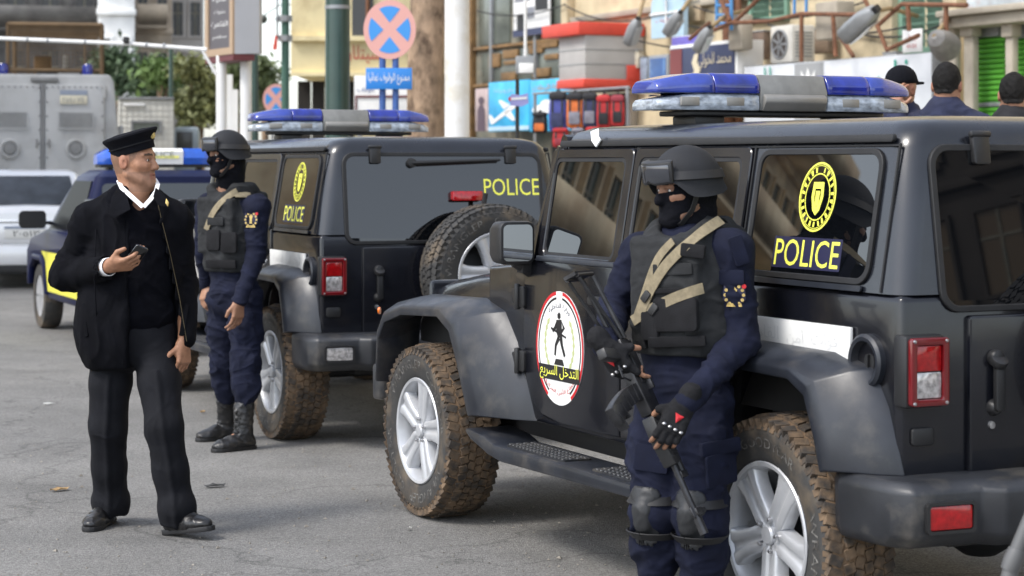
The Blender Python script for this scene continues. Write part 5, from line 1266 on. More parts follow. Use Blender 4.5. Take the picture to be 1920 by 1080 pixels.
METG = mat('lamp_grey_metal', (.28, .29, .30), .45, metal=.3, var=.15, vs=5)
BLUEF = mat('blue_frame', (.08, .25, .52), .6)
REDTX = mat('red_lettering', (.50, .06, .05), .6)
DARKIN = mat('shop_interior_shade', (.018, .015, .012), .8, var=.4, vs=3)  # near black that stands in for the shade inside the shops

# the cream building
tC0, tC1 = -12, solve(1062)[0]
e = empty('shop_building', W3((tC0 + tC1) / 2, 0, 0), RZF, 'cream plastered shop building with green shuttered windows above the sign boards', 'building')
hw = (tC1 - tC0) / 2
q = MB(); q.span((-hw, 0, 0), (hw, 9, 13)); q.build('wall', WALLB, e)
def lx(u): return (tC0 + tC1) / 2 - solve(u)[0]
for (u0, v0, u1, v1, nm) in ((1408, -160, 1482, 42, 'a'), (1690, -190, 1786, 100, 'b')):
    Ym = (solve(u0)[1] + solve(u1)[1]) / 2; x0, x1, z0, z1 = lx(u0), lx(u1), zat(v1, Ym), zat(v0, Ym)
    f = MB(); f.ring([(x0, z0), (x1, z0), (x1, z1), (x0, z1)], [(x0 + .08, z0 + .08), (x1 - .08, z0 + .08), (x1 - .08, z1 - .08), (x0 + .08, z1 - .08)], lambda x, z, w: Vector((x, -w, z)), -.05, .06); wf = f.build('window', mat('window_frame_green', (.17, .30, .22), .7), e, bevel=.01)
    for half in (0, 1):
        a, b = (x0 + .08, (x0 + x1) / 2 - .02) if half == 0 else ((x0 + x1) / 2 + .02, x1 - .08)
        fbox(wf, 'shutter_leaf', SHUTG, a, b, z0 + .08, z1 - .08, -.01, .02)
        n = int((z1 - z0) / .11); me = None
        for i in range(n):
            zz = z0 + .14 + i * .11
            if zz > z1 - .12: break
            if me is None: k = MB(); k.box((0, 0, 0), (b - a - .06, .02, .075), Matrix.Rotation(.5, 3, 'X')); o = k.build('slat', SHUTG, wf); me = o.data
            else: o = link('slat', me, wf)
            o.location = ((a + b) / 2, -.025, zz)
for (u, w_, m, nm) in ((1385, .26, RUST, 'drain_pipe'), (1400, .10, RUST, 'drain_pipe')):
    x = lx(u); q = MB(); q.tube([(x, -.14, .0), (x, -.14, 13)], w_ / 2, 10); q.build(nm, m, e)
q = MB(); Ym = solve(1500)[1]; q.span((-hw, -.10, zat(-25, Ym)), (hw, 0, zat(-12, Ym))); q.build('string_course', CONC, e, bevel=.02)
# stained vertical pilaster strips
for u0, u1 in ((1066, 1078), (1600, 1690), (1785, 1812)):
    fbox(e, 'pilaster', WALLB, lx(u0), lx(u1), 0, 12.5, -.16, .0, .02)

# the grimy storefront building further along
tG0, tG1 = tC1 + .02, solve(884)[0]
e = empty('storefront_building', W3((tG0 + tG1) / 2, 0, 0), RZF, 'grimy grey green storefront building with brown wooden lettering panels', 'building')
hw = (tG1 - tG0) / 2; q = MB(); q.span((-hw, 0, 0), (hw, 9, 13)); q.build('wall', WALLG, e)
def lxg(u): return (tG0 + tG1) / 2 - solve(u)[0]
Yg = solve(975)[1]
for (u0, v0, u1, v1, m, nm, dep) in ((886, -100, 893, 260, WOODB, 'wooden_post', .12), (900, -60, 958, 78, SHOPG, 'window', .03), (1030, -60, 1058, 60, SHOPG, 'window', .03), (905, 92, 1056, 150, SHOPG, 'window', .02), (893, 80, 1060, 86, WOODB, 'rail', .08), (893, 152, 1060, 158, WOODB, 'rail', .08),
                                (922, 96, 942, 122, WOODB, 'wooden_letter', .07), (948, 92, 976, 108, WOODB, 'wooden_letter', .07), (950, 112, 980, 120, WOODB, 'wooden_letter', .07), (996, 88, 1022, 104, WOODB, 'wooden_letter', .07), (1002, 84, 1050, 96, WOODB, 'wooden_letter', .07), (1004, 132, 1036, 148, WOODB, 'wooden_letter', .07), (945, 134, 972, 150, WOODB, 'wooden_letter', .07), (1026, 108, 1052, 118, WOODB, 'wooden_letter', .07)):
    fbox(e, nm, m, lxg(u0), lxg(u1), zat(v1, Yg), zat(v0, Yg), -dep, .01, .01)
for uu in (925, 1008):
    fbox(e, 'mullion', METG, lxg(uu), lxg(uu + 4), zat(150, Yg), zat(-60, Yg), -.09, .0, .005)
# pictures and posters on it
e, w, h = fthing('picture_poster', 962, -40, 1030, 66, .14, 'black and white framed picture high on the storefront', 'poster')
fbox(e, 'panel', WHT, -w / 2, w / 2, 0, h, 0, .04)
for (a, b, c, d_, m) in ((.12, .10, .35, .40, BLKPR), (.62, .42, .96, .72, BLKPR), (-.0, .0, 1, .12, NAVYS), (.05, .62, .5, .78, mat('print_grey', (.22, .23, .26), .6)), (.35, .3, .6, .5, mat('print_grey', (.22,.23,.26), .6))):
    fbox(e, 'print_patch', m, -w / 2 + a * w, -w / 2 + c * w, b * h, d_ * h, -.006, 0, 0)
e, w, h = fthing('airline_poster', 916, 152, 992, 246, .5, 'bright blue poster of a white airliner, nearest the wooden post', 'poster')
fbox(e, 'panel', SKYB, -w / 2, w / 2, 0, h, 0, .05)
q = MB(); X = lambda u, v, k=0: Vector(((u - .5) * w, -.008 - k, v * h))
for pl in ([(.05, .18), (.10, .14), (.75, .50), (.90, .66), (.80, .64), (.55, .50)], [(.38, .36), (.62, .20), (.68, .22), (.54, .44)], [(.40, .44), (.26, .62), (.32, .63), (.56, .52)], [(.06, .18), (.02, .34), (.07, .34), (.16, .24)]): q.prism(pl, X, 0, .004)
q.build('airliner_print', WHT, e, smooth=False); fbox(e, 'pale_band', SKYB2, -w / 2, w / 2, .02 * h, .10 * h, -.006, 0, 0); sgn(arabic('سفر وسياحة'), e, SKYB2, .5 * w, .12 * h, x=-.1 * w, z=.82 * h, y=-.01)
e, w, h = fthing('travel_poster', 993, 148, 1068, 246, .5, 'bright blue poster with orange arabic heading, behind the rucksacks', 'poster')
fbox(e, 'panel', SKYB, -w / 2, w / 2, 0, h, 0, .05); sgn(arabic('محطة الرحلات'), e, mat('orange_print', (.62, .30, .12), .6), .8 * w, .13 * h, z=.84 * h, y=-.01)
q = MB(); q.prism(ellipse(.32, .42, .24, .10, 18), X, 0, .004); q.prism(ellipse(.45, .52, .16, .09, 14), X, .004, .008); q.build('cloud_print', WHT, e, smooth=False)
e, w, h = fthing('portrait_poster', 891, 166, 915, 246, .45, 'narrow faded poster of a standing figure beside the blue posters', 'poster')
fbox(e, 'panel', mat('faded_mauve', (.42, .33, .32), .6, var=.3, vs=3), -w / 2, w / 2, 0, h, 0, .05); q = MB(); q.prism(ellipse(.5, .72, .22, .09, 12), X, 0, .004); q.prism([(.2, .0), (.8, 0), (.78, .5), (.6, .62), (.4, .62), (.22, .5)], X, 0, .004); q.build('figure_print', mat('print_dark_mauve', (.09, .06, .08), .6), e, smooth=False)

# the red and grey kiosk front
e, w, h = fthing('kiosk_canopy', 1045, 44, 1096, 163, 1.15, 'grey panelled kiosk box with bright red bands on top and below', 'kiosk')
D = 1.12
fbox(e, 'panel_box', KGREY, -w / 2 + .02, w / 2 - .02, .0, h * .80, .02, D)
fbox(e, 'red_band', KRED, -w / 2 - .35, w / 2 + .02, h * .80, h, -.12, D, .02); fbox(e, 'red_band', KRED, -w / 2, w / 2, -.02, h * .115, -.02, D + .04, .015)
fbox(e, 'red_block', KRED, w / 2 - .005, w / 2 + .015, h * .11, h * .34, D * .70, D + .03, .005)
for k in (.34, .57): fbox(e, 'panel_joint', METG, -w / 2, w / 2 - .012, h * k, h * k + .015, .012, D, .002)
# hanging rucksacks
def rucksack(u, v0, v1, wpx, d, cols, label, flat=False):
    t, Y = solve(u, d); h = (v1 - v0) * Y / FPX; w = wpx * Y / FPX; e = empty('rucksack', W3(t, d, zat(v1, Y)), RZF + .9, label, 'rucksack', 'rucksacks hung outside the shop'); c0, c1, c2 = cols
    q = MB(); rr = [[Vector((x * k, y * k * .8 - .02 * k, z * h)) for x, y in rrect(-w / 2, -w * .36, w / 2, w * .36, w * .16, 3)] for z, k in ((.0, .78), (.06, .96), (.35, 1.), (.70, .94), (.84, .82), (.88, .66))]
    q.loft(rr); q.build('pack_body', c0, e, angle=50)
    q = MB(); rr = [[Vector((x * k, y * k * .8 - .03, z * h)) for x, y in rrect(-w / 2, -w * .40, w / 2, w * .36, w * .18, 3)] for z, k in ((.80, .90), (.86, 1.0), (.95, .94), (1.0, .60))]
    q.loft(rr); q.build('top_lid', c1, e, angle=50)
    q = MB(); q.prism(rrect(-w * .34, h * .10, w * .34, h * .46, w * .10, 3), lambda x, z, k: Vector((x, -w * .28 - k, z)), 0, w * .20); q.build('front_pocket', c2, e, bevel=.03)
    q = MB()
    for s in (-1, 1): q.strap([(s * w * .25, -w * .30, h * .84), (s * w * .27, -w * .36, h * .70), (s * w * .27, -w * .36, h * .45)], Vector((0, -1, 0)), .03, .012)
    q.strap([(-w * .1, 0, h * .99), (0, 0, h * 1.07), (w * .1, 0, h * .99)], Vector((0, -1, 0)), .03, .01); q.build('strap', BLKPL, e)
    return e
bc = lambda n, c: mat('pack_' + n, c, .75, var=.25, vs=10, bump=.2, bs=60)
OR, BK, BL, NV, RD, GY, MR = bc('orange', (.60, .15, .035)), bc('black', (.014, .014, .018)), bc('blue', (.06, .075, .30)), bc('navy', (.030, .038, .10)), bc('red', (.42, .022, .025)), bc('grey', (.20, .20, .24)), bc('maroon', (.26, .03, .045))
rucksack(1013, 210, 250, 28, 3.2, (BK, BK, OR), 'black and orange rucksack, lowest and furthest left of the hanging row')
rucksack(1047, 172, 246, 34, 3.0, (BL, BK, NV), 'blue violet rucksack with dark lid beside the poster')
rucksack(1079, 174, 240, 32, 3.0, (OR, BK, GY), 'orange rucksack with grey pocket in the hanging row')
rucksack(1107, 174, 238, 28, 3.0, (NV, BK, GY), 'dark navy rucksack between the orange and the red one')
rucksack(1133, 178, 240, 27, 3.0, (RD, RD, BK), 'red rucksack with black pocket in the hanging row')
rucksack(1159, 178, 236, 26, 3.0, (RD, MR, BK), 'maroon and red rucksack next to the lit car bar')
rucksack(1052, 240, 276, 30, 3.4, (RD, RD, MR), 'bright red bag low under the blue violet rucksack')
rucksack(1084, 240, 274, 24, 3.4, (GY, GY, GY), 'plain grey bag low under the orange rucksack')
rucksack(1112, 238, 272, 26, 3.4, (bc('pink', (.55, .10, .16)), RD, MR), 'pink bag low under the dark navy rucksack')
e, w, h = fthing('hanging_rail', 1000, 164, 1180, 170, 2.9, 'thin steel rail the rucksacks hang from', 'rail'); q = MB(); q.tube([(-w / 2, 0, 0), (w / 2, 0, 0)], .02, 8); q.build('bar', METG, e)
for s in (-1, 1): q = MB(); zz = e.location.z; q.tube([(s * w * .48, 0, 0), (s * w * .48, 0, -zz + .15)], .025, 8); q.build('upright', METG, e)
e, w, h = fthing('awning', 1054, 158, 1132, 180, 2.2, 'small beige awning over the hanging rucksacks', 'awning'); q = MB(); q.prism([(0, 0), (0, .03), (1.9, h * .9), (1.9, h * .8)], lambda y, z, x: Vector((x, y, z)), -w / 2, w / 2); q.build('canopy', mat('beige_canvas', (.36, .31, .22), .9, var=.2, vs=3), e); fbox(e, 'valance', mat('beige_canvas', (.36, .31, .22)), -w / 2, w / 2, -h * .6, .02, -.015, .0, .004)
e, w, h = fthing('doorway_shade', 1034, 164, 1180, 300, .06, 'dark sheet standing in for the shade of a shop doorway behind the red rucksacks', 'doorway'); fbox(e, 'dark_backing', DARKIN, -w / 2, w / 2, -1, h, .0, .05); fbox(e, 'door_frame', CONC, w / 2, w / 2 + .2, -1, h + .1, -.08, .05)  # flat dark panel added for the shade behind the hanging bags

# signs above the shops
def signbox(name, u0, v0, u1, v1, d, label, face, depth=.22, edge=WHT, frame_=None, cat='sign'):
    e, w, h = fthing(name, u0, v0, u1, v1, d, label, cat); fbox(e, 'case', edge, -w / 2, w / 2, 0, h, 0, depth, .01); b = .05 if frame_ else .01
    fbox(e, 'face', face, -w / 2 + b, w / 2 - b, b, h - b, -.012, .01, .003); return e, w, h
e, w, h = signbox('shop_sign', 1256, 80, 1382, 210, 1.1, 'dark navy shop sign with cream arabic words and a white edge', NAVYS, .45, WHT, True)
sgn(arabic('محمد الخولي'), e, CREAM, w * .48, h * .26, x=w * .20, z=h * .72, y=-.03); sgn('Farmacia', e, CREAM, w * .44, h * .11, x=w * .20, z=h * .42, y=-.03)
q = MB(); q.prism([(.32, .48), (.40, .60), (.36, .72), (.40, .84), (.46, .86), (.44, .72), (.48, .60), (.46, .46), (.38, .36)], lambda u, v, k: Vector(((u - .5) * w, -.018 - k, v * h)), 0, .01); q.build('serpent_print', CREAM, e, smooth=False); fbox(e, 'red_panel', mat('print_dull_red', (.20, .05, .05), .6), -w * .48, -w * .30, h * .3, h * .94, -.02, 0, 0)
e, w, h = signbox('picture_sign', 1216, 103, 1252, 200, 1.0, 'small blue night picture sign left of the navy shop sign', mat('night_blue', (.03, .09, .26), .4, var=.3, vs=2, col2=(.25, .42, .62), c2s=1.6, c2t=.62), .2, METG, True)
e, w, h = signbox('banner_sign', 1260, 66, 1324, 95, 1.0, 'little purple sign board with white words above the navy sign', PURP, .1, WHT); sgn(arabic('تصوير مستندات'), e, WHT, w * .8, h * .5, y=-.02)
e, w, h = fthing('arched_panel', 1225, -20, 1286, 70, .3, 'pale blue arched panel with red print on the cream wall', 'sign'); q = MB(); q.prism([(-w / 2, 0), (w / 2, 0), (w / 2, h * .7)] + [(w / 2 * math.cos(t), h * .7 + h * .3 * math.sin(t)) for t in [math.pi * k / 12 for k in range(1, 12)]] + [(-w / 2, h * .7)], lambda x, z, k: Vector((x, -k, z)), -.04, .04); q.build('panel', SKYB2, e); sgn(arabic('حلويات'), e, RED, w * .5, h * .10, x=-.1 * w, z=h * .36, y=-.045); q = MB(); q.tube([(0, -.06, 0), (0, -.06, h)], .02, 6); q.tube([(-w / 2, -.06, h * .5), (w / 2, -.06, h * .5)], .02, 6); q.build('mullion', WHT, e)
e, w, h = signbox('long_sign', 1396, 112, 1748, 262, 1.0, 'long pale grey fascia sign with teal arabic letters and a white lotus', SIGNG, .25, METG)
fbox(e, 'grey_panel', mat('sign_mid_grey', (.33, .34, .35), .5), w * (-.5 + .30), w * (-.5 + .46), .02, h - .02, -.016, 0, 0)
q = MB(); X = lambda u, v, k=0: Vector(((u - .5) * w, -.022 - k, v * h))
for k in range(5): a = math.radians(-56 + 28 * k); q.prism([(.38 + math.sin(a) * .004, .62), (.38 + math.sin(a) * .05 - .018 * math.cos(a), .64 + .14 * math.cos(a)), (.38 + math.sin(a) * .085, .64 + .28 * math.cos(a)), (.38 + math.sin(a) * .05 + .018 * math.cos(a), .64 + .14 * math.cos(a))], X, .002 * k, .002 * k + .004)
q.build('lotus_mark', WHT, e, smooth=False); sgn(arabic('محلات'), e, TEAL, w * .26, h * .42, x=-w * .34, z=h * .76, y=-.04); sgn(arabic('فارس'), e, TEAL, w * .30, h * .56, x=w * .26, z=h * .66, y=-.03)
e, w, h = fthing('paper_notice', 1692, 55, 1728, 98, 1.02, 'white paper notice with red print standing on the long sign', 'notice'); fbox(e, 'sheet', WHT, -w / 2, w / 2, 0, h, 0, .02, .002); sgn(arabic('إيجار'.replace('إ', 'ا')), e, RED, w * .6, h * .3, z=h * .62, y=-.006); sgn('0122', e, RED, w * .5, h * .16, z=h * .28, y=-.006)
# air conditioner
def aircon(u0, v0, u1, v1, d, label):
    e, w, h = fthing('air_conditioner', u0, v0, u1, v1, d, label, 'air conditioner'); w *= .62; dd = .38; q = MB(); q.span((-w / 2, 0, 0), (w / 2, dd, h)); q.build('casing', mat('aircon_cream', (.60, .58, .53), .6, var=.12, vs=4), e, bevel=.02)
    q = MB(); q.lathe([(h * .40, 0), (h * .40, .02), (h * .36, .025), (h * .34, .004)], c=(-w * .06, .004, h * .5), axis=(0, -1, 0), n=32, closed=True); q.build('fan_ring', METG, e); q = MB(); q.lathe([(h * .35, 0), (h * .35, .006), (0, .006)], c=(-w * .06, .003, h * .5), axis=(0, -1, 0), n=28); q.build('fan_opening', mat('fan_dark', (.06, .05, .045), .7), e)
    q = MB()
    for k in range(7): a = 2 * math.pi * k / 7; q.box((-w * .06 + math.cos(a) * h * .18, -.006, h * .5 + math.sin(a) * h * .18), (h * .28, .008, .03), Matrix.Rotation(-a, 3, 'Y'))
    tag(q.build('fan_grille', METG, e), kind='stuff'); 
    for k in range(8): fbox(e, 'side_louvre', METG, w / 2, w / 2 + .008, h * (.15 + .09 * k), h * (.19 + .09 * k), .05, dd - .05, .002)
    for s in (-1, 1): q = MB(); q.tube([(s * w * .35, .8, -.02), (s * w * .35, -.05, -.02), (s * w * .35, .8, -.5)], .02, 6); q.build('bracket', RUST, e)
aircon(1432, 48, 1498, 118, .9, 'cream air conditioner with round fan above the long sign')
# rusted scaffold frame over the signs
e, w, h = fthing('scaffold_frame', 1290, -30, 1790, 100, 1.4, 'rusty steel scaffold bars running above the shop signs', 'scaffold'); Ym = solve(1540, 1.4)[1]; t0 = (solve(1290, 1.4)[0] + solve(1790, 1.4)[0]) / 2
zb = zat(100, Ym)
def sp(u, v, dd=0.):
    t, Y = solve(u, 1.4); return Vector((t0 - t, dd, zat(v, Y) - zb))
for pts in (((1365, 45), (1440, 42), (1500, 28), (1620, 30)), ((1500, 30), (1500, 118)), ((1560, 30), (1566, 108)), ((1640, 52), (1690, 10), (1810, 12)), ((1640, 40), (1662, 96), (1720, 68)), ((1620, 0), (1632, 30)), ((1700, 10), (1704, 60)), ((1330, 62), (1380, 40), (1440, -20)), ((1290, 75), (1330, 45)), ((1340, -20), (1368, 40)), ((1770, 14), (1774, 100)), ((1575, 70), (1600, 108))):
    q = MB(); q.tube([sp(u, v, .03 * random.random()) for u, v in pts], .030, 7); q.build('rusty_bar', RUST, e)
q = MB(); 
for u in (1333, 1360): q.tube([sp(u, -30, .1), sp(u, 58, .1)], .03, 6)
for v in (-5, 12, 30, 46): q.tube([sp(1333, v, .1), sp(1360, v, .1)], .025, 6)
q.build('blue_ladder', BLUEF, e); q = MB(); q.tube([sp(1478, -20, .1), sp(1478, 32, .1), sp(1500, 30, .1), sp(1500, -20, .1)], .025, 6)
q.build('blue_bracket', BLUEF, e)
q = MB(); q.box(sp(1530, 40, .3), (.5, .3, .5)); q.build('junction_box', CONC, e, bevel=.03); q = MB(); q.box(sp(1355, 62, .3), (.36, .2, .5)); q.build('junction_box', CONC, e, bevel=.03)
# floodlights on brackets
def flood(ub, vb, u, v, d, ln, label, roll=.8, bowl=False):
    tb, Yb = solve(ub, .2); t, Y = solve(u, d); e = empty('floodlight', W3(t, d, zat(v, Y)), RZF, label, 'floodlight', 'floodlights over the shop signs'); R = Matrix.Rotation(roll, 3, 'Y') @ Matrix.Rotation(.5, 3, 'X')
    q = MB()
    if bowl:
        R = Matrix.Rotation(.9, 3, 'Y') @ Matrix.Rotation(1.0, 3, 'X'); q.lathe([(ln * .10, .0), (ln * .30, -.05), (ln * .46, -.22), (ln * .5, -.36), (ln * .47, -.36), (ln * .42, -.22), (ln * .2, -.10), (0, -.09)], axis=R @ Vector((0, 0, 1)), n=24); q.build('housing', mat('bowl_grey', (.17, .165, .16), .6, var=.3, vs=8), e)
        q = MB(); q.lathe([(ln * .44, -.34), (ln * .40, -.22), (0, -.12)], axis=R @ Vector((0, 0, 1)), n=20); q.build('reflector', mat('rusty_reflector', (.16, .085, .05), .6), e)
    else:
        rr = [[R @ Vector((x * ln, y * k, z * k)) for y, z in rrect(-ln * .26, -ln * .17, ln * .26, ln * .20, ln * .12, 4)] for x, k in ((-.50, .62), (-.44, .92), (-.2, 1.), (.2, .95), (.40, .7), (.5, .42))]
        q.loft(rr); q.build('housing', METG, e, angle=50)
        q = MB(); q.prism(rrect(-ln * .42, -ln * .20, ln * .28, ln * .20, ln * .06, 3), lambda x, y, k: R @ Vector((x, y, -ln * .172 - k)), 0, .008); q.build('lens', mat('flood_glass', (.45, .46, .46), .15, spec=.6), e, smooth=False)
        q = MB(); q.box(R @ Vector((ln * .53, 0, 0)), (ln * .14,) * 3, R); q.build('driver_box', BLKPL, e, bevel=.01)
    off = W3(tb, .2, zat(vb, Yb)) - W3(t, d, zat(v, Y)); Mi = Matrix.Rotation(-RZF, 3, 'Z'); off = Mi @ off; q = MB(); q.tube([R @ Vector((ln * .45, 0, 0)) if not bowl else Vector((0, 0, 0)), off * .5 + Vector((0, 0, .14)), off], .03, 7); q.build('bracket_arm', mat('arm_tan', (.30, .22, .12), .8), e)
flood(1232, -50, 1188, 60, 2.6, .42, 'slim grey floodlight at the end of a long arm over the kiosk', -.95)
flood(1330, -20, 1264, 44, 2.4, .42, 'grey floodlight hanging before the pale blue arched panel', -.7)
flood(1400, 20, 1320, 74, 2.2, .42, 'floodlight drooping over the small purple sign', -.8)
flood(1720, 30, 1614, 44, 2.6, .62, 'biggest tilted floodlight, before the cream wall above the white lotus', -.45)
flood(1800, 50, 1752, 68, 1.9, .36, 'open round reflector lamp beside the white paper notice', .5, True)
# right-hand end: pillars, beam, lime roller shutters
def shutter(u0, u1, d, label):
    e, w, h = fthing('roller_shutter', u0, 70, u1, 330, d, label, 'shutter', 'lime green roller shutters'); n = 26; me = None
    fbox(e, 'backing', LIME, -w / 2, w / 2, 0, h, .03, .06, 0)
    for i in range(n):
        if me is None: q = MB(); q.prism([(.03, 0), (-.01, h / n * .15), (-.02, h / n * .5), (-.01, h / n * .82), (.03, h / n * .97)], lambda y, z, x: Vector((x, y, z)), -w / 2, w / 2); o = q.build('slat', LIME, e); me = o.data
        else: o = link('slat', me, e)
        o.location = (0, 0, h / n * i)
    fbox(e, 'shutter_box', METG, -w / 2, w / 2, h, h + .35, -.1, .3); fbox(e, 'bottom_bar', METG, -w / 2, w / 2, h * .5, h * .53, -.03, 0, .005)
shutter(1826, 1884, .6, 'lime green roller shutter between the stone pillars'); shutter(1898, 1990, .6, 'lime green roller shutter cut by the right edge of the picture')
for (u0, u1, lb) in ((1768, 1790, 'stained stone pillar nearest the paper notice'), (1806, 1824, 'stained stone pillar just left of the lime shutter'), (1884, 1898, 'narrow stone pillar between the two lime shutters')):
    e, w, h = fthing('stone_pillar', u0, 30, u1, 380, .9, lb, 'pillar'); fbox(e, 'shaft', CONC, -w / 2, w / 2, -.6, h, 0, .10, .02); fbox(e, 'capital', CONC, -w / 2 - .03, w / 2 + .03, h - .25, h - .02, -.04, .12, .02)
e, w, h = fthing('lintel_beam', 1770, 22, 2020, 44, 1.0, 'weathered stone beam across the pillars', 'beam'); fbox(e, 'beam_stone', CONC, -w / 2, w / 2, 0, h, -.05, .5, .03); fbox(e, 'ledge', CONC, -w / 2, w / 2, h, h + .08, -.14, .5, .02); e2, w, h = fthing('fascia_panel', 1812, -30, 2020, 16, .9, 'faded pale panel with blurred colours above the stone beam', 'sign'); fbox(e2, 'panel', mat('faded_panel', (.42, .46, .48), .6, var=.3, vs=3, col2=(.50, .30, .28), c2s=2.5, c2t=.60), -w / 2, w / 2, 0, h, 0, .1)

# clutter on the fronts: slack cables, pipes, paper bills
CABLE = mat('black_cable', (.02, .02, .02), .7)
rs_ = random.Random(12)
for i, (u0, v0, u1, v1, sag) in enumerate(((895, 20, 1060, 8, 14), (1060, 10, 1230, 30, 18), (1230, 26, 1430, 40, 20), (1300, 12, 1620, 4, 26), (1440, 46, 1700, 50, 16), (1600, 60, 1790, 34, 20), (1080, 34, 1290, 92, 10))):
    t0, Y0 = solve(u0, .22); t1, Y1 = solve(u1, .22); a, b = W3(t0, .22, zat(v0, Y0)), W3(t1, .22, zat(v1, Y1)); o_ = a.copy(); sg_ = sag * Y0 / FPX
    q = MB(); q.tube([(a - o_).lerp(b - o_, k / 14) + Vector((0, 0, -sg_ * 4 * (k / 14) * (1 - k / 14))) for k in range(15)], .014, 5); o = q.build('cable', CABLE); o.location = o_; tag(o, ('cable slung along the brown wooden storefront', 'cable sagging behind the red kiosk top', 'cable from the pale blue arched panel to the air conditioner', 'longest sagging cable, passing under the upper green shutters', 'cable running over the long pale sign past the air conditioner', 'cable dipping behind the white paper notice', 'cable dropping from the kiosk to the navy shop sign')[i], 'cable', 'cables on the shop fronts')
for i, (u0, v0, u1, v1, d, c, lb) in enumerate(((1176, 96, 1196, 128, .2, (.55, .50, .40), 'pale bill pasted right of the grey kiosk'), (1200, 108, 1212, 150, .2, (.28, .33, .42), 'narrow blue grey bill beside the night picture sign'), (1290, 4, 1312, 40, .1, (.46, .36, .24), 'tan patch of board near the blue ladder'), (1520, 54, 1552, 100, .25, (.22, .16, .11), 'rusty brown meter cabinet right of the air conditioner'), (1655, 100, 1680, 112, .9, (.5, .5, .5), 'grey ledge box standing on the long pale sign'), (1405, 60, 1432, 112, .3, (.16, .11, .08), 'dark brown box left of the air conditioner'))):
    e, w, h = fthing('wall_box', u0, v0, u1, v1, d, lb, 'wall box'); m_ = mat('wall_box_%d' % i, c, .7, var=.3, vs=6, col2=tuple(k * .6 for k in c), c2s=5, c2t=.58); fbox(e, 'cover', m_, -w / 2, w / 2, 0, h, 0, .12, .01); fbox(e, 'edge', METG, -w / 2 - .01, w / 2 + .01, h, h + .02, -.01, .12, .003)
# ------------------------------------------------------------------ poles, signs and the tree by the far kerb
GREENP = mat('dark_green_paint', (.016, .050, .042), .38, spec=.5, var=.2, vs=3, coat=.3)
POSTB = mat('post_blue', (.035, .095, .30), .45, var=.15, vs=4)
SIGNB = mat('sign_blue', (.045, .26, .64), .4); SIGNR = mat('sign_faded_red', (.66, .34, .30), .45); PLATEB = mat('plate_blue', (.025, .20, .58), .4)
def pole(name, u, u_w, Y, m, label, cat, z1=9., r=None, bands=(), n=24):
    c = P(u, HOR, Y); r = r or u_w * Y / FPX / 2; e = empty(name, (c.x, Y, 0), 0, label, cat); q = MB(); q.tube([(0, 0, 0), (0, 0, z1 * .5), (0, 0, z1)], [r * 1.03, r, r * .9], n); q.build('shaft', m, e)
    q = MB(); q.lathe([(r * 1.6, 0), (r * 1.6, .3), (r * 1.15, .5), (r, .52)], n=n); q.build('base_sleeve', m, e)
    for z in bands: q = MB(); q.lathe([(r * 1.0, -.02), (r * 1.06, -.02), (r * 1.06, .02), (r, .02)], c=(0, 0, z), n=n, closed=True); q.build('clamp_band', METG, e)
    return e, r
e, r = pole('lamp_post', 633, 46, 22.0, GREENP, 'thick dark green lamp post left of the no stopping sign', 'lamp post', bands=(zat(14, 22.),))
def nostop(u, v, rad_px, Y, label, plate=None):
    c = P(u, v, Y); R_ = rad_px * Y / FPX; e = empty('no_stopping_sign', (c.x, c.y, 0), 0, label, 'traffic sign', 'no stopping signs'); z = c.z
    X = lambda a, b, k: Vector((a * R_, -.04 - k, z + b * R_))
    q = MB(); q.prism(ellipse(0, 0, 1, 1.13, 48), X, -.02, .0); d = q.build('disc', SIGNR, e, smooth=False)
    for k in range(4):
        a0 = math.pi / 2 * k; pts = [(0 + .24 * math.cos(a0), .24 * 1.13 * math.sin(a0))] + [(.80 * math.cos(a0 + t), .80 * 1.13 * math.sin(a0 + t)) for t in [math.radians(-30 + 60 * i / 12) for i in range(13)]]
        q = MB(); q.prism(pts, X, .0008, .003); q.build('blue_quarter', SIGNB, d, smooth=False)
    for s in (-.28, .22): q = MB(); q.tube([(s * R_, 0, 0), (s * R_, 0, z + R_ * .5)], .085 * R_ + .012, 10); q.build('post', POSTB if plate else METG, e)
    if plate:
        u0, v0, u1, v1 = plate; a, b = P(u0, v1, Y), P(u1, v0, Y); q = MB(); q.span((a.x - c.x, -.075, a.z), (b.x - c.x, -.055, b.z)); p_ = q.build('plate', PLATEB, e, bevel=.004)
        h = b.z - a.z; q = MB(); q.text(arabic('ممنوع الوقوف نهائيا'), lambda s_, t_, k: Vector(((a.x + b.x) / 2 - c.x + s_, -.0765 - k, (a.z + b.z) / 2 + t_)), h * .58, width=(b.x - a.x) * .90); q.build('plate_lettering', WHT, p_, smooth=False)
    return e
nostop(731, 56, 49, 20.5, 'big round no stopping sign over a blue plate with white arabic words', (687, 128, 773, 168))
nostop(518, 186, 25, 42., 'small far round no stopping sign above the light bar of the far police car')
e, r = pole('white_pole', 857, 46, 20., mat('white_pole_paint', (.68, .67, .65), .5, var=.08, vs=2, col2=(.46, .40, .28), c2s=1.5, c2t=.62), 'thick white pole right of the tree trunk', 'pole')
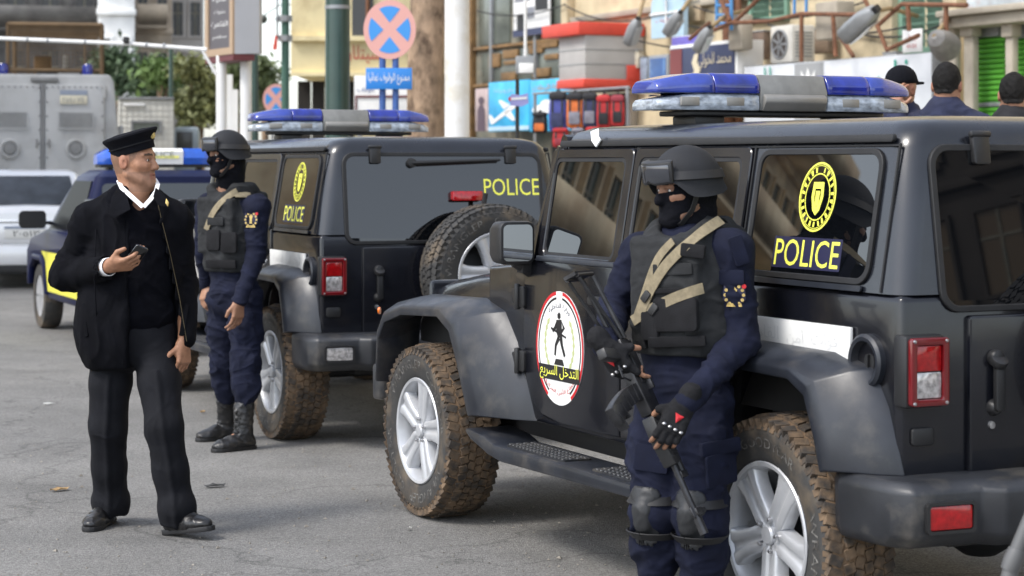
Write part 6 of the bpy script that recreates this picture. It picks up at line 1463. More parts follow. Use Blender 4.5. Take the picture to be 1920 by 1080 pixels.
# the signal gantry arm and the hoarding it is fixed to
YB = 24.
e = empty('gantry_arm', P(190, 82, YB), 0, 'long white gantry arm reaching across the street with a small camera', 'gantry'); L0 = P(190, 82, YB)
q = MB(); q.tube([P(-300, 62, YB) - L0, P(0, 72, YB) - L0, P(240, 82, YB) - L0, P(388, 93, YB) - L0], .024, 10); q.build('arm', WHT, e)
q = MB(); q.tube([P(378, 92, YB) - L0, P(406, 140, YB) - L0], .018, 8); q.build('brace', WHT, e); q = MB(); q.box(P(238, 79, YB) - L0 + Vector((0, -.03, .02)), (.06, .10, .08)); q.build('camera', BLKPL, e, bevel=.01)
for u in (52, 90, 160, 275, 308): q = MB(); q.lathe([(.024, -.012), (.029, -.012), (.029, .012), (.024, .012)], c=P(u, 72 + u * .043, YB) - L0, axis=(1, 0, -.05), n=12, closed=True); q.build('coupling', METG, e)
e = empty('hoarding', (P(440, 0, YB).x, YB, 0), 0, 'double sided advertising hoarding on pale posts, dark panel with white script', 'billboard'); ox = Vector((P(440, 0, YB).x, YB, 0))
Lf = [P(388, 108, YB + .9) - ox, P(440, 101, YB) - ox, P(440, -160, YB) - ox, P(388, -160, YB + .9) - ox]
Rf = [P(440, 101, YB) - ox, P(486, 100, YB + .12) - ox, P(486, -160, YB + .12) - ox, P(440, -160, YB) - ox]
back = Vector((.15, 1.2, 0))
q = MB(); q.loft([[Lf[0], Lf[1], Rf[1], Rf[1] + back * .12, Lf[0] + back * .1], [Lf[3], Lf[2], Rf[2], Rf[2] + back * .12, Lf[3] + back * .1]]); q.build('case', mat('hoarding_grey', (.44, .45, .48), .5, var=.05, vs=2), e, smooth=False)
def onface(F4, u, v, k):
    a = F4[0] * (1 - u) + F4[1] * u; b = F4[3] * (1 - u) + F4[2] * u; n = (F4[1] - F4[0]).cross(F4[3] - F4[0]).normalized(); n = n if n.y < 0 else -n
    return a * (1 - v) + b * v + n * k
q = MB(); q.ring([(.0, 0), (1, 0), (1, 1), (0, 1)], [(.12, .05), (.90, .05), (.90, .99), (.12, .99)], lambda u, v, w: onface(Lf, u, v, w), .001, .03); q.build('panel_frame', mat('frame_tan', (.42, .30, .20), .6), e)
q = MB(); q.prism([(.13, .052), (.89, .052), (.89, .985), (.13, .985)], lambda u, v, w: onface(Lf, u, v, w), .001, .012); pn = q.build('dark_panel', mat('panel_dark_plum', (.085, .075, .085), .5), e, smooth=False)
for i, (s_, vv, hh, ww) in enumerate(((arabic('مطعم'), .13, .035, .5), (arabic('القاهرة'), .22, .05, .6), (arabic('مشويات'), .31, .035, .4), (arabic('كافيه'), .40, .05, .5))):
    q = MB(); q.text(s_, lambda a, b, w: onface(Lf, .5 + a, vv + b, .014 + w), hh, width=ww); q.build('script', WHT, pn, smooth=False)
q = MB(); q.prism([(0, -.045), (1, -.045), (1, .0), (0, .0)], lambda u, v, w: onface(Lf, u, v, w), -.25, .02); q.build('bottom_rail', mat('rail_maroon', (.13, .03, .035), .6), e)
for u, w_, yy in ((415, 20, .5), (461, 22, .35)): q = MB(); x = P(u, 0, YB + yy).x - ox.x; q.tube([(x, yy, 0), (x, yy, zat(100, YB))], w_ * YB / FPX / 2, 14); q.build('support_post', WHT, e)
for u, v0 in ((431, 140), (441, 168)): q = MB(); x = P(u, 0, YB + 2).x - ox.x; q.box((x, 2.0, zat(v0, YB + 2) / 2), (.07, .07, zat(v0, YB + 2))); q.build('rear_prop', WHT, e)
e, r = pole('lamp_column', 321, 9, 50., GREENP, 'slim green lamp column rising behind the white box truck', 'lamp post', z1=zat(92, 50.))
e, r = pole('green_pole', 478, 14, 27., GREENP, 'dark green pole half hidden behind the hoarding posts', 'pole', z1=zat(100, 27.))
# far signal mast
e, r = pole('signal_mast', 535, 15, 40., mat('mast_green', (.05, .12, .09), .6), 'far green signal mast with brackets and a red lantern', 'signal mast', z1=9)
q = MB(); x = lambda u: (u - 535) * 40 / FPX; z = lambda v: zat(v, 40.)
for v in (35, 72): q.lathe([(.07, -.06), (.14, -.06), (.14, .06), (.07, .06)], c=(0, 0, z(v)), n=14, closed=True)
for v in (36, 70): q.tube([(0, 0, z(v)), (x(518), -.1, z(v))], .04, 6)
q.tube([(x(521), -.1, z(-40)), (x(521), -.1, z(72))], .025, 6); q.build('bracket', METG, e)
q = MB(); q.prism([(x(513), z(94)), (x(521), z(94)), (x(522), z(70)), (x(518), z(66))], lambda a, b, w: Vector((a, -.15 + w, b)), -.04, .04); q.build('red_lantern', KRED, e)
e = empty('street_lantern', P(494, 36, 45), 0, 'small dark street lantern hanging in the bright gap of sky', 'lantern'); q = MB(); q.sphere((0, 0, 0), (.09, .09, .10), 10, 8); q.tube([(0, 0, .08), (.3, .5, .35), (.6, .9, .4)], .015, 6); q.build('lantern', mat('lantern_dark', (.06, .07, .06), .6), e)
# shield shaped sign on a dark post and a flood lamp on a thin rod
e = empty('shield_sign', (P(970, 0, 22).x, 22, 0), 0, 'small blue and white fish shaped sign on a dark post before the posters', 'sign'); z = lambda v: zat(v, 22.); x = lambda u: (u - 970) * 22 / FPX
q = MB(); q.tube([(0, 0, 0), (0, 0, z(150))], .022, 8); q.build('post', BLKPL, e)
q = MB(); q.prism([(x(u), z(v)) for u, v in ((952, 185), (960, 176), (975, 179), (990, 175), (991, 194), (978, 200), (958, 198))], lambda a, b, w: Vector((a, -.04 + w, b)), -.02, .015); pl = q.build('sign_plate', mat('sign_mauve', (.28, .28, .55), .5), e)
q = MB(); q.prism([(x(u), z(v)) for u, v in ((956, 184), (988, 182), (988, 186), (956, 188))], lambda a, b, w: Vector((a, -.063 + w, b)), -.002, .002); q.build('white_band', WHT, pl); q = MB(); q.prism(ellipse(x(956), z(186), .012, .022, 10), lambda a, b, w: Vector((a, -.066 + w, b)), -.002, .002); q.build('red_dot', RED, pl)
e = empty('rod_lamp', P(985, 122, 25), 0, 'square flood lamp hanging on a thin pale rod before the storefront', 'lamp'); q = MB(); q.box((0, 0, 0), (.24, .12, .22)); q.build('housing', METG, e, bevel=.02); q = MB(); q.box((.01, -.065, -.04), (.18, .01, .12)); q.build('lens', WHT, e, bevel=.01); q = MB(); q.tube([(0, 0, .1), (0, 0, 2.0)], .02, 8); q.build('rod', WHT, e)
# ------------------------------------------------------------------ trees
BARK = mat('mottled_bark', (.30, .21, .14), .9, var=.4, vs=7, bump=.8, bs=22, stretch=(1, 1, .6), col2=(.10, .065, .042), c2s=6, c2t=.55)
LEAFS = [mat('leaf_%s' % n, c, .6, var=.35, vs=2.5, spec=.3) for n, c in (('dusty', (.11, .14, .06)), ('olive', (.16, .175, .075)), ('deep', (.065, .10, .050)), ('fresh', (.12, .19, .055)))]
def leaves(cent, rads, n, size, mi, sd):
    rs = np.random.RandomState(sd); vs, fs, k = [], [], 0; cl = []
    for c, r in zip(cent, rads):
        for _ in range(max(3, int(r[0] * r[2] * 5))):
            d = rs.normal(size=3); d /= np.linalg.norm(d); cl.append(np.array(c) + d * np.array(r) * rs.uniform(.45, 1.0) ** .6)
    per = max(6, n // len(cl))
    for c in cl:
        rad = rs.uniform(.5, 1.1) * size * 4.5
        for _ in range(per):
            p = c + rs.normal(size=3) * rad * np.array([.6, .6, .42]); a = rs.normal(size=3); a /= np.linalg.norm(a); b = np.cross(a, rs.normal(size=3)); b /= np.linalg.norm(b); s = size * rs.uniform(.6, 1.5)
            vs += [p - a * s, p + b * s * .45, p + a * s, p - b * s * .45]; fs.append((k, k + 1, k + 2, k + 3)); k += 4
    me = bpy.data.meshes.new('crown'); me.from_pydata([tuple(v) for v in vs], [], fs)
    return me
def tree(u, v0, v1, wpx, Y, leaf, label, sd, n=2600, trunk_v=None, size=.10, name='tree'):
    c = P(u, (v0 + v1) / 2, Y); h = (v1 - v0) * Y / FPX; w = wpx * Y / FPX; e = empty(name, (c.x, Y, 0), 0, label, 'tree', 'trees down the street')
    rs = random.Random(sd); cs, rr = [], []
    for i in range(7): cs.append((rs.uniform(-.32, .32) * w, rs.uniform(-.3, .3) * w, c.z + rs.uniform(-.36, .36) * h)); rr.append((w * rs.uniform(.18, .32), w * rs.uniform(.2, .3), h * rs.uniform(.16, .26)))
    me = leaves(cs, rr, n, size, 0, sd); me.materials.append(leaf); o = link('crown', me, e)
    q = MB(); q.tube([(0, 0, 0), (.05, 0, c.z * .5), (-.04, .05, c.z)], [.16, .12, .06], 8)
    for p in cs[:5]: q.tube([(0, 0, c.z * .55), ((p[0]) * .5, p[1] * .5, (c.z * .6 + p[2]) / 2 * 1.02), p], [.07, .05, .02], 6)
    q.build('trunk', BARK, e); return e
tree(290, 118, 190, 84, 62., LEAFS[2], 'dark bushy tree behind the white box truck', 1, 3000, size=.11)
tree(300, 120, 150, 50, 60., LEAFS[3], 'fresh green palm like top in front of the dark bushy tree', 2, 900, size=.12)
tree(372, 112, 262, 88, 52., LEAFS[1], 'tall olive green tree left of the hoarding posts', 3, 5000, size=.09)
tree(440, 105, 250, 120, 58., LEAFS[0], 'dusty green tree seen between the hoarding posts', 4, 4200, size=.10)
tree(218, 92, 168, 64, 66., LEAFS[2], 'dull dark tree against the white building, behind the caged truck', 5, 1800, size=.12)
tree(496, 130, 220, 40, 60., LEAFS[0], 'thin green tree just left of the far signal mast', 6, 1200, size=.10)
# the trunk behind the sign
e = empty('street_tree', (P(800, 0, 21.6).x, 21.6, 0), 0, 'thick mottled brown tree trunk between the sign and the white pole', 'tree'); q = MB(); rings = []
for i in range(14):
    z = i * .55; rr = .185 + .05 * math.exp(-z / .5) + .04 * max(0, (z - 3.2) / 3); rings.append([Vector((.02 * math.sin(i) + (rr + .018 * math.sin(3 * t + i * .7) + .012 * math.sin(7 * t - i)) * math.cos(t) + .02 * (z - 2.), (rr) * math.sin(t), z)) for t in [2 * math.pi * k / 20 for k in range(20)]])
q.loft(rings); q.build('trunk', BARK, e)
me = leaves([(0, 0, 8), (1, .5, 8.5), (-1.2, 0, 8.6)], [(1.6, 1.4, 1.2)] * 3, 1500, .1, 0, 9); me.materials.append(LEAFS[2]); link('crown', me, e)
for p in ((1, .5, 8.5), (-1.2, 0, 8.6)): q = MB(); q.tube([(.08, 0, 6.6), (p[0] * .5, p[1] * .5, 7.6), p], [.17, .1, .04], 8); q.build('limb', BARK, e)

# ------------------------------------------------------------------ buildings down the street
def facade(name, label, x0, x1, Y, z1, wallm, floors, bays, depth=14., win=(.45, .55), zbase=4., balcony=False, roof=True, rz=0., wm=None, extra=None, arch=False):
    e = empty(name, ((x0 + x1) / 2, Y, 0), rz, label, 'building'); w = x1 - x0; q = MB(); q.span((-w / 2, 0, 0), (w / 2, depth, z1)); q.build('wall', wallm, e, bevel=.02)
    fh = (z1 - zbase) / floors; bw = w / bays; me = mp = ms = None; wm = wm or SHOPG; ww, wh = bw * win[0], fh * win[1]
    for i in range(floors):
        for j in range(bays):
            loc = (-w / 2 + bw * (j + .5), 0, zbase + fh * (i + .42))
            if me is None:
                q = MB(); q.ring([(-ww / 2 - .1, -wh / 2 - .1), (ww / 2 + .1, -wh / 2 - .1), (ww / 2 + .1, wh / 2 + .1), (-ww / 2 - .1, wh / 2 + .1)], [(-ww / 2, -wh / 2), (ww / 2, -wh / 2), (ww / 2, wh / 2), (-ww / 2, wh / 2)], lambda a, b, k: Vector((a, -k, b)), -.05, .12); o = q.build('window', wallm, e, smooth=False); me = o.data
                q = MB(); q.span((-ww / 2, -.03, -wh / 2), (ww / 2, -.01, wh / 2)); pn = q.build('pane', wm, o, smooth=False); mp = pn.data
                q = MB(); q.span((-.04, -.06, -wh / 2), (.04, -.03, wh / 2)); q.span((-ww / 2, -.055, wh * .15), (ww / 2, -.032, wh * .15 + .07)); s_ = q.build('sash', WALLG, o, smooth=False); ms = s_.data
            else:
                o = link('window', me, e); link('pane', mp, o); link('sash', ms, o)
            o.location = loc
        if balcony: q = MB(); q.span((-w / 2 + .2, -1.1, zbase + fh * i - .1), (w / 2 - .2, 0, zbase + fh * i + .08)); q.span((-w / 2 + .2, -1.1, zbase + fh * i + .08), (w / 2 - .2, -1.0, zbase + fh * i + .95)); q.build('balcony', wallm, e, bevel=.03)
        q = MB(); q.span((-w / 2 - .05, -.18, zbase + fh * (i + 1) - .28), (w / 2 + .05, 0, zbase + fh * (i + 1) - .05)); q.build('floor_band', wallm, e, bevel=.03)
    return e
def bx(u, Y): return (u - 960) * Y / FPX
STD = mat('dark_sooty_stone', (.15, .145, .14), .9, var=.35, vs=.6, col2=(.075, .073, .072), c2s=.5, c2t=.52); STW = mat('pale_grey_stone', (.78, .78, .76), .9, var=.2, vs=.7, col2=(.58, .58, .56), c2s=.4, c2t=.6); STT = mat('tan_brown_stone', (.50, .41, .31), .9, var=.3, vs=.6, col2=(.32, .26, .20), c2s=.5, c2t=.55); STG = mat('warm_grey_stone', (.46, .43, .40), .9, var=.2, vs=.5)
DKW = mat('dark_window', (.050, .052, .056), .25, spec=.5)
facade('sooty_building', 'dark sooty building at the far left behind the caged truck', bx(-260, 86), bx(186, 86), 86., 24., STD, 6, 7, balcony=True, win=(.5, .6), wm=DKW, rz=math.radians(14.7))
facade('pale_building', 'pale ornate grey building between the sooty and the tan ones', bx(184, 78), bx(252, 78), 78., 22., STW, 5, 2, win=(.35, .5), wm=DKW, depth=9, rz=math.radians(11.1))
facade('tan_building', 'tan brown building with deep shaded balconies in the middle of the street', bx(250, 90), bx(322, 90), 90., 26., STT, 6, 2, balcony=True, wm=DKW, win=(.5, .55), depth=9, rz=math.radians(10.1))
facade('grey_tower', 'tall warm grey block with stacked dark windows left of the sky gap', bx(318, 100), bx(382, 100), 100., 34., STG, 9, 2, balcony=False, wm=DKW, win=(.6, .5), depth=8, rz=math.radians(9.1))
# yellow corner building with overhanging shop band
YEL_W = mat('yellow_plaster', (.76, .66, .40), .85, var=.12, vs=1., col2=(.50, .40, .22), c2s=.8, c2t=.64)
Yy = 45.; e = empty('yellow_building', ((bx(545, Yy) + bx(905, Yy)) / 2, Yy, 0), 0, 'pale yellow corner building with red arabic lettering behind the green lamp post', 'building'); hw = (bx(905, Yy) - bx(545, Yy)) / 2; xm = (bx(545, Yy) + bx(905, Yy)) / 2
q = MB(); q.span((-hw, 0, zat(139, Yy)), (hw, 8, 12)); q.span((-hw + .7, .6, 0), (hw, 8, zat(139, Yy))); q.build('wall', YEL_W, e, bevel=.02)
for (u0, v0, u1, v1, m, nm, y0) in ((546, 68, 905, 77, YEL_W, 'band', -.16), (546, 136, 905, 143, YEL_W, 'band', -.12), (660, -60, 700, 72, DKW, 'window', -.02), (552, -30, 600, -6, DKW, 'window', -.02), ):
    fbox(e, nm, m, bx(u0, Yy) - xm, bx(u1, Yy) - xm, zat(v1, Yy), zat(v0, Yy), y0, .01, .0)
for (u0, u1) in ((553, 578), (580, 604), (612, 660)): fbox(e, 'shop_opening_shade', DARKIN, bx(u0, Yy) - xm, bx(u1, Yy) - xm, .1, zat(150, Yy), .57, .6, 0)  # flat dark sheets stand in for the unlit shop interiors
q = MB(); q.text(arabic('سيتلار'), lambda u, v, k: Vector((bx(682, Yy) - xm + u, -.02 - k, zat(102, Yy) + v)), .42, width=.75); q.build('lettering', REDTX, e, smooth=False)
q = MB(); q.tube([(bx(690, Yy) - xm, -.1, zat(60, Yy)), (bx(690, Yy) - xm, -.1, zat(-40, Yy))], .05, 6); q.build('pipe', RUST, e)
e = empty('framed_board', (P(725, 0, 30).x, 30, 0), 0, 'white board in a maroon frame behind the no stopping sign', 'board'); a, b = P(664, 240, 30), P(786, 142, 30); q = MB(); q.span((a.x - e.location.x, 0, a.z), (b.x - e.location.x, .1, b.z)); q.build('board', WHT, e, bevel=.01)
q = MB(); fr_ = lambda u, v: ((u - 725) * 30 / FPX, zat(v, 30.)); q.ring([fr_(666, 236), fr_(783, 236), fr_(783, 179), fr_(666, 179)], [fr_(669, 234), fr_(780, 234), fr_(780, 183), fr_(669, 183)], lambda x, z, w: Vector((x, -w, z)), 0, .02); q.build('maroon_frame', mat('rail_maroon', (.13, .03, .035)), e)
for s in (-1, 1): q = MB(); q.tube([(s * .4, .05, 0), (s * .4, .05, a.z)], .04, 8); q.build('leg', METG, e)
q = MB(); q.text(arabic('موقف'), lambda u, v, k: Vector(((686 - 725) * 30 / FPX + u, -.012 - k, zat(168, 30.) + v)), .10, width=.25); q.build('lettering', POSTB, e, smooth=False)
# buildings beyond the frame that the car windows mirror
BRN = mat('brown_facade', (.80, .68, .47), .85, var=.3, vs=.6, col2=(.55, .42, .27), c2s=.5, c2t=.52)
e = facade('mirrored_building', 'long tan many windowed block across the street, out of the frame', -15, 15, 0, 12.5, BRN, 4, 20, depth=5., balcony=True, wm=mat('green_window', (.035, .065, .05), .3), win=(.55, .62), zbase=.8); e.location = (-26.1, 26.3, 0); e.rotation_euler = (0, 0, math.radians(-19.9))
e = facade('corner_shop', 'shop block behind the camera, out of the frame, shade put into its dark colour', -8.5, 8.5, 0, 14.0, mat('shop_front_shade', (.05, .042, .035), .85, var=.4, vs=.6), 4, 9, depth=4., wm=mat('amber_shop_glass', (.10, .065, .03), .4), win=(.6, .6), zbase=.5); e.location = (40, -6.5, 0); e.rotation_euler = (0, 0, math.radians(-90))  # sun-facing front coloured dark, so the rear glass mirrors it as shade

# ------------------------------------------------------------------ vehicles behind
TRG = mat('armour_grey', (.37, .38, .39), .55, var=.12, vs=2, col2=(.27, .272, .27), c2s=1.2, c2t=.62); TRG2 = mat('armour_grey_dark', (.20, .205, .21), .6, var=.15, vs=4); CAGE = mat('cage_mesh_brown', (.13, .085, .045), .8, var=.3, vs=3)
YT = 32.; e = empty('armoured_truck', (bx(80, YT), YT, 0), math.radians(11.2), 'pale grey armoured truck seen from its rear doors with a wire cage on top', 'truck'); X = lambda u: bx(u, YT) - bx(80, YT); Z = lambda v: zat(v, YT)
q = MB(); rr = []
for y, k in ((0, 1.), (5.5, 1.)): rr.append([Vector((x, y, z)) for x, z in ((-1.10, .9), (-1.14, 1.9), (-1.10, Z(152)), (-1.04, Z(139)), (1.04, Z(139)), (1.10, Z(152)), (1.20, 1.9), (1.16, .9))])
q.loft(rr); q.build('hull', TRG, e, bevel=.04)
for s, u0, u1 in ((-1, -40, 77), (1, 84, 194)):
    q = MB(); q.prism(rrect(X(u0), Z(316) - 1.1, X(u1), Z(158), .06), lambda x, z, w: Vector((x, -w, z)), -.02, .05); dr = q.build('rear_door', TRG, e, bevel=.015)
    c = (u0 + u1) / 2 + 2
    q = MB(); q.prism(rrect(X(c - 30), Z(240), X(c + 30), Z(212), .02), lambda x, z, w: Vector((x, -w, z)), .05, .056); q.build('vent_mesh', TRG2, dr); k = MB()
    for i in range(9): k.span((X(c - 29), -.072, Z(239.5) + i * .026), (X(c + 29), -.056, Z(239.5) + i * .026 + .012))
    tag(k.build('vent_louvre', TRG, dr), kind='stuff'); q = MB(); q.ring(rrect(X(c - 33), Z(243), X(c + 33), Z(209), .02), rrect(X(c - 30), Z(240), X(c + 30), Z(212), .01), lambda x, z, w: Vector((x, -w, z)), .05, .07); q.build('vent_frame', TRG, dr)
    q = MB(); q.lathe([(.165, 0), (.165, .03), (.13, .045), (.10, .02), (.0, .024)], c=(X(c), -.05, Z(279)), axis=(0, -1, 0), n=28); q.build('gun_port', TRG, dr); q = MB(); q.lathe([(.10, .022), (.085, .05), (0, .055)], c=(X(c), -.05, Z(279)), axis=(0, -1, 0), n=20); q.build('port_cover', TRG2, dr)
    for z in (172, 300): q = MB(); q.tube([(X(u1 if s > 0 else u0), -.07, Z(z) - .09), (X(u1 if s > 0 else u0), -.07, Z(z) + .09)], .03, 8); q.build('hinge', TRG, dr)
q = MB(); q.span((X(112), -.075, Z(195)), (X(162), -.05, Z(179))); pl = q.build('number_plate', mat('plate_cream', (.58, .55, .44), .5), e, bevel=.005); q = MB(); q.text('٢٥٤٨٧٤', lambda u, v, k: Vector((X(137) + u, -.0765 - k, Z(187) + v)), .085, width=.34); q.build('plate_digits', TRG2, pl, smooth=False); fbox(e, 'plate_strip', mat('plate_blue_grey', (.24, .28, .36), .5), X(112), X(162), Z(178), Z(169), -.06, -.05, 0)
q = MB(); q.span((X(78), -.06, 1.0), (X(83), -.02, Z(158))); q.build('door_seam', TRG2, e); fbox(e, 'roof_vent', TRG2, X(58), X(108), Z(153), Z(145), -.05, 0, .01); fbox(e, 'roof_box', TRG, X(106), X(146), Z(139), Z(131), .3, 1., .02); fbox(e, 'roof_hatch', BLKPL, X(66), X(104), Z(140), Z(134), .2, 1.2, .02)
q = MB()
for u in (88, 190, 74, -38):
    for i in range(9): q.sphere((X(u), -.052, Z(165) - i * .22), .016, 6, 4)
for i in range(11): q.sphere((X(88 + 10.2 * i), -.052, Z(163)), .014, 6, 4); q.sphere((X(-38 + 11.2 * i), -.052, Z(163)), .014, 6, 4)
tag(q.build('door_bolt', TRG2, e), kind='stuff')
for u, v in ((92, 262), (70, 262)): q = MB(); q.tube([(X(u), -.06, Z(v)), (X(u), -.10, Z(v)), (X(u), -.10, Z(v + 14)), (X(u), -.06, Z(v + 14))], .014, 6); q.build('door_handle', TRG2, e)
q = MB(); q.tube([(X(120), .4, Z(132)), (X(121), .4, Z(100))], .045, 10); q.build('periscope', SPKR2, e)
for u in (6, 162):
    q = MB(); q.lathe([(.075, 0), (.085, .04), (.085, .15), (.06, .19), (0, .20)], c=(X(u), .25, Z(141)), n=18); q.build('blue_beacon', BLUEL, e)
q = MB(); z0, z1 = Z(142), Z(44); x0, x1 = X(15), X(188)
for x in (x0, x1, X(52), X(157)): q.tube([(x, .3, z0), (x, .3, z1)], .035 if x in (x0, x1) else .015, 6)
for y in (.3, 2.6):
    q.tube([(x0, y, z1), (x1, y, z1)], .05, 6); q.tube([(x0, y, z0 + .1), (x1, y, z0 + .1)], .03, 6)
for x in (x0, x1): q.tube([(x, .3, z1), (x, 2.6, z1)], .04, 6); q.tube([(x, 2.6, z0), (x, 2.6, z1)], .04, 6)
q.build('cage_frame', CAGE, e)
q = MB(); 
for i in range(27): x = x0 + (x1 - x0) * i / 26; q.box((x, .30, (z0 + z1) / 2), (.006, .006, z1 - z0)); q.box((x, 2.6, (z0 + z1) / 2), (.006, .006, z1 - z0))
for i in range(13): z = z0 + (z1 - z0) * i / 12; q.box(((x0 + x1) / 2, .30, z), (x1 - x0, .006, .006)); q.box(((x0 + x1) / 2, 2.6, z), (x1 - x0, .006, .006))
for i in range(14): z = z1 - .25 * i / 13; q.box(((x0 + x1) / 2, .29, z), (x1 - x0, .006, .012))
tag(q.build('cage_wire', CAGE, e, smooth=False), kind='stuff'); fbox(e, 'cage_top', CAGE, x0, x1, z1 + .02, z1 + .03, .3, 2.6, 0); fbox(e, 'cage_crate', WOODB, X(60), X(92), z0, z0 + .36, 1.0, 1.5, .02)
q = MB(); q.prism([(1.18, .2), (1.2, 2.2), (1.13, Z(165)), (1.13, 1.2)], lambda a, b, w: Vector((a, b, w)), 0, .01) if False else None; fbox(e, 'side_rail', TRG, 1.17, 1.26, Z(262), Z(235), .2, .8, .02); fbox(e, 'bumper', TRG2, -1.1, 1.15, .55, .9, -.15, .3, .03)
for x in (-.9, .9): 
    q = MB(); q.lathe([(.3, -.15), (.5, -.15), (.52, 0), (.5, .15), (.3, .15)], c=(x, 1.0, .52), axis=(1, 0, 0), n=28); q.build('wheel', BLACK, e)
# white box truck and the small grey cab next to it
YT2 = 42.; e = empty('box_truck', (bx(275, YT2), YT2, 0), math.radians(9.8), 'off white tiled box truck body with one small dark window', 'truck'); X = lambda u: bx(u, YT2) - bx(275, YT2); Z = lambda v: zat(v, YT2); fbox(e, 'box_body', mat('box_white', (.56, .55, .50), .6, var=.08, vs=3), X(222), X(325), .8, Z(185), 0, 4, .04)
fbox(e, 'roof_rim', TRG2, X(222), X(326), Z(187), Z(182), -.05, 4, .02)
for i in range(9): fbox(e, 'panel_rib', mat('box_rib', (.47, .46, .42), .6), X(226 + 11 * i), X(227.2 + 11 * i), .9, Z(188), -.012, 0, 0)
for i in range(9): fbox(e, 'panel_rib', mat('box_rib', (.47, .46, .42)), X(223), X(324), Z(196 + 11 * i), Z(195 + 11 * i), -.010, 0, 0)
f = MB(); f.ring([(X(246), Z(250)), (X(302), Z(250)), (X(302), Z(226)), (X(246), Z(226))], [(X(250), Z(246)), (X(298), Z(246)), (X(298), Z(230)), (X(250), Z(230))], lambda x, z, w: Vector((x, -w, z)), 0, .06); wf = f.build('window', TRG2, e); fbox(wf, 'pane', SHOPG, X(250), X(298), Z(246), Z(230), -.02, 0, 0); fbox(e, 'tube_light', WHT, X(232), X(272), Z(199), Z(194), -.06, -.02, .01)
for x in (-.45, .45): q = MB(); q.lathe([(.3, -.12), (.45, -.12), (.45, .12), (.3, .12)], c=(x, .6, .45), axis=(1, 0, 0), n=24); q.build('wheel', BLACK, e)
YT3 = 46.; e = empty('truck_cab', (bx(350, YT3), YT3, 0), math.radians(8.5), 'small blue grey truck cab with a dark rear window beside the box truck', 'truck'); X = lambda u: bx(u, YT3) - bx(350, YT3); Z = lambda v: zat(v, YT3); fbox(e, 'cab', mat('cab_blue_grey', (.25, .30, .34), .5), X(327), X(374), .7, Z(238), 0, 1.8, .08); fbox(e, 'rear_window', DKW, X(331), X(361), Z(285), Z(247), -.02, .02, .02); fbox(e, 'chassis', BLACK, X(330), X(372), .35, .7, 0, 3, .02)
for x in (-.22, .22): q = MB(); q.lathe([(.2, -.1), (.42, -.1), (.42, .1), (.2, .1)], c=(x, .6, .42), axis=(1, 0, 0), n=20); q.build('wheel', BLACK, e)
# silver saloon, seen from behind
SIL = mat('silver_paint', (.70, .71, .73), .3, metal=.15, coat=.6, var=.04, vs=2)
YS = 26.5; e = empty('saloon_car', (bx(47, YS), YS, 0), math.radians(10), 'silver saloon car seen from behind at the left edge', 'car')
q = MB(); rr = []
for y, hw, zt, zb in ((0, .80, .98, .34), (.06, .86, 1.06, .26), (.25, .90, 1.08, .24), (2.6, .91, 1.02, .24), (4.3, .86, .86, .26), (4.55, .74, .74, .34)):
    rr.append([Vector((x, y, z)) for x, z in ((-hw, zb + .1), (-hw * 1.0, zb + (zt - zb) * .6), (-hw * .95, zt - .06), (-hw * .80, zt), (0, zt + .02), (hw * .80, zt), (hw * .95, zt - .06), (hw, zb + (zt - zb) * .6), (hw, zb + .1), (hw * .9, zb), (-hw * .9, zb))])
q.loft(rr); q.build('body', SIL, e, bevel=.015, angle=40)
q = MB(); rr = []
for z, y0, y1, hw in ((1.03, .25, 3.2, .80), (1.30, .55, 2.55, .70), (1.50, .92, 2.0, .60), (1.555, 1.15, 1.8, .50)): rr.append([Vector((x, y, z)) for x, y in rrect(-hw, y0, hw, y1, .12, 4)])
q.loft(rr); q.build('cabin', SIL, e, angle=45)
q = MB(); q.loft([[Vector((-.66, .250, 1.095)), Vector((.66, .250, 1.095)), Vector((.54, .80, 1.475)), Vector((-.54, .80, 1.475))], [Vector((-.68, .335, 1.075)), Vector((.68, .335, 1.075)), Vector((.52, .89, 1.465)), Vector((-.52, .89, 1.465))]]); q.build('rear_window', mat('saloon_glass', (.03, .036, .045), .06, spec=.35, var=.5, vs=3), e, bevel=.01)
for s in (-1, 1):
    q = MB(); q.prism([(.48, .84), (.76, .80), (.80, .98), (.55, .97)], lambda x, z, w: Vector((s * x, .03 - w, z)), -.05, .03); q.build('tail_lamp', mat('tail_pink_red', (.50, .06, .07), .2, coat=.5), e, bevel=.015)
    for yy in (.95, 3.6): q = MB(); q.lathe([(.22, -.1), (.31, -.1), (.315, 0), (.31, .1), (.22, .1), (.2, .02), (0, .04)], c=(s * .80, yy, .31), axis=(s, 0, 0), n=24); q.build('wheel', BLACK, e)
fbox(e, 'chrome_strip', CHROME, -.45, .45, .875, .90, -.035, .01, .005); q = MB(); q.ring(ellipse(0, .955, .055, .035, 24), ellipse(0, .955, .045, .027, 24), lambda x, z, w: Vector((x, -.02 - w, z)), 0, .015); q.ring(ellipse(0, .955, .02, .034, 16), ellipse(0, .955, .013, .027, 16), lambda x, z, w: Vector((x, -.02 - w, z)), 0, .016); q.build('maker_emblem', CHROME, e)
fbox(e, 'plate_recess', SIL, -.35, .35, .60, .86, -.03, .02, .02); q = MB(); q.span((-.26, -.045, .66), (.26, -.03, .82)); pl = q.build('number_plate', mat('plate_white', (.66, .66, .64), .5), e, bevel=.005); q = MB(); q.text('٢٠٥١٣', lambda u, v, k: Vector((.02 + u, -.0465 - k, .725 + v)), .075, width=.34); q.build('plate_digits', BLKPR, pl, smooth=False); q = MB(); q.span((-.26, -.0475, .785), (.26, -.0455, .82)); q.build('plate_band', mat('plate_blue_grey', (.24, .28, .36), .5), pl)
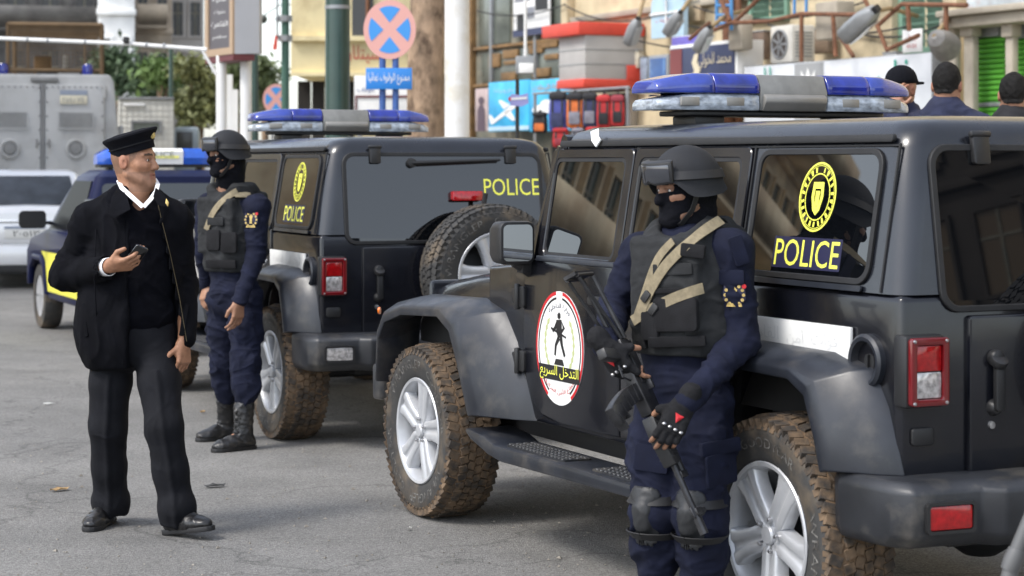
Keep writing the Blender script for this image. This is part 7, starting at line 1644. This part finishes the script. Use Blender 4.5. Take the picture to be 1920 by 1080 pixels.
fbox(e, 'rear_bumper', SIL, -.86, .86, .30, .58, -.07, .3, .06); fbox(e, 'bumper_underside', BLACK, -.8, .8, .2, .32, -.03, .3, .02)
# blue police pick-up
PUB = mat('pickup_navy', (.006, .009, .040), .35, spec=.15, coat=.0, var=.1, vs=2); PUY = mat('pickup_yellow', (.66, .62, .07), .45)
e = empty('police_pickup', (-2.843, 17.94, 0), math.atan2(.9135, -.4067), 'navy blue and yellow police pickup half hidden behind the walking officer', 'police pickup'); pk = e
def pb_(mb, n, m, par=None, **k): return mb.build(n, m, par or pk, **k)
q = MB(); q.prism([(-.62, .42), (-.62, .92), (.75, .92), (.80, 1.0), (2.5, 1.0), (3.25, .90), (3.45, .78), (3.45, .42), (3.26, .42), (3.18, .62), (3.0, .72), (2.62, .72), (2.44, .62), (2.36, .32), (.70, .32), (.62, .60), (.42, .72), (.02, .72), (-.18, .60), (-.26, .42)], lambda x, z, w: Vector((x, w, z)), -.80, .80); pb_(q, 'body', PUB, bevel=.04)
q = MB(); rr = []
for z, x0, x1, hw in ((.98, .82, 2.55, .78), (1.25, .84, 2.20, .72), (1.52, .88, 1.80, .64), (1.58, .98, 1.65, .56)): rr.append([Vector((x, y, z)) for x, y in rrect(x0, -hw, x1, hw, .10, 4)])
q.loft(rr); pb_(q, 'cab', PUB, angle=45)
for s in (1, -1):
    q = MB(); q.loft([[Vector((.95, s * .785, 1.02)), Vector((2.25, s * .785, 1.02)), Vector((1.72, s * .665, 1.48)), Vector((1.0, s * .665, 1.48))], [Vector((.95, s * .74, 1.02)), Vector((2.25, s * .74, 1.02)), Vector((1.72, s * .62, 1.48)), Vector((1.0, s * .62, 1.48))]]); pb_(q, 'side_window', mat('pickup_glass', (.006, .007, .009), .35, spec=.05), smooth=False)
    q = MB(); q.prism([(.95, .40), (2.30, .40), (2.42, .70), (2.62, .78), (.95, .78)], lambda x, z, w: Vector((x, s * w, z)), .802, .808); o = pb_(q, 'yellow_panel', PUY, smooth=False); q = MB(); q.prism([(1.2, .60), (1.3, .60), (1.6, .80), (1.5, .80)], lambda x, z, w: Vector((x, s * w, z)), .809, .813); pb_(q, 'panel_stroke', PUB, o, smooth=False)
    q = MB(); q.tube([(2.3, s * .76, 1.06), (2.3, s * .92, 1.08)], .02, 6); q.loft([[Vector((2.26 + .10 * i, y, z)) for y, z in rrect(s * .96 - .13 * k, 1.10 - .085 * k, s * .96 + .13 * k, 1.10 + .085 * k, .04, 3)] for i, k in ((0, 1), (1, .9), (1.6, .5))]); pb_(q, 'wing_mirror', BLKPL)
    q = MB(); q.prism([(2.32, .36), (2.42, .64), (2.60, .74), (3.02, .74), (3.20, .64), (3.27, .42), (3.20, .42), (3.14, .60), (3.0, .68), (2.64, .68), (2.48, .60), (2.40, .36)], lambda x, z, w: Vector((x, s * w, z)), .77, .83); pb_(q, 'wheel_arch', PUB, bevel=.02)
    for x in (2.81, .22):
        w_ = empty('wheel', (x, s * .70, .325)); setparent(w_, pk); q = MB(); q.lathe([(.21, -.09), (.31, -.09), (.325, -.05), (.325, .05), (.31, .09), (.21, .09)], axis=(0, s, 0), n=30, closed=True); q.build('tyre', TYRE, w_); q = MB(); q.lathe([(.21, .08), (.20, .04), (0, .05)], axis=(0, s, 0), n=24); q.build('rim', ALLOY, w_)
        for k in range(6): q = MB(); a = math.pi / 3 * k; q.box((math.cos(a) * .12, s * .065, math.sin(a) * .12), (.2, .03, .05), Matrix.Rotation(-a, 3, 'Y')); q.build('spoke', ALLOY, w_, bevel=.008)
q = MB(); q.add([(2.56, -.68, 1.02), (2.56, .68, 1.02), (1.86, .56, 1.50), (1.86, -.56, 1.50)], [(0, 1, 2, 3)]); q.add([(2.52, -.68, 1.0), (2.52, .68, 1.0), (1.82, .56, 1.48), (1.82, -.56, 1.48)], [(3, 2, 1, 0)]); pb_(q, 'windscreen', mat('pickup_glass', (.008, .009, .011)), smooth=False); q = MB(); q.prism(rrect(-.60, 1.06, .60, 1.46, .05), lambda y, z, w: Vector((.82 + (z - 1.0) * .12 - w, y, z)), 0, .02); pb_(q, 'rear_window', GLASS, smooth=False)
lb = empty('light_bar', (1.31, 0, 1.605)); setparent(lb, pk); q = MB(); q.span((-.10, -.54, 0), (.10, .54, .03)); q.span((-.04, .4, -.04), (.04, .45, 0)); q.span((-.04, -.45, -.04), (.04, -.4, 0)); q.build('base', BLKPL, lb)
for y0, y1 in ((.56, .24), (-.56, -.24)):
    q = MB(); rr = []
    for t in range(7): y = y0 + (y1 - y0) * t / 6; k = math.sqrt(min(1, .35 + t * .3)); rr.append([Vector((x * k, y, .03 + z * k)) for x, z in ((-.13, 0), (-.14, .06), (-.09, .15), (.09, .15), (.14, .06), (.13, 0))])
    q.loft(rr); q.build('blue_lens', mat('lens_bright_blue', (.02, .10, .50), .15, coat=.6, var=.2, vs=10), lb)
q = MB(); q.prism([(-.135, .03), (-.142, .15), (-.10, .18), (.10, .18), (.142, .15), (.135, .03)], lambda x, z, w: Vector((x, w, z)), -.24, .24); q.build('lit_panel', WHT, lb); q = MB(); q.prism([(-.20, .085), (.20, .085), (.20, .165), (-.20, .165)], lambda y, z, w: Vector((-.144 + max(0, z - .15) * 1.2 - w, y, z)), 0, .002); q.build('yellow_plate', mat('plate_pale_yellow', (.68, .66, .20), .5), lb); q = MB(); q.text('POLICE', lambda u, v, k: Vector((-.1475 - k, -u, .122 + v)), .055, width=.30); q.build('bar_lettering', mat('print_grey_green', (.25, .27, .20), .6), lb, smooth=False)
# rails over the load bed
q = MB()
for s in (-1, 1):
    for x in (-.58, -.1, .4, .75): q.tube([(x, s * .76, .9), (x, s * .76, 1.30)], .020, 8)
    q.tube([(-.58, s * .76, 1.30), (.78, s * .76, 1.30)], .020, 8); q.tube([(-.58, s * .76, 1.1), (.78, s * .76, 1.1)], .016, 8)
for yy in (-.5, -.25, 0, .25, .5): q.tube([(-.6, yy, .4), (-.6, yy, 1.30)], .014, 6)
for x in (-.58, .75): q.tube([(x, .76, 1.30), (x, -.76, 1.30)], .020, 8)
pb_(q, 'bed_rail', mat('bar_dark_steel', (.07, .075, .08), .4, metal=.5), None)
for s in (-1, 1): q = MB(); q.span((-.5, s * .3, .92), (.7, s * .62, 1.10)); pb_(q, 'bench', BLKPL, bevel=.02)
q = MB(); q.span((-.78, -.80, .34), (-.60, .80, .54)); pb_(q, 'rear_bumper', mat('bumper_steel', (.40, .40, .41), .3, metal=.8), bevel=.03); q = MB(); q.span((-.68, .60, .56), (-.61, .78, .88)); pb_(q, 'tail_lamp', REDL, bevel=.015); q = MB(); q.span((-.5, -.5, .26), (3.2, .5, .45)); pb_(q, 'underbody', BLACK)
tag(pk, None, None)
# ------------------------------------------------------------------ three men behind the near car
HAIR = mat('dark_hair', (.013, .011, .010), .7, var=.6, vs=45, bump=.6, bs=300, col2=(.035, .024, .018), c2s=9, c2t=.66); NAVYJ = mat('navy_jacket', (.012, .016, .045), .85, var=.3, vs=10, bump=.2, bs=150); BLKJ = mat('black_jacket', (.010, .010, .013), .85, var=.3, vs=10)
def bystander(u, vtop, headpx, Y, face, label, coat, cap=False, thin=True, arm=False, stoop=0.):
    sc = 1.0; c = P(u, vtop, Y); zt = c.z; base = np.array([c.x, Y, .56 if Y < 13.5 else .15]); H = zt - base[2]; fr = hframe(face); o = V3(0, 0, H - .13) ; f = np.array(Vector((face[0], face[1], 0)).normalized()); l = np.cross(V3(0, 0, 1), f)
    nk, ch, pv = o + V3(0, 0, -.150) - f * .02, o + V3(0, 0, -.36), o + V3(0, 0, -.72); S = SDF(V3(-.5, -.5, -.02), V3(.5, .5, H + .08), .007); head_vol(S, o, fr, neck=nk); S.chain([nk, ch, pv], [.07, .10, .10], .05)
    j = {}
    for s, sg in (('L', 1), ('R', -1)):
        sh = ch + l * sg * .185 + V3(0, 0, .12); el = sh + l * sg * .05 + V3(0, 0, -.27); wr = el + f * .08 + V3(0, 0, -.24)
        if arm and s == arm: el = sh + f * .16 + l * sg * .04 + V3(0, 0, -.16); wr = o + f * .115 + l * sg * .055 + V3(0, 0, -.12)
        j[s] = (sh, el, wr); S.chain([ch + (sh - ch) * .4, sh, el, wr], [.06, .045, .034, .026], .02); dd = (wr - el) if not (arm and s == arm) else V3(0, 0, 1) - f * .15
        fingers(S, wr, dd, -l * sg if not (arm and s == arm) else -f, 1 if s == 'R' else -1, [.3, .5, .4]); S.chain([pv + l * sg * .09, pv * .5 + l * sg * .10 + V3(0, 0, .04), l * sg * .10 + V3(0, 0, .08)], [.08, .055, .04], .02)
    V, F = S.net(); V = smooth_net(V, F, 1); p = net_obj('person', (V, F), SKIN, None, skin_cols(V, base, o, fr, (.33, .17, .105))); p.location = base; tag(p, label, 'person')
    U = SDF(V3(-.5, -.5, 0), V3(.5, .5, H + .05), .009); U.ell(ch, (.20, .145, .22), Matrix((tuple(-l), tuple(f), (0, 0, 1))).transposed(), .03); U.ell((ch + pv) / 2, (.20, .155, .28), Matrix((tuple(-l), tuple(f), (0, 0, 1))).transposed(), .05); U.cap(j['L'][0], j['R'][0], .078, k=.05); U.cap(nk, nk + V3(0, 0, .022), .088, .078, .05); U.cap(nk * .5 + j['L'][0] * .5, nk, .07, .085, .05); U.cap(nk * .5 + j['R'][0] * .5, nk, .07, .085, .05)
    for s in 'LR': U.chain(list(j[s][:2]) + [j[s][2] * .9 + j[s][1] * .1], [.082, .066, .05], .03)
    U.plane((0, 0, pv[2] - .08), (0, 0, -1), .01); cloth(U, 'jacket', coat, p, .006, (8, 8, 12), 5); T = SDF(V3(-.4, -.4, 0), V3(.4, .4, pv[2] + .1), .011)
    for sg in (1, -1): T.chain([pv + l * sg * .09, pv * .5 + l * sg * .10, l * sg * .10 + V3(0, 0, .06)], [.11, .09, .08], .03)
    cloth(T, 'trousers', TROU, p, .005); 
    for sg in (1, -1): hl = l * sg * .10 - f * .09; hl[2] = .004; q = SDF(hl - .3, hl + .35, .009); shoe(q, hl, hl + f * .28); cloth(q, 'shoe', SHOEM, p, .001)
    G = SDF(o - .2, o + .2, .006); r_, f_, u_ = fr; Rm = Matrix((tuple(r_), tuple(f_), tuple(u_))).transposed()
    if cap:
        G.ell(o + u_ * .045 - f_ * .012, (.086, .108, .098), Rm, .01); G.plane(o + u_ * .035, -u_, .006); G.box(o + f_ * -.10 + u_ * .030, (.06, .055, .008), Rm, .006, .02); cloth(G, 'cap', MASKM, p, .001)
    else:
        G.ell(o + u_ * .032 - f_ * .014, (.0800, .1015, .1000), Rm, .01); G.cap(o - f_ * .055 + u_ * .02, o - f_ * .052 - u_ * .04, .056, .050, .02)
        for sg in (-1, 1): G.ell(o + r_ * sg * .085 - f_ * .002 - u_ * .012, (.022, .034, .046), Rm, .008, 'sub'); G.box(o + f_ * .115 - u_ * .03, (.1, .07, .11), Rm, .02, .01, 'sub'); G.plane(o - u_ * .050, -u_, .012); cloth(G, 'hair', HAIR, p, .0025, (30, 30, 30), 3)
    return p, o, base, f, l
bystander(1688, 126, 60, 11.6, (-.75, -.66, -.08), 'man in a black cap raising his hand to his face behind the near police car', NAVYJ, cap=True, arm='L')
bystander(1776, 117, 60, 11.4, (.42, .90, 0), 'man in a navy jacket with short dark hair turned away beside the stone pillar', NAVYJ)
p_, o_, b_, f_, l_ = bystander(1900, 136, 60, 11.6, (.25, .96, 0), 'man in a black jacket with white collar turned away at the right edge', BLKJ)
mb = MB(); pts = [Vector(o_ + V3(0, 0, -.125) + V3(.078 * math.cos(t), .082 * math.sin(t) - .015, .012 * math.sin(t))) for t in [2 * math.pi * k / 24 for k in range(25)]]; mb.strap(pts, [Vector((p.x, p.y, 0)) for p in pts], .05, .006); mb.build('shirt_collar', SHIRT, p_)
# ------------------------------------------------------------------ litter, leaves, a steel post by the bumper
rs = random.Random(4); LEAFB = mat('dry_leaf', (.40, .26, .12), .8, var=.3, vs=20); PAPR = mat('paper_scrap', (.62, .61, .58), .8)
for i, (u, v, sz, m, lb) in enumerate(((112, 921, .055, LEAFB, 'long dry leaf on the asphalt at the left edge of the street'), (90, 760, .035, PAPR, 'white paper scrap on the asphalt below the silver car'), (380, 775, .028, LEAFB, 'orange leaf scrap on the asphalt beside the far officer\'s boots'), (402, 914, .06, mat('dark_scrap', (.05, .05, .05), .8), 'flat dark scrap on the asphalt right of the walking officer'), (578, 770, .02, PAPR, 'tiny pale scrap under the far police car'), (768, 995, .018, PAPR, 'tiny white pebble on the asphalt under the near front wheel'))):
    Y = FPX * EYE / (v - HOR); q = MB(); n = 8; ring = [Vector((sz * math.cos(t) * (1 + .25 * math.sin(3 * t + i)), sz * .45 * math.sin(t) * (1 + .2 * math.cos(2 * t)), .004 + .010 * math.cos(t * 2 + i) ** 2)) for t in [2 * math.pi * k / n for k in range(n)]]; q.loft([[p * .9 + Vector((0, 0, -.003)) for p in ring], ring]); o = q.build('dry_leaf' if m is LEAFB else 'scrap', m, smooth=False); o.location = ((u - 960) * Y / FPX, Y, .006); o.rotation_euler = (0, 0, rs.uniform(0, 3)); tag(o, lb, 'litter')
q = MB()
for i in range(900):
    v = rs.uniform(560, 1090); u = rs.uniform(-40, 1250); Y = FPX * EYE / (v - HOR); s = rs.uniform(.003, .009) * (1 if rs.random() < .93 else 1.8); x = (u - 960) * Y / FPX; a = rs.uniform(0, 6); q.add([(x + s * math.cos(a + k * 2.1), Y + s * math.sin(a + k * 2.1), .002) for k in range(3)] + [(x, Y, .002 + s * .7)], [(0, 1, 3), (1, 2, 3), (2, 0, 3)])
tag(q.build('gravel', mat('grit', (.22, .20, .17), .9, var=.5, vs=1), smooth=False), 'loose grit scattered over the asphalt', kind='stuff')
e = empty('barrier_post', P(1898, 1010, 5.4) * 1.0, 0, 'tilted grey steel post poking in at the bottom right corner', 'post'); L0 = e.location.copy(); q = MB(); q.tube([P(1880, 1130, 5.4) - L0, P(1900, 1050, 5.4) - L0, P(1930, 975, 5.4) - L0, P(1990, 820, 5.4) - L0], [.024, .022, .020, .018], 12); q.build('tube', mat('post_dull_grey', (.12, .12, .12), .5, metal=.4), e); q = MB(); q.lathe([(.024, -.03), (.027, 0), (.024, .03)], c=P(1900, 1050, 5.4) - L0, axis=P(1930, 975, 5.4) - P(1900, 1050, 5.4), n=14); q.build('collar', mat('post_dull_grey', (.12, .12, .12)), e); q = MB(); bx0 = P(1880, 1130, 5.4) - L0; q.tube([bx0, (bx0.x - .05, bx0.y, -L0.z)], .03, 10); q.build('foot', mat('post_dull_grey', (.12, .12, .12)), e)
